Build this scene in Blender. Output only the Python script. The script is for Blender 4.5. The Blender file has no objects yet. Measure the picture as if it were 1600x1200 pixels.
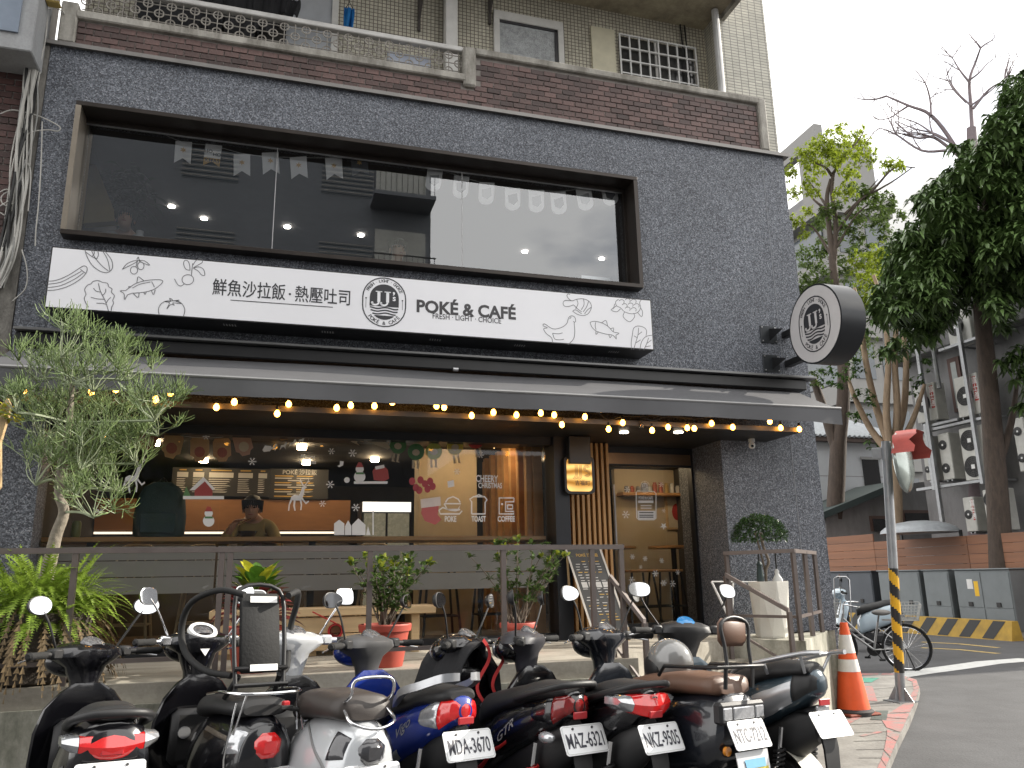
import bpy, bmesh, math, random
from mathutils import Vector, Matrix
random.seed(7)
R = math.radians
scene = bpy.context.scene
COL = scene.collection

# ------------------------------------------------------------------ camera
CAM = Vector((0.0, -7.4, 1.48))
_yaw, _pitch, _roll, _f = 0.2957, 0.2390, -0.0184, 1242.2      # focal length in pixels of the 1600 px wide photograph
_fw = Vector((math.sin(_yaw)*math.cos(_pitch), math.cos(_yaw)*math.cos(_pitch), math.sin(_pitch)))
_rt = Vector((math.cos(_yaw), -math.sin(_yaw), 0))
_up = _rt.cross(_fw)
_r2 = _rt*math.cos(_roll) + _up*math.sin(_roll)
_u2 = -_rt*math.sin(_roll) + _up*math.cos(_roll)
cam_d = bpy.data.cameras.new('camera')
cam_d.sensor_width = 36.0
cam_d.lens = 36.0*_f/1600.0
cam_d.clip_start = 0.05
cam_d.clip_end = 1500
cam = bpy.data.objects.new('camera', cam_d)
COL.objects.link(cam)
cam.matrix_world = Matrix(((_r2.x, _u2.x, -_fw.x, CAM.x), (_r2.y, _u2.y, -_fw.y, CAM.y), (_r2.z, _u2.z, -_fw.z, CAM.z), (0, 0, 0, 1)))
scene.camera = cam

# ------------------------------------------------------------------ sky, sun, exposure
SUN_AZ, SUN_EL = 1.0, 27.0          # degrees; azimuth measured from +x (right along the shop front) towards +y
SKY_STRENGTH, CLOUD = 0.12, 1.65
SUN_DIR = Vector((math.cos(R(SUN_EL))*math.cos(R(SUN_AZ)), math.cos(R(SUN_EL))*math.sin(R(SUN_AZ)), math.sin(R(SUN_EL))))
world = bpy.data.worlds.new('World')
scene.world = world
world.use_nodes = True
wt = world.node_tree
for n in list(wt.nodes): wt.nodes.remove(n)
def wn(t): return wt.nodes.new(t)
wo = wn('ShaderNodeOutputWorld'); bg = wn('ShaderNodeBackground'); bg2 = wn('ShaderNodeBackground'); sk = wn('ShaderNodeTexSky')
sk.sky_type = 'NISHITA'; sk.sun_disc = False; sk.sun_elevation = R(SUN_EL); sk.sun_rotation = R(90.0 - SUN_AZ)
sk.air_density = 1.0; sk.dust_density = 1.5
wt.links.new(sk.outputs[0], bg.inputs[0]); bg.inputs[1].default_value = SKY_STRENGTH
tc = wn('ShaderNodeTexCoord'); mp = wn('ShaderNodeMapping'); mp.inputs['Scale'].default_value = (1.0, 1.0, 2.4)
nz = wn('ShaderNodeTexNoise'); nz.inputs['Scale'].default_value = 2.1; nz.inputs['Detail'].default_value = 7; nz.inputs['Roughness'].default_value = 0.55
rp = wn('ShaderNodeValToRGB'); rp.color_ramp.elements[0].position = 0.24; rp.color_ramp.elements[1].position = 0.40
wt.links.new(tc.outputs['Generated'], mp.inputs[0]); wt.links.new(mp.outputs[0], nz.inputs[0]); wt.links.new(nz.outputs[0], rp.inputs[0])
bg2.inputs[0].default_value = (1.0, 0.985, 0.965, 1); bg2.inputs[1].default_value = CLOUD
mx = wn('ShaderNodeMixShader')
wt.links.new(rp.outputs[0], mx.inputs[0]); wt.links.new(bg.outputs[0], mx.inputs[1]); wt.links.new(bg2.outputs[0], mx.inputs[2]); wt.links.new(mx.outputs[0], wo.inputs[0])
sun_d = bpy.data.lights.new('sun', 'SUN'); sun_d.energy = 5.0; sun_d.angle = R(0.6); sun_d.color = (1.0, 0.93, 0.82)
sun = bpy.data.objects.new('sun', sun_d); COL.objects.link(sun)
sun.rotation_euler = (-SUN_DIR).to_track_quat('-Z', 'Y').to_euler()
scene.view_settings.view_transform = 'Standard'
scene.view_settings.look = 'None'
scene.view_settings.gamma = 1.0
scene.view_settings.exposure = 0.52
scene.render.engine = 'CYCLES'
scene.cycles.use_denoising = True
scene.cycles.max_bounces = 8
scene.cycles.transparent_max_bounces = 24
scene.cycles.sample_clamp_indirect = 6.0
scene.cycles.caustics_reflective = False
scene.cycles.caustics_refractive = False

# ------------------------------------------------------------------ pixel -> place (distance always from a plane the thing touches)
def ray(px, py): return _fw + _r2*((px-800)/_f) - _u2*((py-600)/_f)
def un(px, py, axis, val):
    d = ray(px, py); t = (val-CAM[axis])/d[axis]
    return CAM + d*t
def at(px, py, dist):
    d = ray(px, py); return CAM + d*(dist/math.hypot(d.x, d.y))
def pxsize(p):      # metres per photograph pixel at a point
    return (Vector(p)-CAM).dot(_fw)/_f

# ------------------------------------------------------------------ mesh builder
ORG = {}
def org(o):
    return ORG.get(o.name, Vector((0, 0, 0))) if o is not None else Vector((0, 0, 0))
class MB:
    def __init__(s): s.v = []; s.f = []; s.m = []; s.k = 0
    def add(s, vs, fs):
        b = len(s.v); s.v.extend(Vector(q) for q in vs)
        for f in fs: s.f.append([i+b for i in f]); s.m.append(s.k)
        return s
    def quad(s, *p): return s.add(p, [list(range(len(p)))])
    def box(s, x0, x1, y0, y1, z0, z1, c=0.0, M=None):
        x0, x1 = min(x0, x1), max(x0, x1); y0, y1 = min(y0, y1), max(y0, y1); z0, z1 = min(z0, z1), max(z0, z1)
        if c <= 0:
            vs = [(x, y, z) for x in (x0, x1) for y in (y0, y1) for z in (z0, z1)]
            fs = [(0, 1, 3, 2), (4, 6, 7, 5), (0, 4, 5, 1), (2, 3, 7, 6), (0, 2, 6, 4), (1, 5, 7, 3)]
        else:
            c = min(c, (x1-x0)*.49, (y1-y0)*.49, (z1-z0)*.49)
            vs = []; ix = {}
            X = (x0, x1); Y = (y0, y1); Z = (z0, z1)
            for i in (0, 1):
                for j in (0, 1):
                    for k in (0, 1):
                        sx, sy, sz = (1, -1)[i], (1, -1)[j], (1, -1)[k]
                        for a in range(3):
                            p = [X[i]+sx*c, Y[j]+sy*c, Z[k]+sz*c]; p[a] = (X[i], Y[j], Z[k])[a]
                            ix[i, j, k, a] = len(vs); vs.append(p)
            fs = []
            for a in range(3):
                b_, c_ = [q for q in range(3) if q != a]
                for e in (0, 1):
                    def key(u, w):
                        t = [0, 0, 0]; t[a] = e; t[b_] = u; t[c_] = w; return ix[t[0], t[1], t[2], a]
                    fs.append((key(0, 0), key(1, 0), key(1, 1), key(0, 1)))
                for u in (0, 1):
                    for w in (0, 1):
                        t0 = [0, 0, 0]; t1 = [0, 0, 0]; t1[a] = 1
                        for t in (t0, t1): t[b_] = u; t[c_] = w
                        fs.append((ix[(*t0, b_)], ix[(*t1, b_)], ix[(*t1, c_)], ix[(*t0, c_)]))
            for i in (0, 1):
                for j in (0, 1):
                    for k in (0, 1): fs.append((ix[i, j, k, 0], ix[i, j, k, 1], ix[i, j, k, 2]))
        if M is not None: vs = [M @ Vector(q) for q in vs]
        return s.add(vs, fs)
    def loft(s, rings, closed=True, caps=True):
        n = len(rings[0]); vs = [q for r in rings for q in r]; fs = []
        for i in range(len(rings)-1):
            for j in range(n if closed else n-1):
                k = (j+1) % n
                fs.append((i*n+j, i*n+k, (i+1)*n+k, (i+1)*n+j))
        if caps and closed:
            fs.append(list(range(n))[::-1]); fs.append([(len(rings)-1)*n+j for j in range(n)])
        return s.add(vs, fs)
    def cyl(s, p0, p1, r0, r1=None, n=10, caps=True):
        p0, p1 = Vector(p0), Vector(p1); r1 = r0 if r1 is None else r1
        d = (p1-p0).normalized(); a = d.orthogonal().normalized(); b = d.cross(a)
        rg = [[p+(a*math.cos(t)+b*math.sin(t))*r for t in [2*math.pi*i/n for i in range(n)]] for p, r in ((p0, r0), (p1, r1))]
        return s.loft(rg, True, caps)
    def tube(s, pts, r, n=6, closed=False, caps=True):
        pts = [Vector(p) for p in pts]; N = len(pts)
        rr = r if isinstance(r, (list, tuple)) else [r]*N
        rings = []; a = None
        for i, p in enumerate(pts):
            if closed: d = pts[(i+1) % N]-pts[i-1]
            else: d = pts[min(i+1, N-1)]-pts[max(i-1, 0)]
            if d.length < 1e-9: d = Vector((0, 0, 1))
            d.normalize()
            if a is None: a = d.orthogonal().normalized()
            a = (a-d*a.dot(d))
            if a.length < 1e-6: a = d.orthogonal()
            a.normalize(); b = d.cross(a)
            rings.append([p+(a*math.cos(2*math.pi*j/n)+b*math.sin(2*math.pi*j/n))*rr[i] for j in range(n)])
        if closed: rings.append(rings[0]); caps = False
        return s.loft(rings, True, caps)
    def prism(s, poly, vec):
        poly = [Vector(p) for p in poly]; vec = Vector(vec); n = len(poly)
        vs = poly+[p+vec for p in poly]
        fs = [list(range(n)), list(range(2*n-1, n-1, -1))]+[(i, i+n, (i+1) % n+n, (i+1) % n) for i in range(n)]
        return s.add(vs, fs)
    def ell(s, c, r, nu=14, nv=9, M=None, z0=-1.0):
        c = Vector(c); r = (r, r, r) if not isinstance(r, (tuple, list)) else r
        t0 = math.asin(max(-1, z0)); rings = []
        for i in range(nv+1):
            t = t0+(math.pi/2-t0)*i/nv
            q = max(math.cos(t), 1e-3)
            rings.append([Vector((r[0]*q*math.cos(a), r[1]*q*math.sin(a), r[2]*math.sin(t))) for a in [2*math.pi*j/nu for j in range(nu)]])
        rings = [[c+(M @ q if M is not None else q) for q in g] for g in rings]
        return s.loft(rings, True, True)
    def lathe(s, prof, c=(0, 0, 0), n=20, M=None, caps=True):
        c = Vector(c); rings = [[c+(M @ Vector((r*math.cos(a), r*math.sin(a), z)) if M is not None else Vector((r*math.cos(a), r*math.sin(a), z))) for a in [2*math.pi*j/n for j in range(n)]] for r, z in prof]
        return s.loft(rings, True, caps)
    def ribbon(s, pts, w, nrm=(0, -1, 0), closed=False):
        pts = [Vector(p) for p in pts]; nrm = Vector(nrm); N = len(pts); L = []
        for i, p in enumerate(pts):
            d = (pts[(i+1) % N]-pts[i-1]) if closed else (pts[min(i+1, N-1)]-pts[max(i-1, 0)])
            if d.length < 1e-9: d = Vector((1, 0, 0))
            t = d.normalized().cross(nrm).normalized()*w/2
            L.append((p-t, p+t))
        if closed: L.append(L[0])
        for a, b in zip(L, L[1:]): s.quad(a[0], b[0], b[1], a[1])
        return s
    def build(s, name, mats, parent=None, smooth=0, fix=True, world=True, loc=None):
        sh = org(parent) if world else Vector((0, 0, 0))
        me = bpy.data.meshes.new(name)
        me.from_pydata([tuple(q-sh) for q in s.v], [], s.f)
        for mt in (mats if isinstance(mats, (list, tuple)) else [mats]): me.materials.append(mt)
        if any(s.m): me.polygons.foreach_set('material_index', s.m)
        if fix:
            bm = bmesh.new(); bm.from_mesh(me); bmesh.ops.recalc_face_normals(bm, faces=bm.faces); bm.to_mesh(me); bm.free()
        if smooth:
            me.polygons.foreach_set('use_smooth', [True]*len(me.polygons))
            me.set_sharp_from_angle(angle=R(smooth))
        o = bpy.data.objects.new(name, me); COL.objects.link(o)
        if parent is not None:
            o.parent = parent; ORG[o.name] = org(parent)
        if loc is not None: o.location = loc
        return o
    def solo(s, name, mats, label, cat, group=None, smooth=0, fix=True, kind=None):
        xs = [q.x for q in s.v]; ys = [q.y for q in s.v]; zs = [q.z for q in s.v]
        c = Vector(((min(xs)+max(xs))/2, (min(ys)+max(ys))/2, min(zs)))
        s.v = [q-c for q in s.v]
        o = s.build(name, mats, None, smooth, fix, loc=c); ORG[o.name] = c
        return tag(o, label, cat, group, kind)
def tag(o, label=None, cat=None, group=None, kind=None):
    if label: o['label'] = label
    if cat: o['category'] = cat
    if group: o['group'] = group
    if kind: o['kind'] = kind
    return o
def thing(name, loc, label, cat, group=None, rz=0.0, frame=False):
    o = bpy.data.objects.new(name, None); COL.objects.link(o); o.location = loc; o.rotation_euler = (0, 0, rz)
    o.empty_display_size = 0.2
    ORG[o.name] = Vector((0, 0, 0)) if frame else Vector(loc)      # frame=True: parts are built in the thing's own axes
    return tag(o, label, cat, group)
def inst(src, name, parent=None, loc=None, rot=None, scl=None):
    o = bpy.data.objects.new(name, src.data if hasattr(src, 'data') else src); COL.objects.link(o)
    if parent is not None: o.parent = parent
    if loc is not None: o.location = Vector(loc)-org(parent)
    if rot is not None: o.rotation_euler = rot
    if scl is not None: o.scale = scl
    return o
def copy_tree(o, parent=None):
    c = o.copy(); COL.objects.link(c); ORG[c.name] = org(o)
    if parent is not None: c.parent = parent
    for ch in list(o.children): copy_tree(ch, c)
    return c
def struct(b, name, mt, smooth=0):
    o = b.build(name, mt, None, smooth); o['kind'] = 'structure'; return o
_txt = {}
def text(b, s, size, o, u, v, off=0.0, sx=1.0, align='CENTER', depth=0.0):
    """letters of the built-in font laid on the plane o,u,v"""
    key = (s, off, align)
    if key not in _txt:
        cu = bpy.data.curves.new('t', 'FONT'); cu.body = s; cu.size = 1; cu.offset = off; cu.align_x = align; cu.align_y = 'CENTER'; cu.resolution_u = 3; cu.fill_mode = 'FRONT'
        ob = bpy.data.objects.new('t', cu); me = bpy.data.meshes.new_from_object(ob)
        _txt[key] = ([q.co.copy() for q in me.vertices], [list(p.vertices) for p in me.polygons])
        bpy.data.objects.remove(ob); bpy.data.curves.remove(cu); bpy.data.meshes.remove(me)
    vs, fs = _txt[key]; o, u, v = Vector(o), Vector(u), Vector(v)
    b.add([o+u*(q.x*size*sx)+v*(q.y*size) for q in vs], fs)
    return b
def arc(cx, cy, rx, ry, a0, a1, n=16):
    return [(cx+rx*math.cos(R(a0+(a1-a0)*i/n)), cy+ry*math.sin(R(a0+(a1-a0)*i/n))) for i in range(n+1)]
def smoothpts(pts, n=4, closed=False):
    out = []; N = len(pts); P = [Vector(p) for p in pts]
    for i in range(N if closed else N-1):
        a, b, c, d = (P[i-1] if closed or i > 0 else P[0]*2-P[1]), P[i], P[(i+1) % N], (P[(i+2) % N] if closed or i+2 < N else P[-1]*2-P[-2])
        for k in range(n):
            t = k/n
            out.append(0.5*((2*b)+(c-a)*t+(2*a-5*b+4*c-d)*t*t+(3*b-a-3*c+d)*t**3))
    if not closed: out.append(P[-1])
    return out

# ------------------------------------------------------------------ materials
_M = {}
def nmat(name):
    m = bpy.data.materials.new(name); m.use_nodes = True; t = m.node_tree
    for n in list(t.nodes): t.nodes.remove(n)
    return m, t, t.nodes.new('ShaderNodeOutputMaterial')
def mat(name, c, rough=0.5, metal=0.0, var=0.12, scale=6.0, bump=0.0, bscale=60.0, coat=0.0, spec=0.5, rand=0.0, sss=0.0, trans=0.0, emis=None, es=0.0, stretch=None):
    if name in _M: return _M[name]
    m, t, out = nmat(name)
    p = t.nodes.new('ShaderNodeBsdfPrincipled'); t.links.new(p.outputs[0], out.inputs[0])
    p.inputs['Roughness'].default_value = rough; p.inputs['Metallic'].default_value = metal
    p.inputs['Specular IOR Level'].default_value = spec; p.inputs['Coat Weight'].default_value = coat; p.inputs['Coat Roughness'].default_value = 0.05
    p.inputs['Base Color'].default_value = (*c, 1)
    if sss: p.inputs['Subsurface Weight'].default_value = sss; p.inputs['Subsurface Radius'].default_value = (.02, .008, .004)
    if emis: p.inputs['Emission Color'].default_value = (*emis, 1); p.inputs['Emission Strength'].default_value = es
    tcn = t.nodes.new('ShaderNodeTexCoord'); src = tcn.outputs['Object']
    if stretch:
        mpn = t.nodes.new('ShaderNodeMapping'); mpn.inputs['Scale'].default_value = stretch; t.links.new(src, mpn.inputs[0]); src = mpn.outputs[0]
    col = None
    if var:
        nz = t.nodes.new('ShaderNodeTexNoise'); nz.inputs['Scale'].default_value = scale; nz.inputs['Detail'].default_value = 6; nz.inputs['Roughness'].default_value = 0.65
        t.links.new(src, nz.inputs[0])
        mr = t.nodes.new('ShaderNodeMapRange'); mr.inputs[1].default_value = 0.25; mr.inputs[2].default_value = 0.75; mr.inputs[3].default_value = 1-var; mr.inputs[4].default_value = 1+var
        t.links.new(nz.outputs[0], mr.inputs[0])
        mul = t.nodes.new('ShaderNodeVectorMath'); mul.operation = 'SCALE'; mul.inputs[0].default_value = c; t.links.new(mr.outputs[0], mul.inputs['Scale'])
        col = mul.outputs[0]
        mr2 = t.nodes.new('ShaderNodeMapRange'); mr2.inputs[3].default_value = max(0.02, rough-0.12*var/0.12*0.5); mr2.inputs[4].default_value = min(1, rough+0.12*var/0.12*0.5)
        t.links.new(nz.outputs[0], mr2.inputs[0]); t.links.new(mr2.outputs[0], p.inputs['Roughness'])
    if rand:
        oi = t.nodes.new('ShaderNodeObjectInfo'); ge = t.nodes.new('ShaderNodeNewGeometry')
        ad = t.nodes.new('ShaderNodeMath'); ad.operation = 'ADD'; t.links.new(oi.outputs['Random'], ad.inputs[0]); t.links.new(ge.outputs['Random Per Island'], ad.inputs[1])
        fr = t.nodes.new('ShaderNodeMath'); fr.operation = 'FRACT'; t.links.new(ad.outputs[0], fr.inputs[0])
        hs = t.nodes.new('ShaderNodeMapRange'); hs.inputs[3].default_value = 1-rand; hs.inputs[4].default_value = 1+rand; t.links.new(fr.outputs[0], hs.inputs[0])
        m2 = t.nodes.new('ShaderNodeVectorMath'); m2.operation = 'SCALE'; m2.inputs[0].default_value = c; t.links.new(hs.outputs[0], m2.inputs['Scale'])
        if col is not None: t.links.new(col, m2.inputs[0])
        col = m2.outputs[0]
    if col is not None: t.links.new(col, p.inputs['Base Color'])
    if bump:
        bn = t.nodes.new('ShaderNodeTexNoise'); bn.inputs['Scale'].default_value = bscale; bn.inputs['Detail'].default_value = 4; t.links.new(src, bn.inputs[0])
        bp = t.nodes.new('ShaderNodeBump'); bp.inputs['Strength'].default_value = bump; bp.inputs['Distance'].default_value = 0.02; t.links.new(bn.outputs[0], bp.inputs['Height']); t.links.new(bp.outputs[0], p.inputs['Normal'])
    if trans:
        tr = t.nodes.new('ShaderNodeBsdfTranslucent'); tr.inputs[0].default_value = (c[0]*1.6, c[1]*1.6, c[2]*0.9, 1)
        if col is not None: t.links.new(col, tr.inputs[0])
        ms = t.nodes.new('ShaderNodeMixShader'); ms.inputs[0].default_value = trans
        t.links.new(p.outputs[0], ms.inputs[1]); t.links.new(tr.outputs[0], ms.inputs[2]); t.links.new(ms.outputs[0], out.inputs[0])
    _M[name] = m
    return m
def emit(name, c, s):
    if name in _M: return _M[name]
    m, t, out = nmat(name); e = t.nodes.new('ShaderNodeEmission'); e.inputs[0].default_value = (*c, 1); e.inputs[1].default_value = s
    t.links.new(e.outputs[0], out.inputs[0]); _M[name] = m; return m
def glass(name, tint=(.9, .93, .93), refl=1.0, base=0.0, rough=0.0, ior=1.5):
    """thin pane: what lies behind shows through, the surroundings reflect"""
    if name in _M: return _M[name]
    m, t, out = nmat(name)
    tr = t.nodes.new('ShaderNodeBsdfTransparent'); tr.inputs[0].default_value = (*tint, 1)
    gl = t.nodes.new('ShaderNodeBsdfGlossy'); gl.inputs['Roughness'].default_value = rough; gl.inputs[0].default_value = (.96, .98, 1, 1)
    fr = t.nodes.new('ShaderNodeFresnel'); fr.inputs[0].default_value = ior
    ma = t.nodes.new('ShaderNodeMath'); ma.operation = 'MULTIPLY_ADD'; ma.inputs[1].default_value = refl; ma.inputs[2].default_value = base; ma.use_clamp = True
    t.links.new(fr.outputs[0], ma.inputs[0])
    ms = t.nodes.new('ShaderNodeMixShader'); t.links.new(ma.outputs[0], ms.inputs[0]); t.links.new(tr.outputs[0], ms.inputs[1]); t.links.new(gl.outputs[0], ms.inputs[2]); t.links.new(ms.outputs[0], out.inputs[0])
    _M[name] = m; return m
def speckle(name, stops, scale=70.0, rough=0.6, big=0.15, bump=0.3):
    """pebble-dash / terrazzo: every small cell takes a colour of its own"""
    if name in _M: return _M[name]
    m, t, out = nmat(name); p = t.nodes.new('ShaderNodeBsdfPrincipled'); t.links.new(p.outputs[0], out.inputs[0]); p.inputs['Roughness'].default_value = rough
    tcn = t.nodes.new('ShaderNodeTexCoord'); vo = t.nodes.new('ShaderNodeTexVoronoi'); vo.inputs['Scale'].default_value = scale; t.links.new(tcn.outputs['Object'], vo.inputs['Vector'])
    sp = t.nodes.new('ShaderNodeSeparateColor'); t.links.new(vo.outputs['Color'], sp.inputs[0])
    rp = t.nodes.new('ShaderNodeValToRGB'); rp.color_ramp.interpolation = 'CONSTANT'
    el = rp.color_ramp.elements
    el[0].position = 0; el[0].color = (*stops[0][1], 1); el[1].position = stops[1][0]; el[1].color = (*stops[1][1], 1)
    for q, c in stops[2:]:
        e = el.new(q); e.color = (*c, 1)
    t.links.new(sp.outputs[0], rp.inputs[0])
    nz = t.nodes.new('ShaderNodeTexNoise'); nz.inputs['Scale'].default_value = 1.3; nz.inputs['Detail'].default_value = 5; t.links.new(tcn.outputs['Object'], nz.inputs[0])
    mr = t.nodes.new('ShaderNodeMapRange'); mr.inputs[1].default_value = .3; mr.inputs[2].default_value = .7; mr.inputs[3].default_value = 1-big; mr.inputs[4].default_value = 1+big; t.links.new(nz.outputs[0], mr.inputs[0])
    mu = t.nodes.new('ShaderNodeVectorMath'); mu.operation = 'SCALE'; t.links.new(rp.outputs[0], mu.inputs[0]); t.links.new(mr.outputs[0], mu.inputs['Scale']); t.links.new(mu.outputs[0], p.inputs['Base Color'])
    bp = t.nodes.new('ShaderNodeBump'); bp.inputs['Strength'].default_value = bump; bp.inputs['Distance'].default_value = 0.006; t.links.new(vo.outputs['Distance'], bp.inputs['Height']); t.links.new(bp.outputs[0], p.inputs['Normal'])
    _M[name] = m; return m
def tiled(name, c, mortar, w, h, rough=0.4, jit=0.12, gap=0.1, offset=0.0, swap=True):
    """small glazed facade tiles too fine to build one by one (far wall)"""
    if name in _M: return _M[name]
    m, t, out = nmat(name); p = t.nodes.new('ShaderNodeBsdfPrincipled'); t.links.new(p.outputs[0], out.inputs[0]); p.inputs['Roughness'].default_value = rough
    tcn = t.nodes.new('ShaderNodeTexCoord'); sx = t.nodes.new('ShaderNodeSeparateXYZ'); t.links.new(tcn.outputs['Object'], sx.inputs[0])
    ad = t.nodes.new('ShaderNodeMath'); ad.operation = 'ADD'; t.links.new(sx.outputs[0], ad.inputs[0]); t.links.new(sx.outputs[1], ad.inputs[1])
    cb = t.nodes.new('ShaderNodeCombineXYZ'); t.links.new(ad.outputs[0], cb.inputs[0]); t.links.new(sx.outputs[2], cb.inputs[1])
    br = t.nodes.new('ShaderNodeTexBrick'); br.offset = offset; br.inputs['Scale'].default_value = 1; br.inputs['Brick Width'].default_value = w; br.inputs['Row Height'].default_value = h; br.inputs['Mortar Size'].default_value = min(w, h)*gap; br.inputs['Mortar Smooth'].default_value = .2
    br.inputs['Color1'].default_value = (*[q*(1-jit) for q in c], 1); br.inputs['Color2'].default_value = (*[q*(1+jit) for q in c], 1); br.inputs['Mortar'].default_value = (*mortar, 1)
    t.links.new(cb.outputs[0], br.inputs[0])
    nz = t.nodes.new('ShaderNodeTexNoise'); nz.inputs['Scale'].default_value = .9; nz.inputs['Detail'].default_value = 6; t.links.new(tcn.outputs['Object'], nz.inputs[0])
    mr = t.nodes.new('ShaderNodeMapRange'); mr.inputs[1].default_value = .3; mr.inputs[2].default_value = .75; mr.inputs[3].default_value = .72; mr.inputs[4].default_value = 1.08; t.links.new(nz.outputs[0], mr.inputs[0])
    mu = t.nodes.new('ShaderNodeVectorMath'); mu.operation = 'SCALE'; t.links.new(br.outputs[0], mu.inputs[0]); t.links.new(mr.outputs[0], mu.inputs['Scale']); t.links.new(mu.outputs[0], p.inputs['Base Color'])
    bp = t.nodes.new('ShaderNodeBump'); bp.inputs['Strength'].default_value = .5; bp.inputs['Distance'].default_value = .004; bp.invert = True; t.links.new(br.outputs['Fac'], bp.inputs['Height']); t.links.new(bp.outputs[0], p.inputs['Normal'])
    _M[name] = m; return m
def stained(name, c, dark, scale=1.5, amount=0.6, rough=0.85, streak=(1, 1, .35), bump=.2):
    """concrete with water stains of their own shape"""
    if name in _M: return _M[name]
    m, t, out = nmat(name); p = t.nodes.new('ShaderNodeBsdfPrincipled'); t.links.new(p.outputs[0], out.inputs[0]); p.inputs['Roughness'].default_value = rough
    tcn = t.nodes.new('ShaderNodeTexCoord'); mpn = t.nodes.new('ShaderNodeMapping'); mpn.inputs['Scale'].default_value = streak; t.links.new(tcn.outputs['Object'], mpn.inputs[0])
    nz = t.nodes.new('ShaderNodeTexNoise'); nz.inputs['Scale'].default_value = scale*3; nz.inputs['Detail'].default_value = 8; nz.inputs['Roughness'].default_value = .7; t.links.new(mpn.outputs[0], nz.inputs[0])
    rp = t.nodes.new('ShaderNodeValToRGB'); rp.color_ramp.elements[0].position = .38; rp.color_ramp.elements[1].position = .62; t.links.new(nz.outputs[0], rp.inputs[0])
    mu = t.nodes.new('ShaderNodeMath'); mu.operation = 'MULTIPLY'; mu.inputs[1].default_value = amount; t.links.new(rp.outputs[0], mu.inputs[0])
    mxn = t.nodes.new('ShaderNodeMix'); mxn.data_type = 'RGBA'; mxn.inputs[6].default_value = (*c, 1); mxn.inputs[7].default_value = (*dark, 1); t.links.new(mu.outputs[0], mxn.inputs[0])
    n2 = t.nodes.new('ShaderNodeTexNoise'); n2.inputs['Scale'].default_value = 45; n2.inputs['Detail'].default_value = 4; t.links.new(tcn.outputs['Object'], n2.inputs[0])
    mr = t.nodes.new('ShaderNodeMapRange'); mr.inputs[3].default_value = .82; mr.inputs[4].default_value = 1.18; t.links.new(n2.outputs[0], mr.inputs[0])
    sc = t.nodes.new('ShaderNodeVectorMath'); sc.operation = 'SCALE'; t.links.new(mxn.outputs[2], sc.inputs[0]); t.links.new(mr.outputs[0], sc.inputs['Scale']); t.links.new(sc.outputs[0], p.inputs['Base Color'])
    bp = t.nodes.new('ShaderNodeBump'); bp.inputs['Strength'].default_value = bump; bp.inputs['Distance'].default_value = .01; t.links.new(n2.outputs[0], bp.inputs['Height']); t.links.new(bp.outputs[0], p.inputs['Normal'])
    _M[name] = m; return m
GRANITE = speckle('washed_granite', [(0, (.045, .049, .060)), (.28, (.092, .101, .121)), (.58, (.140, .153, .178)), (.82, (.21, .225, .258)), (.95, (.28, .29, .32))], 98, bump=.3)
BRICK = mat('brown_brick_tile', (.088, .050, .044), .5, var=.4, scale=14, rand=.5, bump=.15)
BRICK2 = mat('dark_brick_tile', (.065, .030, .026), .5, var=.35, scale=14, rand=.4, bump=.15)
MORTAR = mat('pale_mortar', (.26, .24, .22), .9, var=.25, scale=9)
CONC = stained('weathered_concrete', (.42, .40, .36), (.13, .12, .10), 1.6, .75)
CONC2 = stained('mossy_concrete', (.47, .45, .38), (.12, .125, .09), 1.1, .8, streak=(1, 1, .5))
PAVE = stained('platform_concrete', (.40, .37, .31), (.17, .15, .12), 1.0, .7, streak=(.4, 2, 1))
TILE = tiled('cream_mosaic_tiles', (.66, .63, .51), (.18, .15, .13), .048, .048, gap=.11)
TILE2 = tiled('cream_strip_tiles', (.55, .53, .45), (.20, .19, .17), .105, .042, gap=.12)
BLACKM = mat('black_metal', (.012, .012, .013), .4, var=.2)
DARKBR = mat('dark_bronze_frame', (.035, .028, .024), .38, .4, var=.2)
ALU = mat('brushed_aluminium', (.55, .55, .56), .35, .9, var=.1)
WHITE = mat('white_paint', (.75, .75, .74), .5, var=.05)
SIGNW = mat('white_sign_acrylic', (.80, .80, .83), .3, var=.03, scale=2)
INK = mat('charcoal_print', (.03, .03, .035), .5, var=0)
LINE = mat('grey_line_print', (.16, .16, .17), .5, var=0)
RAIL = mat('brown_railing_paint', (.14, .115, .105), .45, .2, var=.15)
WOODL = mat('honey_wood', (.46, .26, .10), .45, var=.25, scale=4, stretch=(1, 1, .12))
WOODB = mat('pale_plank_wood', (.50, .36, .20), .5, var=.25, scale=5, stretch=(.15, 2, 2))
WOODC = mat('counter_wood', (.42, .23, .09), .4, var=.2, scale=5, stretch=(.15, 2, 2))
GLASS_U = glass('upper_window_glass', (.96, .97, .97), 2.7, .06)
GLASS_L = glass('shop_window_glass', (.93, .94, .93), .8, .0)
GLASS_B = glass('bulb_glass', (.95, .9, .8), 1.0, .02)
CABLE = mat('black_cable', (.012, .012, .012), .6, var=0)
STICK = mat('white_sticker', (.72, .73, .75), .5, var=.05)
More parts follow.
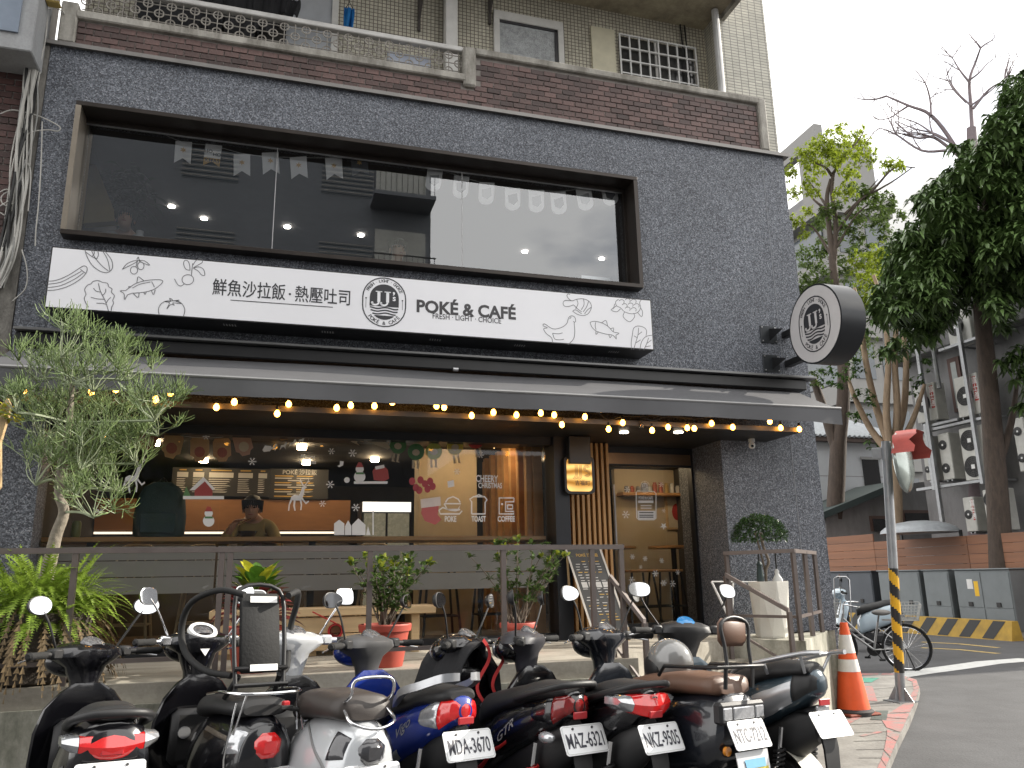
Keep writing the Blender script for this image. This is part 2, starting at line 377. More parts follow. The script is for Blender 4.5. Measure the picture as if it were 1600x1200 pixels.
# ================================================================== GROUND
ZP = 0.887                                   # level of the raised concrete platform
ASPH = stained('road_asphalt', (.085, .085, .088), (.05, .05, .052), .5, .6, .9, (1, 1, 1), .5)
PAVING = stained('grey_paving', (.26, .25, .23), (.13, .12, .11), .9, .7, .9, (1, 1, 1), .3)
REDP = stained('worn_red_paint', (.40, .15, .14), (.24, .20, .185), 2.2, 1.0, .85, (1, 1, 1), .2)
ROADW = mat('worn_white_paint', (.62, .62, .60), .7, var=.18, scale=9)
ROADY = mat('worn_yellow_paint', (.45, .33, .12), .7, var=.4, scale=9)
GREENP = mat('green_paint', (.05, .22, .16), .8, var=.4, scale=12)
b = MB(); b.quad((-160, -160, 0), (260, -160, 0), (260, 260, 0), (-160, 260, 0)); road = struct(b, 'road', ASPH)
kpx = [(1330, 1052), (1400, 1052), (1432, 1062), (1437, 1075), (1432, 1095), (1420, 1125), (1402, 1160), (1385, 1200), (1340, 1290)]
kerb = [un(x, y, 2, .06) for x, y in kpx]
inner = [Vector((3.45, -2.75, .06)), Vector((3.35, -2.1, .06)), Vector((4.4, -.9, .06)), Vector((5.3, -.1, .06)), Vector((5.9, .5, .06)), Vector((6.3, 1.9, .06))]
poly = [Vector((p.x, p.y, 0)) for p in kerb]+[Vector((p.x, p.y, 0)) for p in inner]
b = MB(); b.prism(poly, (0, 0, .06)); pavement = struct(b, 'pavement', PAVING)
b = MB()
for i in range(len(kerb)-1):
    for a0, a1 in ((0, .62), (.70, .97)):
        p, q = kerb[i].lerp(kerb[i+1], a0), kerb[i].lerp(kerb[i+1], a1)
        c = (sum((k for k in kerb), Vector())/len(kerb)).lerp(Vector((5.2, -.3, .06)), .6)
        ip, iq = p+(c-p).normalized()*.26, q+(c-q).normalized()*.26
        up_ = Vector((0, 0, .004)); o1 = (c-p).normalized()*.02; o2 = (c-q).normalized()*.02
        b.quad(p+o1+up_, q+o2+up_, iq+up_, ip+up_)
b.build('painted_edge_line', REDP, pavement)
b = MB()
for x0, y0, x1, y1, w in ((1340, 1120, 1300, 1142, .07), (1355, 1072, 1362, 1095, .12), (1345, 1150, 1376, 1143, .05)):
    p, q = un(x0, y0, 2, .064), un(x1, y1, 2, .064); b.ribbon([p, q], w, (0, 0, 1))
b.build('painted_mark', REDP, pavement)
b = MB(); b.quad(*[un(x, y, 2, .064) for x, y in ((1328, 1059), (1374, 1059), (1362, 1066), (1322, 1066))]); b.build('green_patch', GREENP, pavement)
for q in range(9):
    p, qv = un(1310+q*4, 1080+q*13, 2, .0635), un(1432-q*5, 1072+q*14, 2, .0635)
    b = MB(); b.ribbon([p, qv], .012, (0, 0, 1)); b.build('paving_joint', mat('joint_dirt', (.06, .055, .05), .9), pavement)
wl = [un(x, y, 2, .004) for x, y in ((1300, 1068), (1370, 1060), (1430, 1051), (1490, 1043), (1545, 1035), (1610, 1030))]
b = MB(); b.ribbon(wl, .42, (0, 0, 1)); b.build('white_lane_line', ROADW, road)
for dy in (0, 9):
    yl = [un(x, y+dy, 2, .004) for x, y in ((1440, 1003), (1500, 1006), (1560, 1012))]
    b = MB(); b.ribbon(yl, .14, (0, 0, 1)); b.build('yellow_lane_line', ROADY, road)
MANH = mat('green_manhole_iron', (.09, .11, .10), .7, .3, var=.3)
b = MB(); b.quad(*[un(x, y, 2, .065) for x, y in ((1368, 1110), (1388, 1110), (1385, 1125), (1360, 1124))]); b.build('manhole_cover', MANH, pavement)

# ================================================================== CAFE PLATFORM, STAIRS, SLAB
u = Vector((.55, -.835, 0)).normalized(); w = Vector((u.y*-1, u.x, 0))        # stair descends along u
SL, SC, SB = Vector((4.25, -.43, 0)), Vector((4.64, -1.02, 0)), Vector((5.95, .28, 0))
b = MB(); b.prism([(-6, -1.74, 0), (2.66, -1.74, 0), (2.66, -1.50, 0), (4.25, -.43, 0), (4.25, .0, 0), (4.57, 0, 0), (4.57, .95, 0), (-6, .95, 0)], (0, 0, ZP))
platform = struct(b, 'platform', PAVE)
b = MB(); b.box(-6, 2.66, -1.765, -1.742, 0, ZP-.12); b.build('front_wall', CONC2, platform)
b = MB(); b.prism([SL+Vector((.004, 0, 0)), SC, SB, Vector((5.75, -.004, 0)), Vector((4.25, -.004, 0))], (0, 0, ZP-.003)); slab = struct(b, 'entrance_slab', CONC2)
n5 = 5
for i in range(1, n5):
    z = ZP*(1-i/n5); a = Vector((2.67, -1.50, 0))+u*(.16*(i-1)); c = SL+u*(.16*(i-1))
    c = Vector((4.25, -.43, 0))+u*(.16*(i-1))-w*.004
    b = MB(); b.prism([a, c, c+u*.158, a+u*.158], (0, 0, z)); s = b.build('stair_step', PAVE, platform)

# ================================================================== CAFE BUILDING
XL, XR = -2.18, 5.75
WX0, WX1, WZ0, WZ1 = -1.883, 3.712, 4.470, 5.780
ZT = 6.387
bld = thing('cafe_building', (1.8, 3, 0), 'cafe building with dark speckled granite front and long upper window', 'building')
b = MB()
b.box(XL, WX0+.04, 0, .3, 0, ZT)                       # left pier
b.box(WX0+.04, WX1-.04, 0, .3, WZ1-.03, ZT)            # above window
b.box(WX0+.04, WX1-.04, 0, .3, 2.92, WZ0+.03)          # below window
b.box(WX1-.04, XR, 0, .3, 2.92, ZT)
b.box(4.57, XR, 0, .95, .0, 2.92)                      # right pier
wall = b.build('granite_wall', GRANITE, bld)
b = MB(); b.box(XR+.003, XR+.30, .35, 8, 0, 5.75); b.build('side_wall', GRANITE, bld)
b = MB(); b.box(XL-.04, XR+.07, -.05, .3, ZT, ZT+.03); b.box(XL-.04, XR+.07, -.05, -.044, ZT-.012, ZT); b.build('roof_flashing', mat('dull_flashing', (.22, .21, .20), .45, .5), bld)
b = MB(); b.box(4.30, 4.312, -.003, 0, 2.93, 3.66); b.build('panel_joint', mat('joint_dark', (.05, .05, .055), .8), bld)
b = MB(); b.box(5.44, 5.449, -.003, 0, .9, ZT); b.build('panel_joint', mat('joint_pale', (.22, .23, .25), .8), bld)
# upper window: projecting box frame
fr = MB(); y0, y1, t = -.13, .22, .045
fr.box(WX0, WX1, y0, y1, WZ1-t, WZ1, .004); fr.box(WX0, WX1, y0, y1, WZ0, WZ0+t, .004)
fr.box(WX1-t, WX1, y0+.002, y1, WZ0+t, WZ1-t); 
wf = fr.build('window_frame', DARKBR, bld)
b = MB(); b.box(WX0, WX0+t, y0+.002, y1, WZ0+t, WZ1-t); b.build('frame_jamb', mat('bronze_jamb', (.30, .26, .21), .35, .6, var=.15), wf)
b = MB(); b.box(WX0+t, WX1-t, .10, .125, WZ1-t-.035, WZ1-t); b.box(WX1-t-.03, WX1-t, .10, .125, WZ0+t, WZ1-t-.035); b.build('inner_trim', DARKBR, wf)
jx = [WX0+t, un(430, 300, 1, .13).x, un(722, 330, 1, .13).x, WX1-t-.03]
for i in range(3):
    b = MB(); b.quad((jx[i]+.004, .13, WZ0+t), (jx[i+1]-.004, .13, WZ0+t), (jx[i+1]-.004, .13, WZ1-t-.035), (jx[i]+.004, .13, WZ1-t-.035)); b.build('window_pane', GLASS_U, wf, fix=False)
for x in jx[1:3]:
    b = MB(); b.box(x-.004, x+.004, .128, .138, WZ0+t, WZ1-t-.035); b.build('silicone_joint', mat('pale_silicone', (.4, .4, .4), .5, var=0), wf)
b = MB(); b.box(jx[0], jx[3], .12, .145, WZ1-t-.041, WZ1-t-.035); b.build('glass_channel', ALU, wf)
# entrance soffit slab and downlights
b = MB(); b.box(-2.1, 5.15, -.60, .95, 2.87, 2.91); b.build('soffit', mat('black_soffit', (.02, .018, .016), .45, var=.2), bld)
b = MB(); b.box(-2.1, 5.152, -.606, -.601, 2.868, 2.915); b.build('soffit_trim', mat('steel_trim', (.10, .09, .08), .5, .4), bld)
DOWN = emit('downlight_glow', (1, .86, .66), 14)
for px in (975, 1060):
    c = un(px, 675, 2, 2.868); b = MB(); b.cyl(c, c+Vector((0, 0, -.008)), .045, n=16); r = b.build('downlight', DOWN, bld)
# lower shop window
GY = .25
GX = [-1.87, un(343, 800, 1, GY).x, un(629, 750, 1, GY).x, 2.72]
b = MB(); b.box(-1.93, -1.87, .15, .33, ZP, 2.87); b.box(2.72, 2.875, .12, .42, ZP, 2.87); b.box(-1.87, 2.72, .18, .32, 2.79, 2.87); b.box(-1.87, 2.72, .16, .34, ZP, ZP+.06)
lw = b.build('shop_window_frame', mat('anthracite_frame', (.018, .02, .025), .4, .3, var=.2), bld)
for i in range(3):
    b = MB(); b.quad((GX[i]+.003, GY, ZP+.06), (GX[i+1]-.003, GY, ZP+.06), (GX[i+1]-.003, GY, 2.79), (GX[i]+.003, GY, 2.79)); b.build('shop_window_pane', GLASS_L, lw, fix=False)
FROST = mat('frosted_film', (.42, .40, .38), .55, var=.08, scale=1.5)
def film(x0, x1, z0, z1):
    b = MB(); b.box(x0, x1, GY+.010, GY+.012, z0, z1); b.build('frosted_band', FROST, lw)
for x0, x1 in ((GX[0]+.01, GX[1]-.01), (GX[1]+.01, GX[2]-.01)):
    film(x0, x1, 1.685, 1.80); film(x0, x1, 1.545, 1.677); film(x0, x1, 1.40, 1.537)
film(GX[2]+.01, GX[3]-.01, 1.545, 1.80); film(GX[2]+.01, GX[3]-.06, 1.385, 1.537)
# wooden slat screen beside the door
b = MB(); b.box(2.876, 3.46, .46, .50, ZP, 2.869); scr = b.build('slat_backing', mat('dark_slat_backing', (.015, .013, .012), .6), bld)
for i in range(10):
    x = 2.885+i*.0585; b = MB(); b.box(x, x+.030, .40, .458, ZP+.02, 2.866, .002); b.build('slat', WOODL, scr)
# door
DY = .66
b = MB(); b.box(3.44, 3.50, DY-.05, DY+.05, ZP, 2.87); b.box(4.545, 4.569, DY-.05, DY+.05, ZP, 2.87); b.box(3.50, 4.545, DY-.04, DY+.04, 2.66, 2.87); b.box(3.5, 4.545, DY-.04, DY+.04, ZP, ZP+.10)
df = b.build('door_frame', mat('anthracite_frame', (.018, .02, .025)), bld)
b = MB(); b.box(3.5, 4.545, DY-.046, DY-.041, 2.68, 2.80); b.build('header_plate', mat('copper_header', (.25, .17, .11), .3, .9), df)
b = MB(); b.quad((3.502, DY, ZP+.1), (4.20, DY, ZP+.1), (4.20, DY, 2.66), (3.502, DY, 2.66)); dr = b.build('glass_door', GLASS_L, df, fix=False)
b = MB(); b.tube([(3.58, DY-.05, 1.75), (3.58, DY-.05, 2.45)], .012, 8); b.build('door_handle', ALU, dr)
b = MB(); b.quad((4.206, DY, ZP+.1), (4.543, DY, ZP+.1), (4.543, DY, 2.66), (4.206, DY, 2.66)); b.build('side_light', GLASS_L, df, fix=False)
b = MB(); b.box(4.575, 4.580, .0, .94, 1, 1.01); 
# interior shells
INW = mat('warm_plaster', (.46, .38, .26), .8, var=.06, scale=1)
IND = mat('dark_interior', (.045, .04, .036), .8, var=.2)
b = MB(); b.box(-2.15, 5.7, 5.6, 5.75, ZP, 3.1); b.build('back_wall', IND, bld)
b = MB(); b.box(4.62, 6.02, 2.9, 3.0, ZP, 3.1); b.build('corner_wall', INW, bld)
b = MB(); b.box(-2.15, 5.7, .96, 5.6, ZP-.1, ZP); b.build('floor', mat('brown_floor', (.13, .09, .06), .5, var=.2), bld)
b = MB(); b.box(-2.15, 5.7, .55, 5.6, 2.95, 3.05); b.build('ceiling', mat('dark_ceiling', (.03, .028, .026), .8), bld)
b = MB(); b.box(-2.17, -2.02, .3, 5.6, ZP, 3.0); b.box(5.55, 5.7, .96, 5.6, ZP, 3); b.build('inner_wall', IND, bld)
b = MB(); b.box(1.61, 2.29, 1.6, 1.9, ZP, 2.95); b.build('pillar', mat('beige_pillar', (.46, .37, .24), .7, var=.08), bld)
b = MB(); b.box(2.62, 2.72, .5, 2.6, ZP, 2.95); 
for i in range(7): b.box(2.56, 2.62, .55+i*.28, .64+i*.28, ZP, 2.95)
b.build('inner_slat_wall', WOODC, bld)
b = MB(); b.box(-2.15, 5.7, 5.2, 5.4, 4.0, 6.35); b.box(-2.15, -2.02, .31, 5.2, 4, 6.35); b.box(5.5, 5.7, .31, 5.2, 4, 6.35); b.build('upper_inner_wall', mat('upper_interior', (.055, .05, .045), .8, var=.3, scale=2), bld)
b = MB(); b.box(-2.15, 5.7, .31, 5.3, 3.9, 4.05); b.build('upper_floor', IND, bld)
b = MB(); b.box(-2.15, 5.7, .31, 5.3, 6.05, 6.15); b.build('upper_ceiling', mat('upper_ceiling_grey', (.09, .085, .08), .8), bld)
SPOTG = emit('ceiling_spot_glow', (1, .95, .88), 30)
for px, py, yy in ((268, 322, 2.2), (319, 341, 3.0), (449, 354, 3.0), (564, 367, 3.0), (820, 393, 3.0), (940, 404, 3.0), (205, 308, 2.2)):
    c = un(px, py, 2, 6.045); 
    b = MB(); b.cyl(c, c+Vector((0, 0, -.012)), .04, n=14); b.build('ceiling_spotlight', SPOTG, bld)
# yellow slanted beam upstairs (left) and counter top behind the upper window
b = MB(); b.prism([un(x, y, 1, 1.2) for x, y in ((112, 350), (185, 345), (150, 258), (118, 250))], (0, .12, 0)); b.build('slanted_panel', mat('ochre_panel', (.35, .27, .11), .7), bld)
b = MB(); b.box(WX0+.1, WX1-.1, .25, .52, 4.50, 4.55, .004); b.build('window_bar_counter', WOODC, bld)
# wooden bar at the lower window
ctr = thing('window_counter', (.4, .55, ZP), 'long honey wood counter running behind the lower shop window', 'counter')
b = MB(); b.box(-1.86, 2.68, .32, .82, 1.845, 1.885, .004); b.build('counter_top', WOODC, ctr)
for x in (-1.5, .4, 2.3):
    b = MB(); b.box(x-.03, x+.03, .5, .56, ZP, 1.845); b.build('leg', BLACKM, ctr)
# back bar with wood front, cloths of light
bar = thing('service_bar', (-.9, 3.3, ZP), 'wood fronted service bar at the back of the cafe', 'counter')
b = MB(); b.box(-2.0, 1.0, 3.3, 4.0, ZP, 2.05); b.build('bar_body', mat('bar_body', (.10, .085, .07), .6), bar)
b = MB(); b.box(-2.0, 1.0, 3.22, 3.3, 2.12, 2.5); b.build('wood_panel', mat('brown_wood', (.32, .15, .06), .5, var=.2, stretch=(.2, 1, 1)), bar)
b = MB(); b.box(-2.0, .9, 3.24, 3.27, 2.075, 2.10); b.build('light_strip', emit('strip_glow', (1, .82, .6), 1.2), bar)
# ================================================================== UPPER FLOOR OF THE BUILDING (apartment with balcony)
def bricks(parent, x0, x1, z0, z1, y, mt, bw=.146, bh=.066, gap=.009, limit=300, hole=None, order=None):
    """running-bond brick tiles, each its own part sharing one mesh; the far rest joined"""
    b = MB(); b.box(0, bw-gap, -.012, .0, 0, bh-gap, .002); proto = b.build('brick', mt, parent, world=False)
    proto.location = Vector((x0, y, z0))-org(parent)
    items = []
    rows = int((z1-z0)/bh)
    for r in range(rows):
        x = x0-(bw/2 if r % 2 else 0)
        while x < x1-.02:
            a, c = max(x, x0), min(x+bw, x1)
            cx, cz = (a+c)/2, z0+r*bh+bh/2
            if c-a > .03 and not (hole and hole(cx, cz)): items.append((a, c, z0+r*bh))
            x += bw
    items.sort(key=lambda q: (Vector((q[0], y, q[2]))-CAM).length)
    first = True; rest = MB()
    for a, c, z in items[:limit]:
        sc = ((c-a-gap)/(bw-gap), random.uniform(.6, 1.3), 1)
        if first: o = proto; o.location = Vector((a, y, z))-org(parent); o.scale = sc; first = False
        else: inst(proto, 'brick', parent, (a, y, z), None, sc)
    for a, c, z in items[limit:]: rest.box(a, c-gap, y-.012, y, z, z+bh-gap, .002)
    if items[limit:]: rest.build('remaining_bricks', mt, parent)['kind'] = 'stuff'
apt = thing('apartment_balcony', (1.7, .3, ZT+.04), 'old apartment storey with brick parapet, ring grille balcony and cream tiled wall', 'balcony')
Z0 = ZT+.036; ZL, ZH = 6.70, 7.045; XS = 1.86; XE = 5.44
b = MB(); b.box(-2.0, 1.80, .0, .14, Z0, ZL); b.box(1.80, XE, .0, .14, Z0, ZH); para = b.build('parapet_wall', MORTAR, apt)
bricks(para, -1.98, XE, Z0, ZH, -.0, BRICK, hole=lambda x, z: (x < XS+.05 and z > ZL-.03) or (x < XS+.02 and z > ZL-.09 and x > 1.7), limit=300)
b = MB()
b.box(-2.0, 1.80, -.05, .16, ZL-.002, ZL+.085, .012)
b.box(1.76, 1.90, -.055, .17, ZL-.06, ZH+.085, .02)
b.box(1.895, XE+.04, -.05, .16, ZH, ZH+.085, .012)
b.box(XE, XE+.11, -.052, .16, Z0, ZH+.083, .015)
b.box(-2.13, -1.985, -.045, .16, Z0, 6.86, .012)
b.build('concrete_coping', CONC, apt)
# ring grille
GRIL = mat('grey_grille_paint', (.30, .28, .25), .6, .2, var=.3)
b = MB()
for z in (6.86, 6.955, 7.05): b.tube([(-1.98, .05, z), (1.78, .05, z)], .006, 5)
for i in range(35): b.tube([(-1.95+i*.108, .05, 6.785), (-1.95+i*.108, .05, 7.11)], .005, 5)
gr = b.build('grille_bar', GRIL, apt); gr['kind'] = 'stuff'
rg = MB(); rg.tube([(.042*math.cos(a), 0, .042*math.sin(a)) for a in [2*math.pi*i/14 for i in range(14)]], .0075, 5, closed=True)
ring = None
for i in range(35):
    for z in ((6.86, 7.05) if i % 2 else (6.955,)):
        p = Vector((-1.95+i*.108, .05, z))
        if ring is None: ring = rg.build('grille_ring', GRIL, apt, 40, world=False); ring.location = p-org(apt)
        else: inst(ring, 'grille_ring', apt, p)
b = MB(); b.box(-2.05, 1.77, .02, .10, 7.105, 7.165, .008); b.build('top_rail', mat('worn_white_rail', (.55, .54, .52), .6, var=.2), apt)
# recessed wall behind the balcony
YW = .62
b = MB(); b.box(-2.1, 5.27, YW, YW+.2, 6.3, 8.52); b.build('tiled_wall', TILE, apt)
b = MB(); b.box(5.20, 5.93, .30, 1.0, ZT+.04, 12.5); b.box(5.75, 5.93, 1.0, 9, ZT+.04, 12.5); b.build('corner_pier', TILE2, apt)
b = MB(); b.box(-6, 5.26, -.9, YW+.2, 8.52, 8.75); b.build('balcony_soffit', stained('stained_soffit', (.45, .40, .28), (.12, .10, .08), .8, .6), apt)
b = MB(); b.box(-6, 5.27, -.95, -.9, 8.45, 9.6); b.box(5.262, 5.32, -.95, .3, 8.45, 9.6); b.build('upper_balcony_front', CONC, apt)
b = MB(); b.tube([(5.13, .22, ZT+.4), (5.13, .22, 8.5)], .045, 10); b.build('drain_pipe', mat('white_pvc', (.62, .62, .62), .4, var=.15), apt)
for x in (4.86, 4.92):
    b = MB(); b.tube([(x, .58, 7.2), (x-.01, .58, 7.9), (x-.03, .58, 8.5)], .011, 5); b.build('wall_conduit', CABLE, apt)
b = MB(); b.box(5.02, 5.09, .50, .58, 7.22, 7.36, .006); b.build('junction_box', WHITE, apt)
# white framed frosted window
q0, q1 = un(770, 18, 1, YW), un(880, 98, 1, YW); xa, xb, za, zb = q0.x, q1.x, 7.0, q0.z
WFR = mat('old_white_frame', (.66, .65, .62), .6, var=.12)
b = MB(); b.box(xa, xb, YW-.05, YW-.002, zb-.12, zb, .006); b.box(xa, xa+.07, YW-.05, YW-.002, za, zb-.12); b.box(xb-.07, xb, YW-.05, YW-.002, za, zb-.12); aw = b.build('apartment_window', WFR, apt)
b = MB(); b.box(xa+.07, xb-.07, YW-.02, YW-.01, za, zb-.12); b.build('frosted_pane', mat('rippled_glass', (.40, .42, .43), .08, var=.35, scale=22, bump=.5, bscale=90, spec=.9), aw)
b = MB(); b.box(xb-.11, xb-.07, YW-.035, YW-.015, za, zb-.12); b.box(xa+.07, xb-.07, YW-.035, YW-.015, zb-.15, zb-.12); b.build('window_sash', mat('dark_sash', (.05, .05, .055), .4), aw)
# barred window with cream board
q0, q1 = un(965, 55, 1, YW), un(1088, 140, 1, YW); xa, xb, zb = q0.x, q1.x, q0.z-.01; za = 7.05
b = MB(); b.box(xa, xb, YW-.004, YW-.001, za, zb); bw_ = b.build('barred_window', mat('dim_room_glass', (.05, .05, .05), .1, var=.5, scale=3, spec=.8), apt)
for i in range(9):
    x = xa+(xb-xa)*i/8; b = MB(); b.box(x-.009, x+.009, YW-.06, YW-.042, za, zb); b.build('window_bar', WHITE, bw_)
for i in range(4):
    z = zb-i*.185-.01; b = MB(); b.box(xa, xb, YW-.062, YW-.04, z-.009, z+.009); b.build('window_bar', WHITE, bw_)
b = MB(); b.box(xa+.50, xa+.53, YW-.03, YW-.006, za, zb); b.build('window_sash', WFR, bw_)
q0 = un(922, 42, 1, YW); q1 = un(962, 108, 1, YW)
b = MB(); b.box(q0.x, q1.x, YW-.03, YW-.002, 7.0, q0.z, .004); b.build('cream_board', mat('cream_board', (.66, .62, .47), .6, var=.1), apt)
# white column, brackets and dark doorway of the balcony
q0 = un(692, 0, 1, .5); q1 = un(713, 70, 1, .5)
b = MB(); b.box(q0.x+.02, q1.x, .42, .56, 6.5, 8.5, .006); b.build('white_column', WFR, apt)
q0 = un(300, 0, 1, YW); q1 = un(455, 40, 1, YW)
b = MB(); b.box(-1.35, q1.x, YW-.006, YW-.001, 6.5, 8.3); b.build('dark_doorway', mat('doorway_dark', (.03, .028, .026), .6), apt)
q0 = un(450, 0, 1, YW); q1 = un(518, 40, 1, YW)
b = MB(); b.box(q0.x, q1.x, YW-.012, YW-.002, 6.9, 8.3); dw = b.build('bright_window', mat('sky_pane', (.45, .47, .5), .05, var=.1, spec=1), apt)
b = MB(); b.box(q1.x, q1.x+.07, YW-.04, YW-.003, 6.6, 8.4); b.build('window_jamb', WFR, dw)
for px, py in ((655, 20), (765, 10)):
    p = un(px, py, 1, YW-.03); b = MB(); b.tube([p+Vector((0, 0, -.25)), p+Vector((0, 0, .5))], .018, 6); b.tube([p+Vector((0, 0, -.1)), p+Vector((.0, -.5, .38))], .016, 6); b.build('awning_bracket', mat('rusty_bracket', (.07, .06, .055), .7), apt)
b = MB(); b.box(un(605, 72, 1, .2).x, un(672, 100, 1, .2).x, .16, .2, 6.8, 7.06, .01); b.build('leaning_board', mat('pale_blue_board', (.55, .60, .72), .3, var=.05), apt)
# laundry on the balcony
def garment(px, py, pw, ph, c, nm, lab, cat):
    b = MB(); p = un(px, py, 1, .35); s = pxsize(p); Wd, H = pw*s, ph*s
    rows = []
    for i in range(9):
        t = i/8; row = []
        for j in range(15):
            v = j/14-.5; row.append(p+Vector((v*Wd*(.75+.25*math.sin(t*2+1)), .03*math.sin(j*.8+t*2+px)*(0.4+t)+.012*math.sin(j*2.1+t*5+px*.7), -t*H-.03*abs(v)*H+.02*math.sin(j*2.3)*t)))
        rows.append(row)
    b.loft(rows, False, False)
    b.loft([[q+Vector((0, .02, 0)) for q in r] for r in rows], False, False)
    o = b.solo(nm, mat(nm+'_cloth_'+str(px), c, .9, var=.2), lab, cat, 'laundry on the balcony', 60, False)
    hk = MB(); hk.tube([p+Vector((-Wd*.3, 0, .0)), p+Vector((0, 0, .07)), p+Vector((Wd*.3, 0, 0))], .005, 5); hk.tube([p+Vector((0, 0, .07)), p+Vector((0, 0, .5))], .004, 5); hk.build('hanger', CABLE, o)
for k, (px, py, pw, ph) in enumerate(((262, -6, 85, 62), (330, -6, 42, 70), (378, -4, 50, 78), (418, -4, 40, 62), (452, -2, 36, 30))):
    garment(px, py, pw, ph, (.012, .012, .014), 'hanging_garment', ['wide black coat hanging over the ring grille balcony rail', 'black shirt hanging beside the wide black coat', 'long black dress hanging behind the ring grille', 'black trousers hanging beside the long black dress', 'short black top drying next to the bright balcony window'][k], 'laundry')
garment(546, 12, 16, 38, (.01, .16, .42), 'hanging_towel', 'small bright blue towel hanging on a hanger over the balcony', 'towel')

# ================================================================== NEIGHBOUR ON THE LEFT
nb = thing('neighbour_building', (-3.4, .4, 0), 'neighbouring house with dark brick wall and grey concrete bay beside the cafe', 'building')
b = MB(); b.box(-6.5, -2.33, .05, .6, 0, 9); bwall = b.build('brick_backing', MORTAR, nb)
bricks(bwall, -2.95, -2.335, 3.5, 7.3, .05, BRICK2, limit=300)
b = MB(); b.box(-2.333, -2.185, -.015, .4, 0, ZT-.02); b.build('rough_mortar_strip', stained('rough_mortar', (.20, .19, .17), (.06, .055, .05), 2.5, .8, bump=.6), nb)
q = un(88, 85, 1, -.35); zb_ = un(45, 80, 1, -.35).z; xb_ = un(52, 60, 1, -.35).x
b = MB(); b.box(-6.5, xb_, -.35, .05, zb_, 9.2, .01); b.build('concrete_bay', stained('grey_bay', (.36, .37, .38), (.22, .22, .22), .8, .6), nb)
b = MB(); b.box(-6.3, xb_-.12, -.37, -.352, zb_+.16, 9); b.build('bay_window', mat('bay_pane', (.22, .26, .32), .1, spec=.9), nb)
# cables running down the party wall
cb = thing('cable_bundle', (-2.3, -.05, 2.9), 'tangled grey cable bundle running down between brick wall and granite', 'cables')
CG = [mat('pale_cable', (.42, .41, .38), .6, var=.15), mat('grey_cable', (.24, .24, .23), .6, var=.1), CABLE]
base = [(62, -10), (58, 60), (50, 120), (45, 170), (38, 215), (30, 260), (24, 310), (16, 365), (8, 410), (-6, 450)]
for k in range(17):
    ph = random.uniform(0, 6); am = random.uniform(3, 10); off = random.uniform(-9, 9)
    pts = [un(x+off+am*math.sin(i*.9+ph), y, 1, -.04-.05*random.random()) for i, (x, y) in enumerate(base)]
    b = MB(); b.tube(smoothpts(pts, 4), random.choice((.006, .007, .010, .013)), 5); b.build('cable', CG[0 if k % 3 else (1 if k % 2 else 2)], cb, 60)
for pts in ([(0, 178), (18, 172), (42, 176), (62, 182), (80, 190), (94, 199), (90, 205), (75, 203), (50, 206), (38, 216)], [(66, 190), (64, 260), (60, 320), (56, 360), (55, 384)], [(0, 300), (10, 296), (20, 300), (22, 312), (14, 322), (4, 318), (2, 308), (12, 300), (22, 306), (18, 330)], [(0, 322), (16, 314), (24, 322), (10, 336), (0, 332)], [(38, 250), (48, 268), (44, 330)], [(34, 390), (42, 420), (40, 450), (20, 470)], [(88, 12), (75, 10), (62, 16), (52, 40)], [(50, 60), (62, 30), (80, 12), (98, 18), (100, 22)]):
    b = MB(); b.tube(smoothpts([un(x, y, 1, -.06) for x, y in pts], 4), .0055, 5); b.build('loose_cable', CG[0], cb, 60)
b = MB(); b.box(*[v for pr_ in zip(un(70, 0, 1, -.2), un(97, 12, 1, -.1)) for v in pr_], c=.01); b.solo('cable_box', mat('ochre_box', (.45, .33, .10), .6), 'small ochre box above the cable bundle', 'box')

# ================================================================== SIGN BOX
SX0, SX1, SZ0, SZ1, SY = -1.873, 3.671, 3.709, 4.256, -.35
sg = thing('shop_sign', (.9, -.2, SZ0), 'long white shop sign reading POKE & CAFE with food line drawings above the awning', 'sign')
b = MB(); b.box(SX0, SX1, SY, -.001, SZ0, SZ1, .003); b.build('sign_box', BLACKM, sg)
b = MB(); b.box(SX0+.012, SX1-.012, SY-.004, SY-.0005, SZ0+.012, SZ1-.012); face = b.build('sign_face', SIGNW, sg)
for px, py in ((358, 508), (511, 519), (679, 531), (811, 540), (958, 550)):
    c = un(px, py, 2, SZ0-.002); b = MB()
    for k in range(5): b.quad(*[c+Vector((x, y, 0)) for x, y in ((-.05+k*.024, -.03), (-.042+k*.024, -.03), (-.036+k*.024, .03), (-.044+k*.024, .03))])
    b.build('vent_slot', mat('slot_white', (.6, .6, .6), .5), sg)
UX, UZ = Vector((1, 0, 0)), Vector((0, 0, 1))
SF = SY-.006
def sp(px, py): return un(px, py, 1, SF)
def tfit(b, s, p0, p1, h, off=0.0, u_=UX, v_=UZ):
    """text between two points, letter height h of the em"""
    vs = text(MB(), s, 1, (0, 0, 0), (1, 0, 0), (0, 1, 0), off).v
    x0, x1 = min(q.x for q in vs), max(q.x for q in vs); wd = (Vector(p1)-Vector(p0)).length
    sx = wd/((x1-x0)*h); mid = (Vector(p0)+Vector(p1))/2 - u_*((x0+x1)/2*h*sx)
    return text(b, s, h, mid, u_, v_, off, sx)
b = MB(); tfit(b, '鮮魚沙拉飯', sp(332, 449.5), sp(446, 459), .165, .007); tfit(b, '熱壓吐司', sp(461, 460.5), sp(547, 467.5), .165, .007); c = sp(453, 459.5)
b.add([c+Vector((.011*math.cos(a), 0, .011*math.sin(a))) for a in [k*.785 for k in range(8)]], [list(range(8))])
b.ribbon([sp(360, 468.7), sp(520, 480)], .007); b.build('chinese_lettering', INK, face)
b = MB(); tfit(b, 'POKÉ & CAFÉ', sp(651, 481), sp(806, 489), .168, .034); b.build('lettering', mat('charcoal_letters', (.05, .048, .052), .5, var=0), face)
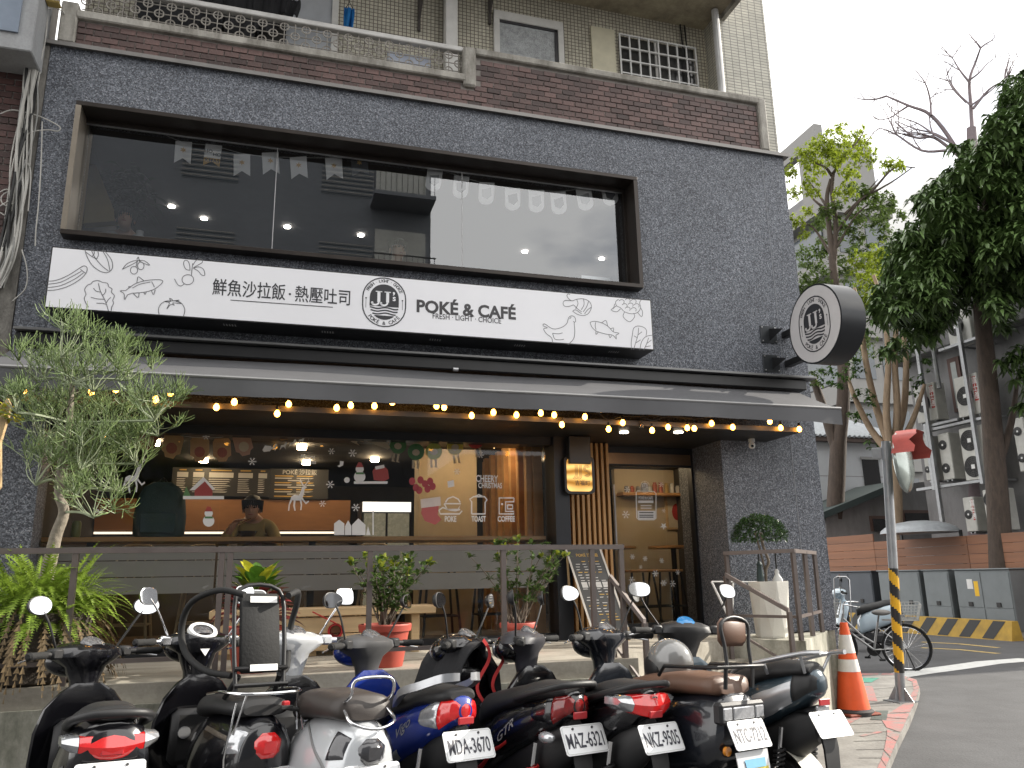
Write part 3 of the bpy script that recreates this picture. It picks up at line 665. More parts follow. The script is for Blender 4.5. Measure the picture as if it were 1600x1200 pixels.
b = MB(); tfit(b, 'FRESH · LIGHT · CHOICE', sp(676, 494.5), sp(783, 501.5), .075, .006); b.build('lettering', INK, face)
def logo(parent, c, u_, v_, s, n, lift=.0015, ink=INK, pale=SIGNW):
    """oval JJ's badge; s = half width of the outer oval"""
    c, u_, v_, n = Vector(c), Vector(u_), Vector(v_), Vector(n).normalized()
    def P(x, y, l=0.0): return c+u_*(x*s)+v_*(y*s)+n*l
    def cap(hw, hy, k=14): return [(hw*math.cos(R(180*i/k)), hy+hw*math.sin(R(180*i/k))) for i in range(k+1)]+[(-hw*math.cos(R(180*i/k)), -hy-hw*math.sin(R(180*i/k))) for i in range(k+1)]
    d = MB(); d.ribbon([P(x, y) for x, y in cap(1.0, .20)], .055*s, n, True)
    fill = cap(.68, .20); top = [p for p in fill if p[1] >= -.20]
    body = arc(0, .20, .68, .68, 0, 180, 14)+[(-.68, -.22), (.68, -.22)]
    d.add([P(x, y) for x, y in body], [list(range(len(body)))])
    for k in range(3):
        y = -.30-k*.135; hw = .66-.03*k-(.06 if k == 2 else 0)
        d.ribbon([P(x, y+.035*math.sin(x*7.5+1.0)) for x in [-hw+2*hw*i/16 for i in range(17)]], .065*s, n)
    bt = [(x, -.665+.0*x) for x in (-.42, .42)]+arc(0, -.30, .62, .57, -42, -138, 8); d.add([P(x, y) for x, y in bt], [list(range(len(bt)))])
    for sx in (-1, 1):
        d.ribbon([P(sx*.85, .12), P(sx*.85, -.33)], .018*s, n)
        d.add([P(sx*.85+.04*math.cos(a), .14+.04*math.sin(a)) for a in [q*1.05 for q in range(6)]], [list(range(6))])
    for word, rad, a0, a1, up in (('FRESH · LIGHT · CHOICE', .845, 158, 22, 1), ('POKÉ & CAFÉ', .845, 214, 326, -1)):
        L = len(word)
        for i, ch in enumerate(word):
            if ch == ' ': continue
            a = R(a0+(a1-a0)*(i+.5)/L); x, y = rad*math.cos(a), (.20 if up > 0 else -.20)+rad*math.sin(a)
            rd = Vector((math.cos(a), math.sin(a)))*up; tx = (u_*rd.y-v_*rd.x); vy = (u_*rd.x+v_*rd.y)
            text(d, ch, .21*s if up > 0 else .24*s, P(x, y), tx, vy, .012)
    o = d.build('badge_print', ink, parent)
    wv = MB()
    for ox, sc in ((-.36, 1.0), (.05, 1.0)):
        wv.ribbon([P(ox+.10, .50, lift), P(ox+.10, -.02, lift)], .14*s, n)
        wv.ribbon([P(ox+.10-.02+.0, -.02, lift)]+[P(ox-.07+.17*math.cos(R(t)), -.02+.15*math.sin(R(t)), lift) for t in (-10, -35, -60, -90, -120, -150)], .085*s, n)
        wv.ribbon([P(ox-.05, .50, lift), P(ox+.25, .50, lift)], .045*s, n)
        wv.add([P(ox-.20+.06*math.cos(a), -.07+.06*math.sin(a), lift) for a in [q*.785 for q in range(8)]], [list(range(8))])
    text(wv, 's', .42*s, P(.46, .22, lift), u_, v_, .02); text(wv, '’', .62*s, P(.44, .28, lift), u_, v_, .02)
    wv.build('badge_letters', pale, o)
    return o
lc = sp(600.5, 472); logo(face, lc, UX, UZ, (sp(634, 474)-sp(567, 470)).x/2, (0, -1, 0))
def cr(x0, y0, s): return lambda pts: [sp(x0+x/s, y0+y/s) for x, y in pts]
A = cr(60, 380, 3.2); B_ = cr(540, 420, 3.2)
def draw(nm, f, strokes, w=.006):
    b = MB()
    for st in strokes:
        closed = st[0] == 'c'; pts = [p for p in st if p != 'c']
        b.ribbon(smoothpts(f(pts), 3, closed), w, (0, -1, 0), closed)
    b.build(nm, LINE, face)
draw('cucumber_drawing', A, [[(44, 190), (90, 185), (150, 160), (205, 125), (228, 113), (243, 122), (240, 145), (215, 175), (160, 210), (95, 232), (42, 236)], [(210, 130), (222, 140), (236, 150)], [(46, 205), (110, 195), (170, 165), (215, 140)], [(44, 222), (110, 212), (180, 180), (226, 148)]])
draw('corn_drawing', A, [[(232, 28), (240, 60), (265, 105), (300, 135), (335, 147), (358, 140), (371, 120), (366, 85), (345, 55), (325, 32)], [(262, 30), (285, 75), (320, 115), (350, 138)], [(238, 45), (270, 68), (290, 78)], [(268, 66), (280, 50), (275, 32)], [(290, 78), (300, 60), (296, 32)], [(318, 34), (345, 80), (358, 138)]])
draw('lettuce_leaf_drawing', A, [[(250, 320), (238, 300), (229, 275), (238, 255), (231, 232), (245, 210), (262, 203), (275, 190), (300, 187), (322, 196), (345, 200), (352, 218), (368, 228), (365, 245), (380, 262), (372, 285), (376, 300), (366, 320), (364, 338)], [(300, 200), (310, 240), (335, 290), (350, 338)], [(310, 243), (290, 240), (275, 225)], [(320, 262), (335, 245), (336, 228)], [(328, 280), (295, 278), (262, 270)], [(338, 298), (352, 280), (362, 270)], [(340, 305), (315, 300), (290, 300)]])
draw('olive_drawing', A, [['c']+arc(478, 135, 18, 19, 0, 330, 9), ['c']+arc(512, 113, 16, 19, 0, 330, 9), [(420, 130), (440, 105), (470, 90), (497, 86), (480, 100), (450, 115), (420, 130)], [(500, 86), (530, 88), (557, 110), (530, 102), (500, 86)], [(492, 80), (500, 68)], [(488, 118), (496, 84)], [(508, 95), (500, 70)]])
draw('fish_drawing', A, [[(436, 237), (460, 218), (490, 200), (540, 186), (600, 182), (622, 190), (605, 212), (570, 234), (520, 246), (470, 250), (445, 258)], [(436, 237), (408, 238), (428, 252), (430, 282), (445, 258)], [(492, 200), (498, 168), (515, 178), (528, 188)], [(475, 252), (498, 272), (504, 250)], [(452, 222), (452, 216), (464, 218)], [(565, 236), (575, 258), (584, 232)], [(566, 192), (574, 206), (580, 220)], [(470, 224), (510, 204), (560, 194)], [(528, 246), (533, 256), (540, 244)]])
draw('radish_drawing', A, [['c']+arc(747, 182, 29, 25, 0, 330, 10), [(730, 203), (712, 214), (695, 205), (680, 178)], [(765, 162), (768, 130), (772, 100)], [(758, 135), (738, 130), (726, 105), (732, 86), (748, 90), (756, 110), (758, 135)], [(772, 110), (790, 85), (815, 78), (820, 95), (800, 108), (775, 122)], [(775, 125), (800, 118), (825, 130), (832, 160), (815, 158), (800, 140), (775, 125)]])
draw('tomato_drawing', A, [[(604, 358), (600, 330), (612, 305), (635, 290), (660, 288), (700, 290), (722, 308), (732, 335), (726, 364)], [(655, 275), (660, 292), (630, 292), (655, 298), (642, 328), (662, 306), (680, 310), (672, 298), (715, 302), (685, 288), (705, 284), (675, 288), (668, 280), (655, 275)]])
draw('shrimp_drawing', B_, [[(1122, 128), (1110, 126), (1108, 140), (1130, 160), (1155, 152), (1190, 150), (1220, 165), (1229, 192), (1215, 222), (1190, 234), (1160, 228), (1135, 212)], [(1130, 160), (1100, 158), (1088, 168), (1092, 185), (1115, 188), (1140, 180)], [(1140, 180), (1160, 200), (1180, 215)], [(1155, 152), (1162, 175), (1150, 200)], [(1190, 150), (1192, 180), (1178, 205)], [(1215, 162), (1205, 190), (1188, 215)], [(1229, 192), (1210, 205), (1195, 225)], [(1135, 212), (1150, 205), (1180, 225)]])
draw('chicken_drawing', B_, [[(1035, 372), (1030, 345), (1005, 325), (990, 300), (1010, 295), (988, 285), (995, 275), (1035, 300), (1075, 295), (1105, 275), (1115, 245), (1130, 235), (1146, 242), (1150, 262), (1143, 272), (1146, 310), (1140, 350), (1112, 380)], [(1035, 322), (1045, 350), (1070, 355), (1092, 352)], [(1035, 322), (1065, 325), (1085, 320)], [(1120, 250), (1128, 242)], [(1138, 262), (1144, 268)]])
draw('small_fish_drawing', B_, [[(1222, 268), (1245, 262), (1285, 272), (1315, 290), (1338, 315), (1368, 322), (1352, 332), (1354, 352), (1336, 332), (1300, 326), (1255, 312), (1232, 292), (1222, 268)], [(1280, 270), (1302, 258), (1310, 288)], [(1252, 312), (1252, 328), (1264, 316)], [(1316, 330), (1322, 345), (1330, 334)], [(1325, 300), (1340, 296), (1338, 314)], [(1250, 268), (1248, 285), (1252, 305)]])
draw('cauliflower_drawing', B_, [[(1365, 152), (1350, 165), (1355, 185), (1375, 195), (1395, 215), (1430, 225), (1460, 218), (1475, 195), (1470, 170), (1478, 155)], [(1355, 185), (1328, 205), (1355, 215), (1375, 200)], [(1345, 175), (1340, 200)], [(1395, 215), (1388, 240), (1420, 265), (1445, 240), (1440, 222)], [(1460, 218), (1480, 240), (1485, 215), (1475, 195)]]+[arc(x, y, 13, 11, 200, 400, 6) for x, y in ((1380, 165), (1410, 160), (1440, 163), (1395, 185), (1425, 182), (1455, 185), (1410, 202), (1440, 205))])
draw('cabbage_drawing', B_, [[(1430, 405), (1428, 370), (1434, 330), (1440, 298), (1460, 286), (1490, 292), (1505, 310), (1502, 335)], [(1470, 408), (1480, 365), (1500, 340), (1530, 332), (1537, 336)], [(1465, 295), (1462, 330), (1450, 370), (1440, 405)], [(1462, 330), (1482, 315)], [(1458, 345), (1442, 335)], [(1452, 370), (1475, 355)], [(1515, 345), (1505, 375), (1490, 408)], [(1508, 372), (1530, 355)], [(1500, 390), (1525, 385)]])

# ================================================================== AWNING
aw = thing('awning', (1.8, -.3, 3.0), 'grey retracted fabric awning with hanging valance under the white sign', 'awning')
AF = mat('grey_awning_fabric', (.095, .096, .102), .75, var=.12, scale=2.5, bump=.08, bscale=300)
AX0, AX1 = -2.12, 5.53
rows = []
N = 60
for k in range(7):
    t = k/6; row = []
    for i in range(N+1):
        x = AX0+(AX1-AX0)*i/N
        z = 3.42+(3.105-3.42)*t-.012*math.sin(math.pi*t)+.005*math.sin(x*2.3+t*3)
        e = max(0, 1-(AX1-x)/.35)+max(0, 1-(x-AX0)/.35)
        row.append((x, -.10-.66*t, z-.02*e*t))
    rows.append(row)
b = MB(); b.loft(rows, False, False); b.build('awning_top', AF, aw, 60, False)
rows = []
for k in range(6):
    t = k/5
    rows.append([(AX0+(AX1-AX0)*i/N, -.762-.012*math.sin((AX0+(AX1-AX0)*i/N)*5+1)*t, 3.105-.155*t-.006*abs(math.sin(i*1.1))*t-.02*(max(0, 1-(AX1-(AX0+(AX1-AX0)*i/N))/.35))) for i in range(N+1)])
b = MB(); b.loft(rows, False, False)
b.loft([[(AX1, -.762, 3.085), (AX1, -.762, 2.935)], [(AX1-.01, -.45, 3.23), (AX1-.01, -.45, 3.06)], [(AX1, -.12, 3.41), (AX1, -.12, 3.3)]], False, False)
b.build('valance', AF, aw, 60, False)
b = MB(); b.tube([(AX0, -.755, 3.10), (AX1, -.755, 3.10)], .016, 8); b.build('front_bar', mat('grey_bar', (.25, .25, .25), .4, .5), aw)
b = MB(); b.box(AX0, AX1+.2, -.20, -.001, 3.56, 3.585, .004); b.build('hood_plate', mat('hood_metal', (.18, .18, .18), .4, .6), aw)
b = MB(); b.box(AX0, AX1+.1, -.14, -.002, 3.44, 3.555, .01); b.build('roller_box', BLACKM, aw)
for x in (-1.2, 1.0, 3.3, 5.3):
    b = MB(); b.tube([(x, -.08, 3.4), (x-.25, -.4, 3.20), (x, -.74, 3.06)], .018, 6); b.build('folding_arm', mat('grey_bar', (.25, .25, .25)), aw)
p = un(711, 577, 1, -.15); b = MB(); b.cyl(p+Vector((-.02, 0, 0)), p+Vector((.03, 0, 0)), .02, n=10); b.build('crank_eye', ALU, aw)

# ================================================================== ROUND BLADE SIGN
DX, DC, DR = 5.40, Vector((5.40, -.68, 4.02)), .425
rs = thing('round_blade_sign', (5.5, -.68, DC.z-DR), 'round black drum sign with white face and badge on two wall arms', 'sign')
MX = Matrix(((0, 0, 1), (0, 1, 0), (1, 0, 0)))
b = MB(); b.lathe([(DR-.006, -.012), (DR, -.012), (DR, .28), (DR-.01, .285)], DC, 48, MX); b.build('drum', mat('black_drum_metal', (.018, .02, .024), .33, .3, var=.1), rs, 40)
b = MB(); b.lathe([(.001, 0), (DR-.018, 0)], DC+Vector((-.0135, 0, 0)), 48, MX, False); fc = b.build('sign_face', mat('matte_face', (.62, .60, .60), .6, var=.05, scale=4), rs)
logo(fc, DC+Vector((-.016, 0, 0)), (0, -1, 0), (0, 0, 1), .245, (-1, 0, 0), pale=mat('matte_face', (.62, .60, .60)))
for z in (4.10, 3.76):
    b = MB(); b.box(5.19, 5.40, -.012, -.001, z-.10, z+.10, .002); pl = b.build('mounting_plate', mat('dark_steel_plate', (.05, .055, .06), .4, .6), rs)
    b = MB(); b.box(5.46, 5.54, -.34, -.012, z-.035, z+.035, .003); b.prism([(5.30, -.012, z-.07), (5.31, -.012, z+.07), (5.31, -.25, z)], (.008, 0, 0)); b.build('arm', BLACKM, rs)
    for dx in (.02, .19):
        for dz in (-.08, .08):
            b = MB(); b.cyl((5.19+dx, -.012, z+dz), (5.19+dx, -.022, z+dz), .008, n=6); b.build('bolt', ALU, pl)

# ================================================================== STRING LIGHTS
st = thing('string_lights', (1.7, -.64, 2.9), 'festoon string of warm round bulbs hanging under the awning', 'string lights')
BULB = emit('warm_bulb_glow', (1.0, .42, .06), 15)
pts = [(37, 612), (92, 595), (143, 614), (181, 610), (243, 626), (267, 616), (338, 638), (366, 630), (433, 648), (451, 633), (526, 639), (548, 635), (585, 636), (613, 630), (682, 636), (694, 638), (737, 651), (771, 646), (807, 650), (845, 647), (866, 650), (878, 665), (914, 653), (951, 672), (973, 662), (1019, 674), (1044, 669), (1074, 670), (1085, 671), (1112, 663), (1145, 669), (1203, 660), (1220, 670), (1249, 672)]
dull = [(938, 643), (1003, 667)]
bs = MB(); bs.lathe([(.001, -.062), (.016, -.057), (.026, -.045), (.030, -.030), (.028, -.014), (.018, .002), (.013, .012)], n=12); bproto = None
so = MB(); so.lathe([(.014, .008), (.016, .012), (.016, .045), (.010, .055), (.006, .06)], n=8); sproto = None
tops = []
for i, (px, py) in enumerate(pts+dull):
    y = -.64-.05*(i % 3 == 1)
    c = un(px, py, 1, y)+Vector((0, 0, .03)); lit = i < len(pts)
    if bproto is None:
        o = bproto = bs.build('bulb', BULB, st, 60, world=False); o.location = c-org(st)
        s2 = sproto = so.build('socket', CABLE, o, 60, world=False); o.scale = (.8, .8, .8)
    else:
        if lit: o = inst(bproto, 'bulb', st, c)
        else: o = bs.build('unlit_bulb', GLASS_B, st, 60, world=False); o.location = c-org(st)
        s2 = inst(sproto, 'socket', o)
    o.scale = (.8, .8, .8)
    tops.append((c+Vector((0, 0, .06)), y))
line = sorted([t for t, y in tops], key=lambda q: q.x)
for ph, rowz in ((0, .03), (1, .05)):
    sel = line[ph::2]; path = []
    for a, c in zip(sel, sel[1:]):
        path += [a+Vector((0, 0, .012)), a.lerp(c, .5)+Vector((0, 0, rowz))]
    path.append(sel[-1]); path = [Vector((-2.2, -.64, 3.0))]+path+[path[-1]+Vector((-.06, .05, .12))]
    b = MB(); b.tube(smoothpts(path, 3), .005, 5); b.build('cable', CABLE, st, 60)
# ================================================================== SCOOTERS
PB = mat('gloss_black_paint', (.006, .006, .008), .22, var=.1, coat=.8)
PD = mat('black_plastic', (.016, .016, .017), .5, var=.2, bump=.05, bscale=400)
PG = mat('grey_plastic', (.07, .07, .072), .45, var=.15)
SEATB = mat('black_vinyl', (.014, .014, .015), .55, var=.15, bump=.08, bscale=220)
SEATBR = mat('brown_leatherette', (.13, .07, .045), .5, var=.18, bump=.06, bscale=200)
RUB = mat('tyre_rubber', (.014, .014, .014), .85, var=.2, bump=.2, bscale=120)
CHR = mat('chrome', (.75, .75, .76), .12, 1.0, var=.05)
SIL = mat('silver_paint', (.50, .51, .53), .3, .7, var=.05, coat=.5)
MIR = mat('mirror_glass', (.85, .87, .9), .03, 1.0, var=0)
LRED = mat('red_lens', (.45, .01, .012), .12, var=.3, scale=30, coat=1, spec=.8, emis=(.9, .02, .015), es=.16)
LRED2 = mat('dark_red_lens', (.22, .012, .012), .15, var=.3, scale=40, coat=1)
LCLR = mat('clear_lens', (.50, .51, .53), .08, .55, var=.2, scale=70, coat=1)
LSMK = mat('smoked_lens', (.05, .05, .055), .08, .2, var=.3, scale=30, coat=1)
LAMB = mat('amber_lens', (.6, .22, .02), .15, var=.2, coat=1)
REFL = mat('red_reflector', (.42, .03, .035), .3, var=.1)
PLATE = mat('plate_white', (.78, .79, .80), .4, var=.04)
PTXT = mat('plate_black', (.03, .03, .045), .5, var=0)
DIAL = mat('dial_glass', (.10, .10, .105), .15, 0, var=.7, scale=60, coat=.3)
ENG = mat('engine_alloy', (.05, .05, .052), .5, .6, var=.3, scale=20)
def sec(secs, y):
    if y <= secs[0][0]: return secs[0][1:]
    for a, c in zip(secs, secs[1:]):
        if y <= c[0]:
            t = (y-a[0])/(c[0]-a[0]); t = t*t*(3-2*t)*.5+t*.5
            return tuple(p+(q-p)*t for p, q in zip(a[1:], c[1:]))
    return secs[-1][1:]
def spt(s_, y, ang, off=0.0):
    hw, zb, zt, tw, e = s_
    cz, hz = (zb+zt)/2, (zt-zb)/2; c, sn = math.cos(R(ang)), math.sin(R(ang))
    x = math.copysign(abs(c)**(2/e), c); z = math.copysign(abs(sn)**(2/e), sn)
    f = 1+(tw-1)*(z+1)/2
    return Vector((x*(hw+off)*f, y, cz+z*(hz+off)))
def hull(b, secs, n=22, sub=3):
    ys = []
    for a, c in zip(secs, secs[1:]): ys += [a[0]+(c[0]-a[0])*k/sub for k in range(sub)]
    ys.append(secs[-1][0])
    b.loft([[spt(sec(secs, y), y, 360*j/n) for j in range(n)] for y in ys]); return b
def patch(b, secs, y0, y1, a0, a1, off=.005, ny=6, na=6, b0=None, b1=None):
    """skin patch following a hull; a0..a1 at y0, b0..b1 at y1"""
    b0 = a0 if b0 is None else b0; b1 = a1 if b1 is None else b1; rows = []
    for i in range(ny+1):
        t = i/ny; y = y0+(y1-y0)*t; p, q = a0+(b0-a0)*t, a1+(b1-a1)*t; r = []
        for j in range(na+1):
            edge = 0 if (i in (0, ny) or j in (0, na)) else 1
            r.append(spt(sec(secs, y), y, p+(q-p)*j/na, .001+off*edge))
        rows.append(r)
    b.loft(rows, False, False); return b
SPORT = [(.025, .035, .765, .835, .9, 2.2), (.05, .07, .735, .865, .85, 2.3), (.15, .115, .67, .875, .8, 2.4), (.34, .150, .57, .835, .75, 2.6), (.55, .160, .47, .775, .75, 2.6), (.74, .145, .36, .68, .8, 2.5), (.86, .11, .29, .56, .9, 2.4)]
WIDE = [(.03, .10, .66, .80, .8, 2.4), (.07, .165, .58, .845, .72, 2.5), (.18, .195, .50, .875, .7, 2.6), (.36, .20, .44, .85, .7, 2.6), (.56, .185, .38, .78, .72, 2.6), (.74, .15, .32, .68, .8, 2.5), (.84, .11, .28, .56, .9, 2.4)]
ROUND = [(.015, .07, .52, .70, .8, 2.2), (.05, .135, .46, .76, .72, 2.3), (.14, .195, .38, .80, .66, 2.3), (.32, .225, .33, .805, .62, 2.3), (.52, .22, .31, .79, .62, 2.3), (.70, .17, .30, .74, .7, 2.4), (.83, .11, .29, .62, .85, 2.4)]
BOX = [(.03, .15, .60, .80, .8, 3.2), (.06, .185, .53, .835, .75, 3.2), (.18, .205, .46, .85, .75, 3.0), (.38, .205, .42, .83, .75, 2.8), (.58, .185, .38, .77, .78, 2.6), (.76, .14, .32, .67, .8, 2.5), (.85, .11, .29, .56, .9, 2.4)]
def scooter(name, loc, rz, label, K):
    t = thing(name, loc, label, 'scooter', 'scooters parked in a row before the platform', rz, frame=True)
    t.rotation_euler = (0, R(K.get('lean', -5)), rz); t.scale = (1.13, K.get('ys', .94), 1.04)
    S = K['body']; paint = K['paint']; trim = K.get('trim', PD); ZD = K.get('dz', 0.0)
    body = hull(MB(), S).build('rear_cowl', paint, t, 50)
    hull(MB(), [(.06, .05, .55, .74, 1, 2.4), (.2, .085, .46, .70, 1, 2.4), (.5, .10, .38, .60, 1, 2.4), (.75, .09, .28, .45, 1, 2.4)]).build('inner_fender', PD, t, 50)
    sz = K.get('seat_z', 0.0)
    seat = K.get('seat_secs') or [(.06, .07, .845, .885, .8, 2.4), (.10, .105, .83, .905, .75, 2.6), (.28, .135, .80, .905, .72, 2.7), (.46, .14, .75, .865, .75, 2.8), (.64, .125, .70, .83, .8, 2.8), (.78, .10, .65, .80, .8, 2.6), (.86, .065, .62, .75, .8, 2.4)]
    seat = [(a, b_, c+sz, d+sz, e, f) for a, b_, c, d, e, f in seat]
    so_ = hull(MB(), seat).build('seat', K.get('seat', SEATB), t, 50)
    # wheels
    for nm, y, r, w_ in (('rear_wheel', .34, .235, .055), ('front_wheel', 1.385, .235, .048)):
        m = Matrix(((0, 0, 1), (1, 0, 0), (0, 1, 0)))
        b = MB(); b.lathe([(r-.06, -w_*.9), (r-.02, -w_), (r-.004, -w_*.55), (r, 0), (r-.004, w_*.55), (r-.02, w_), (r-.06, w_*.9)], (0, y, r), 28, m, False)
        wh = b.build(nm, RUB, t, 50)
        b = MB(); b.lathe([(r-.06, -w_*.85), (r-.068, -w_*.3), (r-.068, w_*.3), (r-.06, w_*.85)], (0, y, r), 24, m, False); b.cyl((-w_, y, r), (w_, y, r), .045, n=12)
        for k in range(5):
            a = k*1.2566; b.box(-.018, .018, -.016, .016, .03, r-.06, .004, Matrix.Translation((0, y, r)) @ Matrix.Rotation(a, 4, 'X'))
        b.build('rim', K.get('rim', ENG), wh, 40)
    # engine, exhaust, shock, floor
    b = MB(); b.box(-.17, -.055, .24, .78, .16, .33, .03); b.cyl((-.175, .34, .235), (-.06, .34, .235), .12, n=20); b.cyl((-.175, .68, .25), (-.06, .68, .25), .10, n=18); b.build('engine_cover', ENG, t, 40)
    b = MB(); b.tube([(.12, .72, .18), (.16, .6, .20), (.175, .5, .24)], .022, 8); b.lathe([(.04, 0), (.062, .03), (.068, .2), (.066, .40), (.05, .44), (.03, .44), (.028, .40)], (.175, .52, .24), 16, Matrix.Rotation(R(97), 3, 'X')); b.build('exhaust', K.get('exh', ENG), t, 40)
    for sx in ((-1,) if not K.get('twin') else (-1, 1)):
        p0, p1 = Vector((sx*.135, .28, .28)), Vector((sx*.125, .22, .62)); sp_ = []
        for i in range(73):
            q = i/72; a = q*2*math.pi*9; c = p0.lerp(p1, .08+.6*q); sp_.append(c+Vector((.028*math.cos(a), .028*math.sin(a), 0)))
        b = MB(); b.cyl(p0, p1, .012, n=8); sk_ = b.build('shock_absorber', CHR, t, 40)
        b = MB(); b.tube(sp_, .0065, 5); b.build('spring', K.get('spring', PD), sk_, 60)
    b = MB(); b.box(-.16, .16, .80, 1.16, .25, .31, .02); b.box(-.05, .05, .80, 1.1, .31, .36, .02); b.build('floorboard', PD, t, 40)
    # leg shield and apron
    fc = K.get('front', paint)
    def vert(rows, n=18):
        return [[Vector((hw*math.copysign(abs(math.cos(a))**.8, math.cos(a)), (yf+yb)/2+(yf-yb)/2*math.sin(a)-.10*abs(math.cos(a))**2*crv, z)) for a in [2*math.pi*j/n for j in range(n)]] for z, hw, yf, yb, crv in rows]
    b = MB(); b.loft(vert([(.26, .10, 1.24, 1.14, .2), (.36, .17, 1.27, 1.17, .5), (.52, .205, 1.27, 1.16, .8), (.68, .205, 1.23, 1.10, .8), (.80, .18, 1.18, 1.05, .7), (.88, .12, 1.14, 1.04, .5), (.92, .06, 1.12, 1.05, .3)])); lg = b.build('leg_shield', fc, t, 50)
    b = MB(); b.box(-.12, .12, 1.02, 1.10, .45, .74, .03); gb = b.build('inner_panel', PD, t, 40)
    b = MB(); b.cyl((-.06, 1.01, .62), (-.06, 1.025, .62), .032, n=14); b.build('filler_cap', SIL, gb, 40)
    b = MB(); b.cyl((.07, 1.01, .70), (.07, 1.025, .70), .022, n=12); b.build('key_lock', SIL, gb, 40)
    b = MB()
    for i in range(11):
        a = R(25+130*i/10); b_ = None
    rows = [[Vector((x, 1.385+math.cos(R(a))*(.262+.02*(1-abs(x)/.075)), .235+math.sin(R(a))*(.262+.02*(1-abs(x)/.075)))) for x in (-.075, -.06, -.02, .02, .06, .075)] for a in range(10, 151, 14)]
    b.loft(rows, False, False); b.build('front_fender', fc, t, 50, False)
    b = MB(); b.tube([(-.075, 1.385, .235), (-.075, 1.27, .5)], .017, 8); b.tube([(.075, 1.385, .235), (.075, 1.27, .5)], .017, 8); b.build('fork', CHR, t, 50)
    # steering head
    hz = K.get('hz', 1.07); hy = 1.09; ang = R(K.get('steer', 12)); hc = Vector((0, hy, 0))
    ROT = Matrix.Translation(hc) @ Matrix.Rotation(ang, 4, 'Z') @ Matrix.Translation(-hc)
    def hb(b_): b_.v = [ROT @ q for q in b_.v]; return b_
    hcol = K.get('head', paint)
    b = MB(); b.loft([[Vector((hw*math.cos(a), hy+dy+hl*math.sin(a), z)) for a in [2*math.pi*j/18 for j in range(18)]] for z, hw, hl, dy in ((.86, .065, .06, .02), (.93, .068, .066, .03), (hz-.07, .105, .085, .04), (hz-.015, .195, .13, .05), (hz+.02, .18, .125, .05), (hz+.045, .12, .085, .055), (hz+.055, .05, .04, .06))]); head = hb(b).build('handlebar_cowl', hcol, t, 50)
    b = MB(); mrot = Matrix.Rotation(R(32), 3, 'X')
    b.lathe([(.002, .012), (.05, .012), (.058, .004), (.06, -.02)], (0, hy+.0, hz+.048), 20, mrot); hb(b).build('instrument_dial', K.get('dial', DIAL), head, 50)
    if K.get('ring'):
        b = MB(); b.lathe([(.055, .018), (.075, .02), (.082, .0), (.07, -.03)], (0, hy, hz+.046), 20, mrot, False); b.prism([(-.06, hy-.045, hz+.01), (.06, hy-.045, hz+.01), (0, hy-.075, hz-.08)], (0, .03, .01)); hb(b).build('dial_surround', K['ring'], head, 50)
    b = MB(); b.ell((0, hy+.12, hz-.045), (.15, .095, .085), 20, 12); hb(b).build('headlight_cowl', K.get('nose', fc), head, 60)
    b = MB(); b.ell((0, hy+.185, hz-.05), (.10, .045, .06), 16, 9); hb(b).build('headlight', LCLR, head, 60)
    for sx in (-1, 1):
        g0 = Vector((sx*.16, hy+.03, hz)); g1 = Vector((sx*.37, hy-.06, hz+.0)); d = (g1-g0)
        b = MB(); b.cyl(g0, g0+d*.45, .016, n=10); b.box(sx*.19-.03, sx*.19+.03, hy-.02, hy+.04, hz-.025, hz+.03, .01); hb(b).build('switch_housing', K.get('switch', PD), t, 40)
        b = MB(); b.lathe([(.015, 0), (.019, .005), (.018, .06), (.019, .11), (.021, .125), (.012, .135)], g0+d*.42, 12, d.to_track_quat('Z', 'Y').to_matrix()); gp = hb(b).build('grip', RUB, t, 40)
        b = MB(); b.tube([g0+d*.3+Vector((0, .03, -.01)), g0+d*.6+Vector((0, .06, -.015)), g0+d*1.05+Vector((0, .05, -.03))], [.007, .006, .004], 6); hb(b).build('brake_lever', CHR if K.get('chrome') else SIL, gp, 50)
        mk = K.get('mirror', 'oval'); lean = K.get('mlean', 0)
        m0 = Vector((sx*.17, hy+.04, hz+.03)); m1 = Vector((sx*(.24 if mk != 'low' else .27), hy+.02, hz+.16)); m2 = Vector((sx*.30, hy+.02, hz+.245))
        b = MB(); b.tube(smoothpts([m0, m1, m2], 4), .006, 6); stk = hb(b).build('mirror_stalk', CHR if K.get('chrome') else CABLE, t, 60)
        nrm = K.get('mdir', {}).get(sx, (-sx*.22, -1, .10)); nrm = Vector(nrm).normalized(); q = nrm.to_track_quat('Z', 'Y').to_matrix()
        rx, ry, ex = {'oval': (.072, .048, 2.1), 'rect': (.058, .048, 3.6), 'leaf': (.085, .042, 2.4), 'low': (.08, .045, 2.6)}[mk]
        def outline(k, dz):
            o_ = []
            for j in range(24):
                a = 2*math.pi*j/24; c_, s_ = math.cos(a), math.sin(a)
                o_.append(m2+q @ Vector((math.copysign(abs(c_)**(2/ex), c_)*rx*k, math.copysign(abs(s_)**(2/ex), s_)*ry*k*(1+.25*c_*sx*(mk == 'leaf')), dz)))
            return o_
        b = MB(); b.loft([outline(.3, -.034), outline(.75, -.024), outline(1.0, -.004), outline(1.02, .004), outline(.94, .006)]); mh = hb(b).build('mirror', CHR if K.get('chrome') else PD, t, 50)
        b = MB(); o_ = outline(.93, .0075); b.add(o_, [list(range(24))]); hb(b).build('mirror_glass', MIR, mh)
    # number plate: mud guard, bracket, plate, letters
    pz = K.get('pz', .65)
    b = MB(); b.loft([[Vector((x, y, z)) for x in (-hw, -hw*.5, 0, hw*.5, hw)] for y, z, hw in ((.16, .70, .07), (.06, .72-.02, .07), (.02, pz, .06), (-.005, pz-.12, .055), (-.01, pz-.24, .05))], False, False)
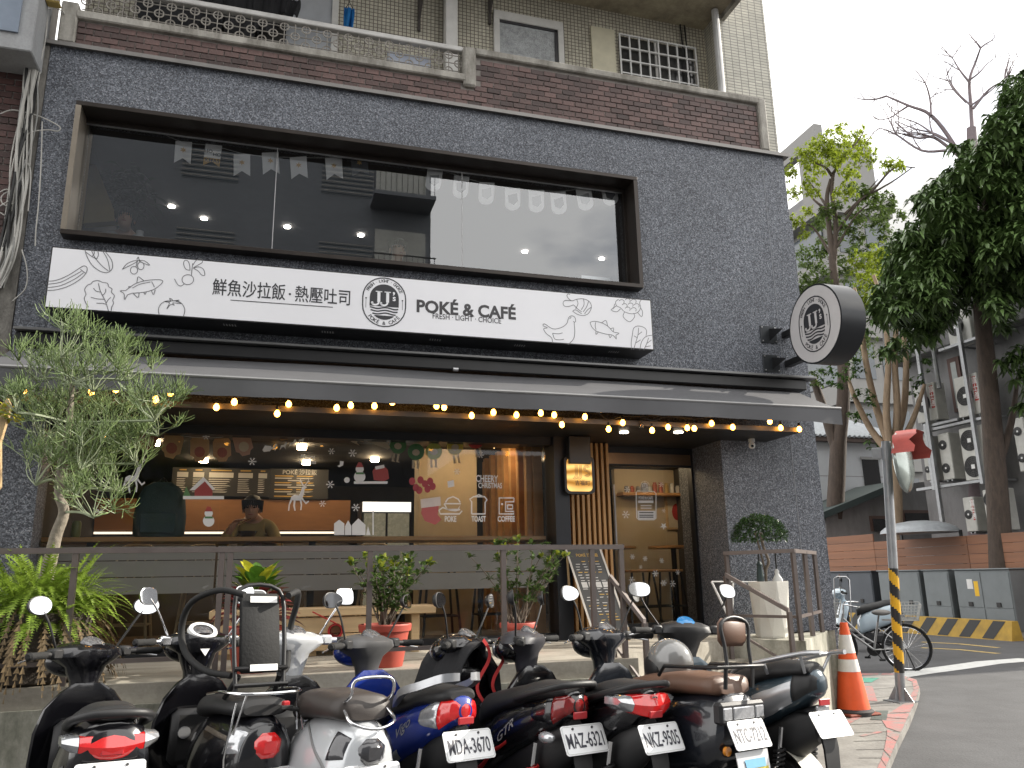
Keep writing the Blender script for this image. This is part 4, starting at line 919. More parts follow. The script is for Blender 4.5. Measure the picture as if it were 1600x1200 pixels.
    b.loft([[Vector((x, y+.012, z)) for x in (-hw, -hw*.5, 0, hw*.5, hw)] for y, z, hw in ((.16, .70, .07), (.06, .70, .07), (.02, pz, .06), (-.005, pz-.12, .055), (-.01, pz-.24, .05))], False, False)
    mg = b.build('rear_mudguard', PD, t, 50, False)
    tl = R(K.get('ptilt', 27)); n_ = Vector((0, -math.cos(tl), math.sin(tl))); v_ = Vector((0, math.sin(tl), math.cos(tl))); u_ = Vector((1, 0, 0)); pc = Vector((0, -.012, pz))
    def rr(w_, h_, r_, k=5): return [(sx*(w_-r_)+r_*math.cos(R(a0+90*i/k)), sy*(h_-r_)+r_*math.sin(R(a0+90*i/k))) for sx, sy, a0 in ((1, 1, 0), (-1, 1, 90), (-1, -1, 180), (1, -1, 270)) for i in range(k+1)]
    b = MB(); b.prism([pc+u_*x+v_*y for x, y in rr(.13, .07, .014)], n_*.004); pl = b.build('number_plate', PLATE, t)
    b = MB(); b.ribbon([pc+u_*x+v_*y+n_*.0055 for x, y in rr(.124, .064, .012)], .0025, n_, True); b.build('plate_rim', mat('plate_rim', (.5, .52, .5), .5), pl)
    if K.get('plate'):
        b = MB(); a_ = pc-v_*.008+n_*.006; tfit(b, K['plate'], a_-u_*.112, a_+u_*.112, .098, .012, u_, v_); b.build('plate_letters', PTXT, pl)
    for sx in (-1, 1):
        b = MB(); b.cyl(pc+u_*sx*.06+v_*.052+n_*.004, pc+u_*sx*.06+v_*.052+n_*.009, .006, n=8); b.build('plate_bolt', ENG, pl)
    b = MB(); b.box(-.042, .042, .016, .028, pz+.088, pz+.122, .004); b.build('reflector', REFL, mg)
    # tail lamps
    kind = K['lamp']
    def side_lamp(mk, mt, **kw):
        for s0 in (0, 180):
            m = (lambda a: a) if s0 == 0 else (lambda a: 180-a)
            q = MB(); mk(q, m); q.build(kw['nm'], mt, t, 50, False)
    red = K.get('lred', LRED); clr = K.get('lclr', LCLR)
    def solid(nm, mt, ring0, ring1, ring2=None):
        q = MB(); q.loft([r for r in (ring0, ring1, ring2) if r]); q.build(nm, mt, t, 35)
    if kind == 'sport':
        side_lamp(lambda q, m: patch(q, S, .028, .13, m(-38), m(42), .010, b0=m(-40), b1=m(45)), red, nm='tail_light')
        side_lamp(lambda q, m: patch(q, S, .132, .27, m(-36), m(40), .006, b0=m(2), b1=m(22)), clr, nm='turn_signal')
        q = MB(); q.ell((0, .034, .80), (.036, .014, .042), 16, 9); q.build('tail_light_end', red, t, 60)
    elif kind == 'slits':
        for k in range(4):
            q = MB(); z = .835-k*.042; q.loft([[Vector((x, .03+.035*(abs(x)/.09)**2+dy, z+dz)) for dy, dz in ((-.012, -.012), (-.012, .014), (.02, .018), (.02, -.012))] for x in (-.085+.006*k, -.04, 0, .04, .085-.006*k)]); q.build('tail_light', red, t, 35)
        side_lamp(lambda q, m: patch(q, S, .05, .15, m(-30), m(40), .008, b0=m(-10), b1=m(35)), red, nm='tail_light_side')
    elif kind == 'wide':
        zc = K.get('lz', .745)
        def rg(x, y0_, y1_, z0_, z1_): return [Vector((x, y, z)) for y, z in ((y0_, z0_+.01), (y0_-.012, (z0_+z1_)/2), (y0_+.008, z1_-.006), (y0_+.02, z1_), (y1_, z1_), (y1_, z0_), (y0_+.012, z0_))]
        xs = (-.12, -.08, -.04, 0, .04, .08, .12)
        q = MB(); q.loft([rg(x, .022+2.0*x*x, .12, zc-.06+2.0*x*x, zc+.05-.5*x*x) for x in xs]); q.build('tail_light', red, t, 35)
        for sx in (-1, 1):
            q = MB(); q.loft([rg(sx*x, .022+2.0*x*x, .20, zc-.06+1.9*x*x, zc+.05-.5*x*x) for x in (.122, .145, .165, .18)]); q.build('turn_signal', clr, t, 35)
    elif kind == 'round':
        q = MB(); q.box(-.062, .062, -.012, .06, .60, .72, .034); q.build('tail_light', red, t, 40)
        side_lamp(lambda q, m: patch(q, S, .06, .16, m(8), m(44), .010), clr, nm='turn_signal')
    elif kind == 'square':
        for x0, x1 in ((-.15, -.085), (-.078, .078), (.085, .15)):
            q = MB(); q.box(x0, x1, .011, .06, .718, .777, .006); q.build('tail_light', clr, t, 35)
        q = MB(); q.box(-.165, .165, .016, .08, .695, .80, .014); q.build('lamp_housing', PD, t, 35)
    # grab rail
    gk = K.get('grab')
    if gk:
        gm, rad, up, yb = gk; b = MB()
        b.tube(smoothpts([(-.125, .40, .80+up), (-.148, .30, .825+up), (-.145, .12, .87+up), (-.075, yb-.01, .895+up), (.075, yb-.01, .895+up), (.145, .12, .87+up), (.148, .30, .825+up), (.125, .40, .80+up)], 4), rad, 8); b.build('grab_rail', gm, t, 60)
    K['_t'] = t; K['_S'] = S; K['_rr'] = rr; K['_seat'] = seat
    return t
def side(secs, sgn, y0, y1, lo0, hi0, lo1, hi1, off=.003, ny=10, na=5):
    m = (lambda a: a) if sgn > 0 else (lambda a: 180-a)
    return patch(MB(), secs, y0, y1, m(lo0), m(hi0), off, ny, na, m(lo1), m(hi1))
def decal(t, s, secs, y, ang, size, mt, nm='decal', sgn=-1, slant=0.0):
    """lettering that follows the left or right flank"""
    b = MB(); vs = text(MB(), s, size, (0, 0, 0), (1, 0, 0), (0, 1, 0), .01); 
    for q in vs.v:
        yy = y+(-q.x if sgn < 0 else q.x)*-1*(1 if sgn < 0 else -1)
        yy = y-q.x*(1 if sgn < 0 else -1)
        S_ = sec(secs, yy); zc = (S_[1]+S_[2])/2; hz_ = (S_[2]-S_[1])/2
        z = math.sin(R(ang))*hz_+zc+q.y+slant*q.x; k = max(-1, min(1, (z-zc)/hz_)); a = math.degrees(math.asin(k))
        S2 = S_; hw, zb, zt, tw, e = S2; zz = abs(k); xx = (1-zz**e)**(1/e)*hw*(1+(tw-1)*(k+1)/2)
        q.x, q.y, q.z = sgn*(xx+.003), yy, z
    vs.build(nm, mt, t, fix=False)

# 1: wide-tailed black scooter
K1 = dict(body=WIDE, paint=PB, lamp='wide', plate='BEN-8703', steer=30, hz=1.07, pz=.62, lean=2.5, grab=(PD, .02, -.02, .04), mirror='oval', lclr=LCLR)
s1 = scooter('scooter', (-.65, -3.20, 0), R(18), 'black scooter with wide red tail light and white plate BEN-8703', K1)
b = side(WIDE, -1, .12, .6, -30, -8, -20, 0); b.build('side_molding', PG, s1, 50, False)
# 2: round black classic scooter with child seat frame
K2 = dict(body=ROUND, paint=PB, lamp='round', steer=4, hz=1.10, pz=.50, mirror='rect', chrome=True, ring=WHITE, switch=CHR, lean=2.5, seat_secs=[(.10, .10, .79, .84, .9, 2.6), (.14, .14, .78, .87, .85, 2.8), (.40, .15, .77, .87, .85, 2.8), (.62, .14, .75, .86, .85, 2.8), (.76, .10, .72, .83, .85, 2.6)], lclr=LCLR, mdir={-1: (.55, -1, .22)})
s2 = scooter('scooter', (.03, -2.98, 0), R(25), 'gloss black classic scooter carrying a black folding child seat frame', K2)
b = MB(); b.tube(smoothpts([(-.15, .06, .86), (-.19, .02, .55), (-.05, -.03, .36), (.10, -.03, .36), (.19, .02, .55), (.15, .06, .86)], 4), .006, 6); b.tube(smoothpts([(-.15, .45, .87), (-.17, .2, .90), (-.12, .02, .90), (.12, .02, .90), (.17, .2, .90), (.15, .45, .87)], 4), .008, 6); b.tube([(-.12, .02, .90), (-.15, .06, .72)], .005, 6); b.tube([(.12, .02, .90), (.15, .06, .72)], .005, 6); b.build('chrome_rack', CHR, s2, 60)
b = MB(); b.box(-.10, .10, -.012, .012, 0, .40, .018, Matrix.Translation((.0, .20, .98)) @ Matrix.Rotation(R(-14), 4, 'X')); bk = b.build('child_seat_back', mat('black_padding', (.012, .012, .012), .8, var=.2, bump=.15, bscale=60), s2, 50)
b = MB(); M_ = Matrix.Translation((0, .20, .98)) @ Matrix.Rotation(R(-14), 4, 'X')
b.tube([M_ @ Vector(q) for q in smoothpts([(-.115, 0, -.08), (-.125, 0, .2), (-.10, 0, .42), (.10, 0, .42), (.125, 0, .2), (.115, 0, -.08)], 4)], .011, 8); b.tube([M_ @ Vector((-.13, -.02, .02)), M_ @ Vector((.13, -.02, .02))], .012, 6); b.tube([M_ @ Vector((-.13, -.02, -.06)), M_ @ Vector((.13, -.02, -.06))], .011, 6)
b.build('seat_back_frame', BLACKM, bk, 60)
for z, lbl in ((.36, 0), (.02, 1)):
    b = MB(); b.quad(*[M_ @ Vector(q) for q in ((-.06, -.036, z-.016), (.075, -.036, z-.016), (.075, -.036, z+.016), (-.06, -.036, z+.016))]); b.build('warning_label', WHITE, bk)
for sx in (-1, 1):
    b = MB(); b.tube(smoothpts([(sx*.11, .20, 1.36), (sx*.20, .30, 1.38), (sx*.27, .46, 1.32), (sx*.28, .54, 1.20), (sx*.26, .50, 1.07), (sx*.20, .36, .99), (sx*.12, .24, .97)], 5), .016, 10); b.build('arm_hoop', mat('black_foam', (.012, .012, .012), .75, var=.15), s2, 60)
    b = MB(); b.tube([(sx*.10, .20, .97), (sx*.12, .3, .86)], .013, 8); b.build('frame_leg', BLACKM, s2)
b = MB(); b.box(-.02, .11, .02, .10, .815, .835, .008, Matrix.Rotation(R(8), 4, 'Y')); b.box(.04, .10, .0, .02, .82, .84, .004); b.build('buckle_strap', mat('strap_black', (.02, .02, .02), .8), s2)
b = MB(); b.box(.05, .085, .004, .03, .835, .86, .006); b.build('red_buckle', REFL, s2)
for sgn in (-1, 1):
    b = side(ROUND, sgn, .10, .5, 20, 26, 34, 40, .003); b.build('side_trim', mat('beaded_trim', (.20, .17, .14), .4, .6, var=.4, scale=80), s2, 50, False)
# 3: silver white rounded scooter
WS = mat('silver_white_paint', (.62, .64, .66), .25, .25, var=.04, coat=.8)
K3 = dict(body=ROUND, paint=WS, head=WS, front=PB, lamp='round', lred=LSMK, lclr=LSMK, steer=10, hz=1.10, pz=.55, mirror='rect', chrome=True, seat=mat('dark_brown_vinyl', (.04, .032, .028), .5, var=.15, bump=.08, bscale=200), seat_secs=[(.09, .09, .79, .86, .9, 2.6), (.13, .14, .78, .905, .85, 2.8), (.40, .155, .77, .91, .85, 2.8), (.62, .15, .75, .89, .85, 2.8), (.78, .10, .72, .85, .85, 2.6)], lean=2.5, switch=WS, mdir={1: (.05, -1, .15)})
s3 = scooter('scooter', (.50, -3.33, 0), R(21), 'silver white rounded scooter with dark brown seat and chrome grab hoop', K3)
b = MB(); b.tube(smoothpts([(-.10, .20, .84), (-.10, .06, .90), (-.09, .04, .97), (0, .03, .985), (.09, .04, .97), (.10, .06, .90), (.10, .20, .84)], 4), .008, 8); b.tube(smoothpts([(-.10, .12, .84), (-.10, .02, .79), (0, -.02, .765), (.10, .02, .79), (.10, .12, .84)], 4), .008, 8); b.build('chrome_hoop', CHR, s3, 60)
decal(s3, 'Many', ROUND, .30, -10, .075, PTXT)
b = side(ROUND, -1, .10, .56, -8, -4, 50, 54, .004); b.build('panel_seam', mat('seam_grey', (.2, .2, .2), .5), s3, 50, False)
# 4: blue scooter
BLUE = mat('royal_blue_paint', (.012, .035, .26), .25, var=.06, coat=.8)
K4 = dict(body=SPORT, paint=BLUE, front=BLUE, head=PG, lamp='sport', plate='MDA-3670', steer=22, hz=1.06, mirror='leaf', lean=2.5, nose=BLUE, mdir={1: (.45, -1, .16), -1: (.2, -1, .05)})
s4 = scooter('scooter', (.975, -3.25, 0), R(22), 'royal blue scooter with silver grab rail and plate MDA-3670', K4)
for sgn in (-1, 1):
    pts = smoothpts([(sgn*.13, .50, .80), (sgn*.155, .38, .865), (sgn*.14, .22, .905), (sgn*.10, .09, .945), (sgn*.05, .04, .955)], 4)
    b = MB(); b.loft([[p+Vector((sgn*.012, 0, .02)), p+Vector((sgn*.016, 0, -.02)), p+Vector((-sgn*.02, 0, -.018)), p+Vector((-sgn*.02, 0, .018))] for p in pts]); b.build('silver_grab_rail', SIL, s4, 50)
    b = side(SPORT, sgn, .45, .84, -50, -25, -60, -20, .006); b.build('silver_side_panel', SIL, s4, 50, False)
decal(s4, 'Vigo', SPORT, .40, 5, .075, SIL, slant=.25)
# 5: black and red sport scooter with a jacket over its handlebar
K5 = dict(body=SPORT, paint=PB, lamp='sport', lred=LRED2, lclr=PB, plate='MAZ-6321', steer=30, hz=1.05, mirror='leaf', spring=mat('red_spring', (.45, .02, .02), .4), grab=(PD, .017, .005, .03), lean=2.5, mdir={1: (.3, -1, .1)})
s5 = scooter('scooter', (1.56, -3.33, 0), R(22), 'black sport scooter with red shock spring, GTR lettering and plate MAZ-6321', K5)
decal(s5, 'GTR', SPORT, .47, -2, .07, mat('decal_grey', (.35, .35, .34), .4), slant=.3)
REDA = mat('red_accent', (.5, .03, .025), .35, var=.1)
for sgn in (-1, 1):
    b = side(SPORT, sgn, .46, .80, -22, -15, -38, -25, .004); b.build('red_stripe', REDA, s5, 50, False)
for sgn in (-1, 1):
    b = MB(); b.ell((sgn*.135, .115, .655), (.03, .06, .028), 14, 8); b.build('indicator_lamp', LCLR, s5, 60)
# 6: black scooter with red and clear tail lamp
K6 = dict(body=SPORT, paint=PB, lamp='wide', lz=.80, plate='NKZ-9505', steer=38, hz=1.06, mirror='leaf', grab=(PD, .017, .0, .035), lean=2.5, exh=mat('exhaust_grey', (.12, .12, .12), .45, .7, var=.2), head=mat('matte_graphite', (.035, .035, .042), .5, var=.1), mdir={-1: (.35, -1, .1), 1: (.25, -1, .15)})
s6 = scooter('scooter', (1.93, -3.45, 0), R(22), 'black scooter with glowing red and clear tail lamp and plate NKZ-9505', K6)
# 7: black retro scooter with brown seat and backrest
K7 = dict(body=BOX, paint=mat('dark_slate_paint', (.010, .012, .017), .25, var=.05, coat=.9), lamp='square', plate='NTC-7212', steer=10, hz=1.07, mirror='leaf', seat=SEATBR, lean=2.5, seat_secs=[(.07, .11, .83, .88, .9, 3), (.10, .15, .82, .92, .88, 3.2), (.36, .155, .81, .925, .88, 3.2), (.60, .145, .78, .90, .88, 3), (.80, .10, .73, .86, .88, 2.6)], mdir={1: (.45, -1, .12), -1: (.15, -1, .1)})
s7 = scooter('scooter', (2.39, -3.53, 0), R(21), 'dark slate retro scooter with brown seat, backrest and plate NTC-7212', K7)
b = MB(); b.tube([(-.16, .46, .90), (-.175, .40, .95), (-.17, .02, .965), (.17, .02, .965), (.175, .40, .95), (.16, .46, .90)], .010, 8); b.tube([(0.1, .04, .86), (.1, .03, .965)], .012, 6); b.tube([(-.1, .04, .86), (-.1, .03, .965)], .012, 6); rk = b.build('rear_rack', BLACKM, s7, 60)
b = MB(); b.tube(smoothpts([(-.09, .03, .97), (-.09, .04, 1.06), (-.10, .05, 1.17), (0, .055, 1.205), (.10, .05, 1.17), (.09, .04, 1.06), (.09, .03, .97)], 4), .010, 8); br_ = b.build('backrest_frame', BLACKM, s7, 60)
b = MB(); b.box(-.105, .105, .045, .10, 1.06, 1.20, .03); b.build('backrest_pad', SEATBR, s7, 50)
b = MB(); b.cyl((-.13, .03, .58), (-.13, .012, .58), .022, n=14); b.build('side_reflector', LAMB, s7, 40)
b = MB(); b.prism([(-.11, -.018, .575), (.12, -.018, .575), (.13, -.035, .40), (-.09, -.035, .40)], (0, .006, 0)); mf = b.build('mud_flap', PLATE, s7)
b = MB(); b.quad((-.06, -.0275, .50), (.11, -.0275, .50), (.118, -.040, .40), (-.05, -.040, .40)); b.build('yellow_print', mat('yellow_print', (.75, .62, .08), .5), mf)
b = MB(); b.quad((-.06, -.026, .54), (.09, -.026, .54), (.09, -.031, .50), (-.05, -.031, .50)); b.build('blue_print', mat('blue_print', (.22, .5, .75), .5), mf)
# 8: silver teal maxi scooter
TEAL = mat('slate_teal_paint', (.035, .06, .08), .28, .3, var=.06, coat=.7)
SP8 = [(a, b_, c+.04, d+.05, e, f) for a, b_, c, d, e, f in SPORT]
K8 = dict(body=SP8, paint=TEAL, lamp='none', steer=-20, hz=1.08, mirror='low', twin=True, seat_z=.05, lean=2.5, ptilt=34, spring=PD, head=PD, dial=mat('blue_screen', (.02, .05, .09), .1, emis=(.05, .35, .8), es=.5), mdir={1: (.55, -1, .30), -1: (.2, -1, .1)})
s8 = scooter('scooter', (2.95, -3.45, 0), R(18), 'silver and slate teal maxi scooter with bright grab rail beside the stairs', K8)
for sgn in (-1, 1):
    b = side(SP8, sgn, .16, .80, -38, 16, -45, 2, .006); b.build('silver_side_panel', SIL, s8, 50, False)
    b = side(SP8, sgn, .03, .155, -30, 40, -34, 34, .006); b.build('black_tail_panel', PD, s8, 50, False)
    b = MB(); b.tube(smoothpts([(sgn*.15, .56, .84), (sgn*.165, .48, .90), (sgn*.15, .26, .955), (sgn*.12, .05, 1.0), (sgn*.10, -.06, 1.01)], 4), .013, 8); b.tube([(sgn*.15, .3, .945), (sgn*.12, .3, .88)], .010, 6); b.tube([(sgn*.12, .06, .99), (sgn*.07, .08, .90)], .010, 6); b.build('silver_grab_rail', SIL, s8, 60)
b = MB(); b.tube([(-.12, .06, .995), (.12, .06, .995)], .008, 6); b.build('rail_crossbar', SIL, s8)
b = MB(); rows = [[Vector((x, .34+math.cos(R(a))*.275, .235+math.sin(R(a))*.275)) for x in (-.075, -.05, 0, .05, .075)] for a in range(100, 215, 12)]; b.loft(rows, False, False); b.box(-.10, -.075, .0, .35, .20, .26, .01); b.build('white_hugger', mat('ivory_plastic', (.62, .60, .52), .5, var=.1), s8, 50, False)
b = MB(); b.box(-.05, .05, .03, .045, .70, .735, .005); b.build('tail_light', LCLR, s8)
# jacket draped over scooter 5
JK = mat('black_jacket_cloth', (.02, .02, .022), .9, var=.25, bump=.25, bscale=40); JR = mat('red_jacket_lining', (.45, .03, .03), .85, var=.2)
c5 = Vector((1.56-math.sin(R(22))*1.02, -3.33+math.cos(R(22))*1.02, 0))
jk = thing('jacket', (c5.x, c5.y, .75), 'black jacket with red lining draped over the handlebar of the GTR scooter', 'jacket')
b = MB(); rows = []
for i in range(13):
    t_ = i/12; a = -1.25+2.5*t_; rows.append([])
    for j in range(15):
        v_ = j/14; wob = .018*math.sin(v_*17+i*1.3)+.012*math.sin(i*2.1+v_*5)
        x = math.sin(a)*(.19+.05*v_)+wob; z = .72+.40*math.cos(a)**.7 if abs(a) < 1.2 else .74
        z = 1.13-.40*(1-math.cos(a))*1.25-.10*abs(v_-.4)+wob; y = -.16+.40*v_
        rows[-1].append(c5+Matrix.Rotation(R(25), 3, 'Z') @ Vector((x, y, max(z, .66))))
b.loft(rows, False, False); b.loft([[q-Vector((0, 0, .012)) for q in r] for r in rows], False, False); b.build('jacket_body', JK, jk, 70, False)
for off in (.02, .45):
    b = MB()
    pts = [c5+Matrix.Rotation(R(25), 3, 'Z') @ Vector((.02+off*.28+.05*math.sin(k*.8), -.17, 1.12-.045*k)) for k in range(10)]
    b.ribbon(smoothpts(pts, 3), .022, (.3, -1, .2)); b.build('red_edge', JR, jk, 0, False)
# helmet on scooter 7
hp = un(1047, 1033, 1, -2.98); HM = mat('grey_helmet_gloss', (.20, .20, .195), .18, var=.05, coat=1)
hl = thing('helmet', (hp.x, hp.y, .90), 'grey open-face helmet resting on the brown scooter seat', 'helmet')
sc_ = .125
b = MB(); b.ell(hp, (sc_, sc_*1.12, sc_*1.02), 26, 16, Matrix.Rotation(R(20), 3, 'Z'), -.82); b.build('shell', HM, hl, 60)
b = MB(); b.lathe([(sc_*.62, 0), (sc_*.70, .012), (sc_*.60, .02)], hp+Vector((0, 0, -sc_*.86)), 22, None, False); b.build('rim', SEATBR, hl, 60)
b = MB(); b.ell(hp+Vector((-.10, .03, -.03)), (.035, .09, .07), 14, 9); b.build('visor', PD, hl, 60)
b = MB(); b.tube(smoothpts([hp+Vector((-.05, -.10, -.08)), hp+Vector((-.08, -.14, -.12)), hp+Vector((-.02, -.15, -.13)), hp+Vector((.02, -.11, -.10))], 4), .007, 6); b.build('chin_strap', CABLE, hl, 60)
# ================================================================== RAILINGS
YR = -1.70
def railing(name, label, posts, top, low, zb=ZP, sz=.022):
    t = thing(name, tuple(posts[0]), label, 'railing')
    b = MB()
    for a, c in zip(top, top[1:]):
        d = (c-a).normalized(); n = Vector((-d.y, d.x, 0))*sz; k = Vector((0, 0, sz*.8))
        b = MB(); b.loft([[q+n+k, q-n+k, q-n-k, q+n-k] for q in (a-d*sz, c+d*sz)]); b.build('top_rail', RAIL, t)
    for a, c in low:
        d = (c-a).normalized(); n = Vector((-d.y, d.x, 0))*sz*.6; k = Vector((0, 0, sz*.6)); b = MB(); b.loft([[q+n+k, q-n+k, q-n-k, q+n-k] for q in (a, c)]); b.build('lower_rail', RAIL, t)
    for p in posts:
        b = MB(); b.box(p.x-sz*.8, p.x+sz*.8, p.y-sz*.8, p.y+sz*.8, p.z, (p.w if hasattr(p, 'w') else 1.68)); b.build('post', RAIL, t)
    return t
ZR = 1.695
px_ = [un(x, 930, 1, YR).x for x in (112, 343, 577, 787, 927, 973)]
railing('platform_railing', 'long brown metal railing along the front edge of the cafe platform', [Vector((x, YR, ZP)) for x in [-3.0, -2.2]+px_], [Vector((-4, YR, ZR)), Vector((px_[-1], YR, ZR))], [(Vector((-4, YR, 1.02)), Vector((px_[1], YR, 1.02))), (Vector((px_[2], YR, 1.02)), Vector((px_[3], YR, 1.02)))])
b = MB(); b.box(px_[1]+.035, px_[1]+.07, YR-.018, YR+.018, ZP, ZR-.02); b.solo('railing_post', RAIL, 'extra brown post doubling the platform railing beside the croton pot', 'railing post')
c0, c1, c2 = SL+Vector((.03, .02, 0)), SC+Vector((-.02, .03, 0)), SB+Vector((-.08, -.08, 0))
mid = c1.lerp(c2, .34); e_ = c1.lerp(c2, .66)
ZQ = 1.675
railing('slab_railing', 'short brown corner railing on the entrance slab round the white planter', [Vector((p.x, p.y, ZP)) for p in (c0, c1, mid, e_)], [Vector((p.x, p.y, ZQ)) for p in (c0, c1, e_)], [(Vector((c0.x, c0.y, 1.09)), Vector((c1.x, c1.y, 1.09))), (Vector((c1.x, c1.y, 1.09)), Vector((e_.x, e_.y, 1.09)))])
def handrail(label, p0, p1, z0, z1, g0, g1):
    t = thing('stair_handrail', (p0.x, p0.y, g0), label, 'handrail', 'handrails of the entrance stairs')
    a, c = Vector((p0.x, p0.y, z0)), Vector((p1.x, p1.y, z1)); d = (c-a).normalized(); n = Vector((-u.y, u.x, 0))*.02; k = Vector((0, 0, .02))
    b = MB(); b.loft([[q+n+k, q-n+k, q-n-k, q+n-k] for q in (a, c)]); b.build('top_rail', RAIL, t)
    b = MB(); b.loft([[q+n*.6+k*.6, q-n*.6+k*.6, q-n*.6-k*.6, q+n*.6-k*.6] for q in (Vector((p0.x, p0.y, z0-.48)), Vector((p1.x, p1.y, z1-.48)))]); b.build('lower_rail', RAIL, t)
    for p, z, g in ((p0, z0, g0), (p1, z1, g1)):
        b = MB(); b.box(p.x-.018, p.x+.018, p.y-.018, p.y+.018, g, z-.01); b.build('post', RAIL, t)
h0 = SL+Vector((-.08, -.12, 0)); handrail('brown sloping stair handrail in front of the entrance slab', h0, h0+u*.58, 1.47, 1.15, .5, .05)
h0 = Vector((2.52, -1.62, 0)); handrail('brown sloping stair handrail beside the end of the platform railing', h0, h0+u*.28, 1.47, 1.15, ZP, .05)

# ================================================================== PLANTS ON THE PLATFORM
def leaf(b, p, d, up, L, W, fold=.25, droop=.3, n=4):
    """one pointed leaf, folded along its midrib"""
    d = Vector(d).normalized(); s = d.cross(Vector(up)); s = s.normalized() if s.length > 1e-4 else Vector((1, 0, 0)); nn = s.cross(d)
    rows = []
    for i in range(n+1):
        t = i/n; w_ = W*math.sin(math.pi*min(.98, (t*.92+.06)))**.8
        c = p+d*(L*t)-Vector((0, 0, droop*L*t*t)); rows.append([c-s*w_+nn*fold*w_, c, c+s*w_+nn*fold*w_])
    b.loft(rows, False, False)
def rdir(zmin=-1, zmax=1):
    a = random.uniform(0, 6.283); z = random.uniform(zmin, zmax); r = math.sqrt(max(0, 1-z*z)); return Vector((r*math.cos(a), r*math.sin(a), z))
POT = mat('terracotta_plastic', (.42, .075, .05), .55, var=.12, scale=3)
SOIL = mat('potting_soil', (.04, .028, .02), .95, var=.4, scale=30)
def red_pot(t, c, r, h):
    b = MB(); b.lathe([(r*.68, 0), (r*.70, .01), (r*.92, h*.82), (r*1.0, h*.83), (r*1.03, h*.97), (r*1.0, h), (r*.92, h), (r*.9, h*.9)], c, 28, None, False); pt = b.build('pot', POT, t, 40)
    b = MB(); b.lathe([(.001, 0), (r*.91, 0)], c+Vector((0, 0, h*.9)), 20, None, False); b.build('soil', SOIL, t)
# croton
cp = Vector((-.06, -1.38, ZP)); cro = thing('croton_plant', cp, 'croton with yellow green and dark red leaves in a terracotta pot', 'plant'); red_pot(cro, cp, .19, .30)
CL = [mat('croton_yellow', (.42, .42, .035), .4, var=.4, scale=25, trans=.3), mat('croton_green', (.07, .16, .02), .35, var=.4, scale=25, trans=.25), mat('croton_red', (.13, .022, .02), .35, var=.4, scale=25, trans=.2), mat('croton_pink', (.32, .05, .06), .4, var=.4, scale=25, trans=.25)]
for k in range(78):
    lv = k/78; a = k*2.4; hgt = .40+.30*lv; rr_ = .05+.12*(1-lv)
    p = cp+Vector((rr_*math.cos(a), rr_*math.sin(a), hgt-.06))
    d = Vector((math.cos(a), math.sin(a), .1+1.3*lv)); mt = CL[0 if lv > .78 and k % 2 else (1 if lv > .6 else (2 if random.random() < .75 else 3))]
    b = MB(); leaf(b, p, d, (0, 0, 1), random.uniform(.13, .19), random.uniform(.036, .052), .3, .45-.3*lv, 5); b.build('leaf', mt, cro, 60, False)
for k in range(5):
    b = MB(); b.tube([cp+Vector((.02*k-.04, 0, .27)), cp+Vector((.04*k-.08, .02, .60))], .008, 5); b.build('stem', mat('brown_stem', (.09, .06, .04), .8), cro)
# two bushes in terracotta pots
BG = [mat('bush_green', (.075, .13, .03), .4, var=.35, scale=12, rand=.3, trans=.25), mat('bush_yellow', (.30, .34, .03), .45, var=.3, trans=.3)]
TWIG = mat('grey_twig', (.16, .13, .10), .85, var=.2)
def bush(c, r, h, H, label, tilt):
    t = thing('potted_bush', c, label, 'plant', None); red_pot(t, c, r, h)
    st_ = MB(); fo = MB(); top = c+Vector((0, 0, h*.9)); tips = []
    for k in range(20):
        a = random.uniform(0, 6.28); q = top+Vector((random.uniform(-.05, .05), random.uniform(-.05, .05), 0)); path = [q]; d = Vector((math.cos(a)*.5, math.sin(a)*.5, 1)).normalized()
        n = 6
        for i in range(n):
            d = (d+rdir()*.22+Vector((tilt*.05, 0, .06))).normalized(); q = q+d*(H*random.uniform(.8, 1.1)/n); path.append(q)
            if i >= 1: tips.append((q, d))
        st_.tube(path, [.008*(1-.7*i/n) for i in range(n+1)], 5)
    st_.build('stems', TWIG, t, 60)['kind'] = 'stuff'
    fo.k = 0
    for q, d in tips:
        for m_ in range(9):
            leaf(fo, q+rdir()*.02, (d*.4+rdir(-.3, .9)), (0, 0, 1), random.uniform(.045, .075), random.uniform(.012, .018), .3, .3, 3)
    fo.k = 1
    for q, d in tips:
        if q.z > c.z+h+H*.62 and random.random() < .35:
            for m_ in range(4): leaf(fo, q+rdir()*.015, Vector((0, 0, 1))+rdir()*.7, (0, 1, 0), .06, .013, .3, .2, 3)
    fo.build('foliage', BG, t, 60, False)['kind'] = 'stuff'
bush(Vector((.83, -1.45, ZP)), .185, .29, .55, 'leafy green bush in the tall terracotta pot in front of the wooden bench', 0)
bush(Vector((1.98, -.95, ZP)), .15, .24, .72, 'upright leafy bush with yellow tips in a terracotta pot near the menu board', .3)
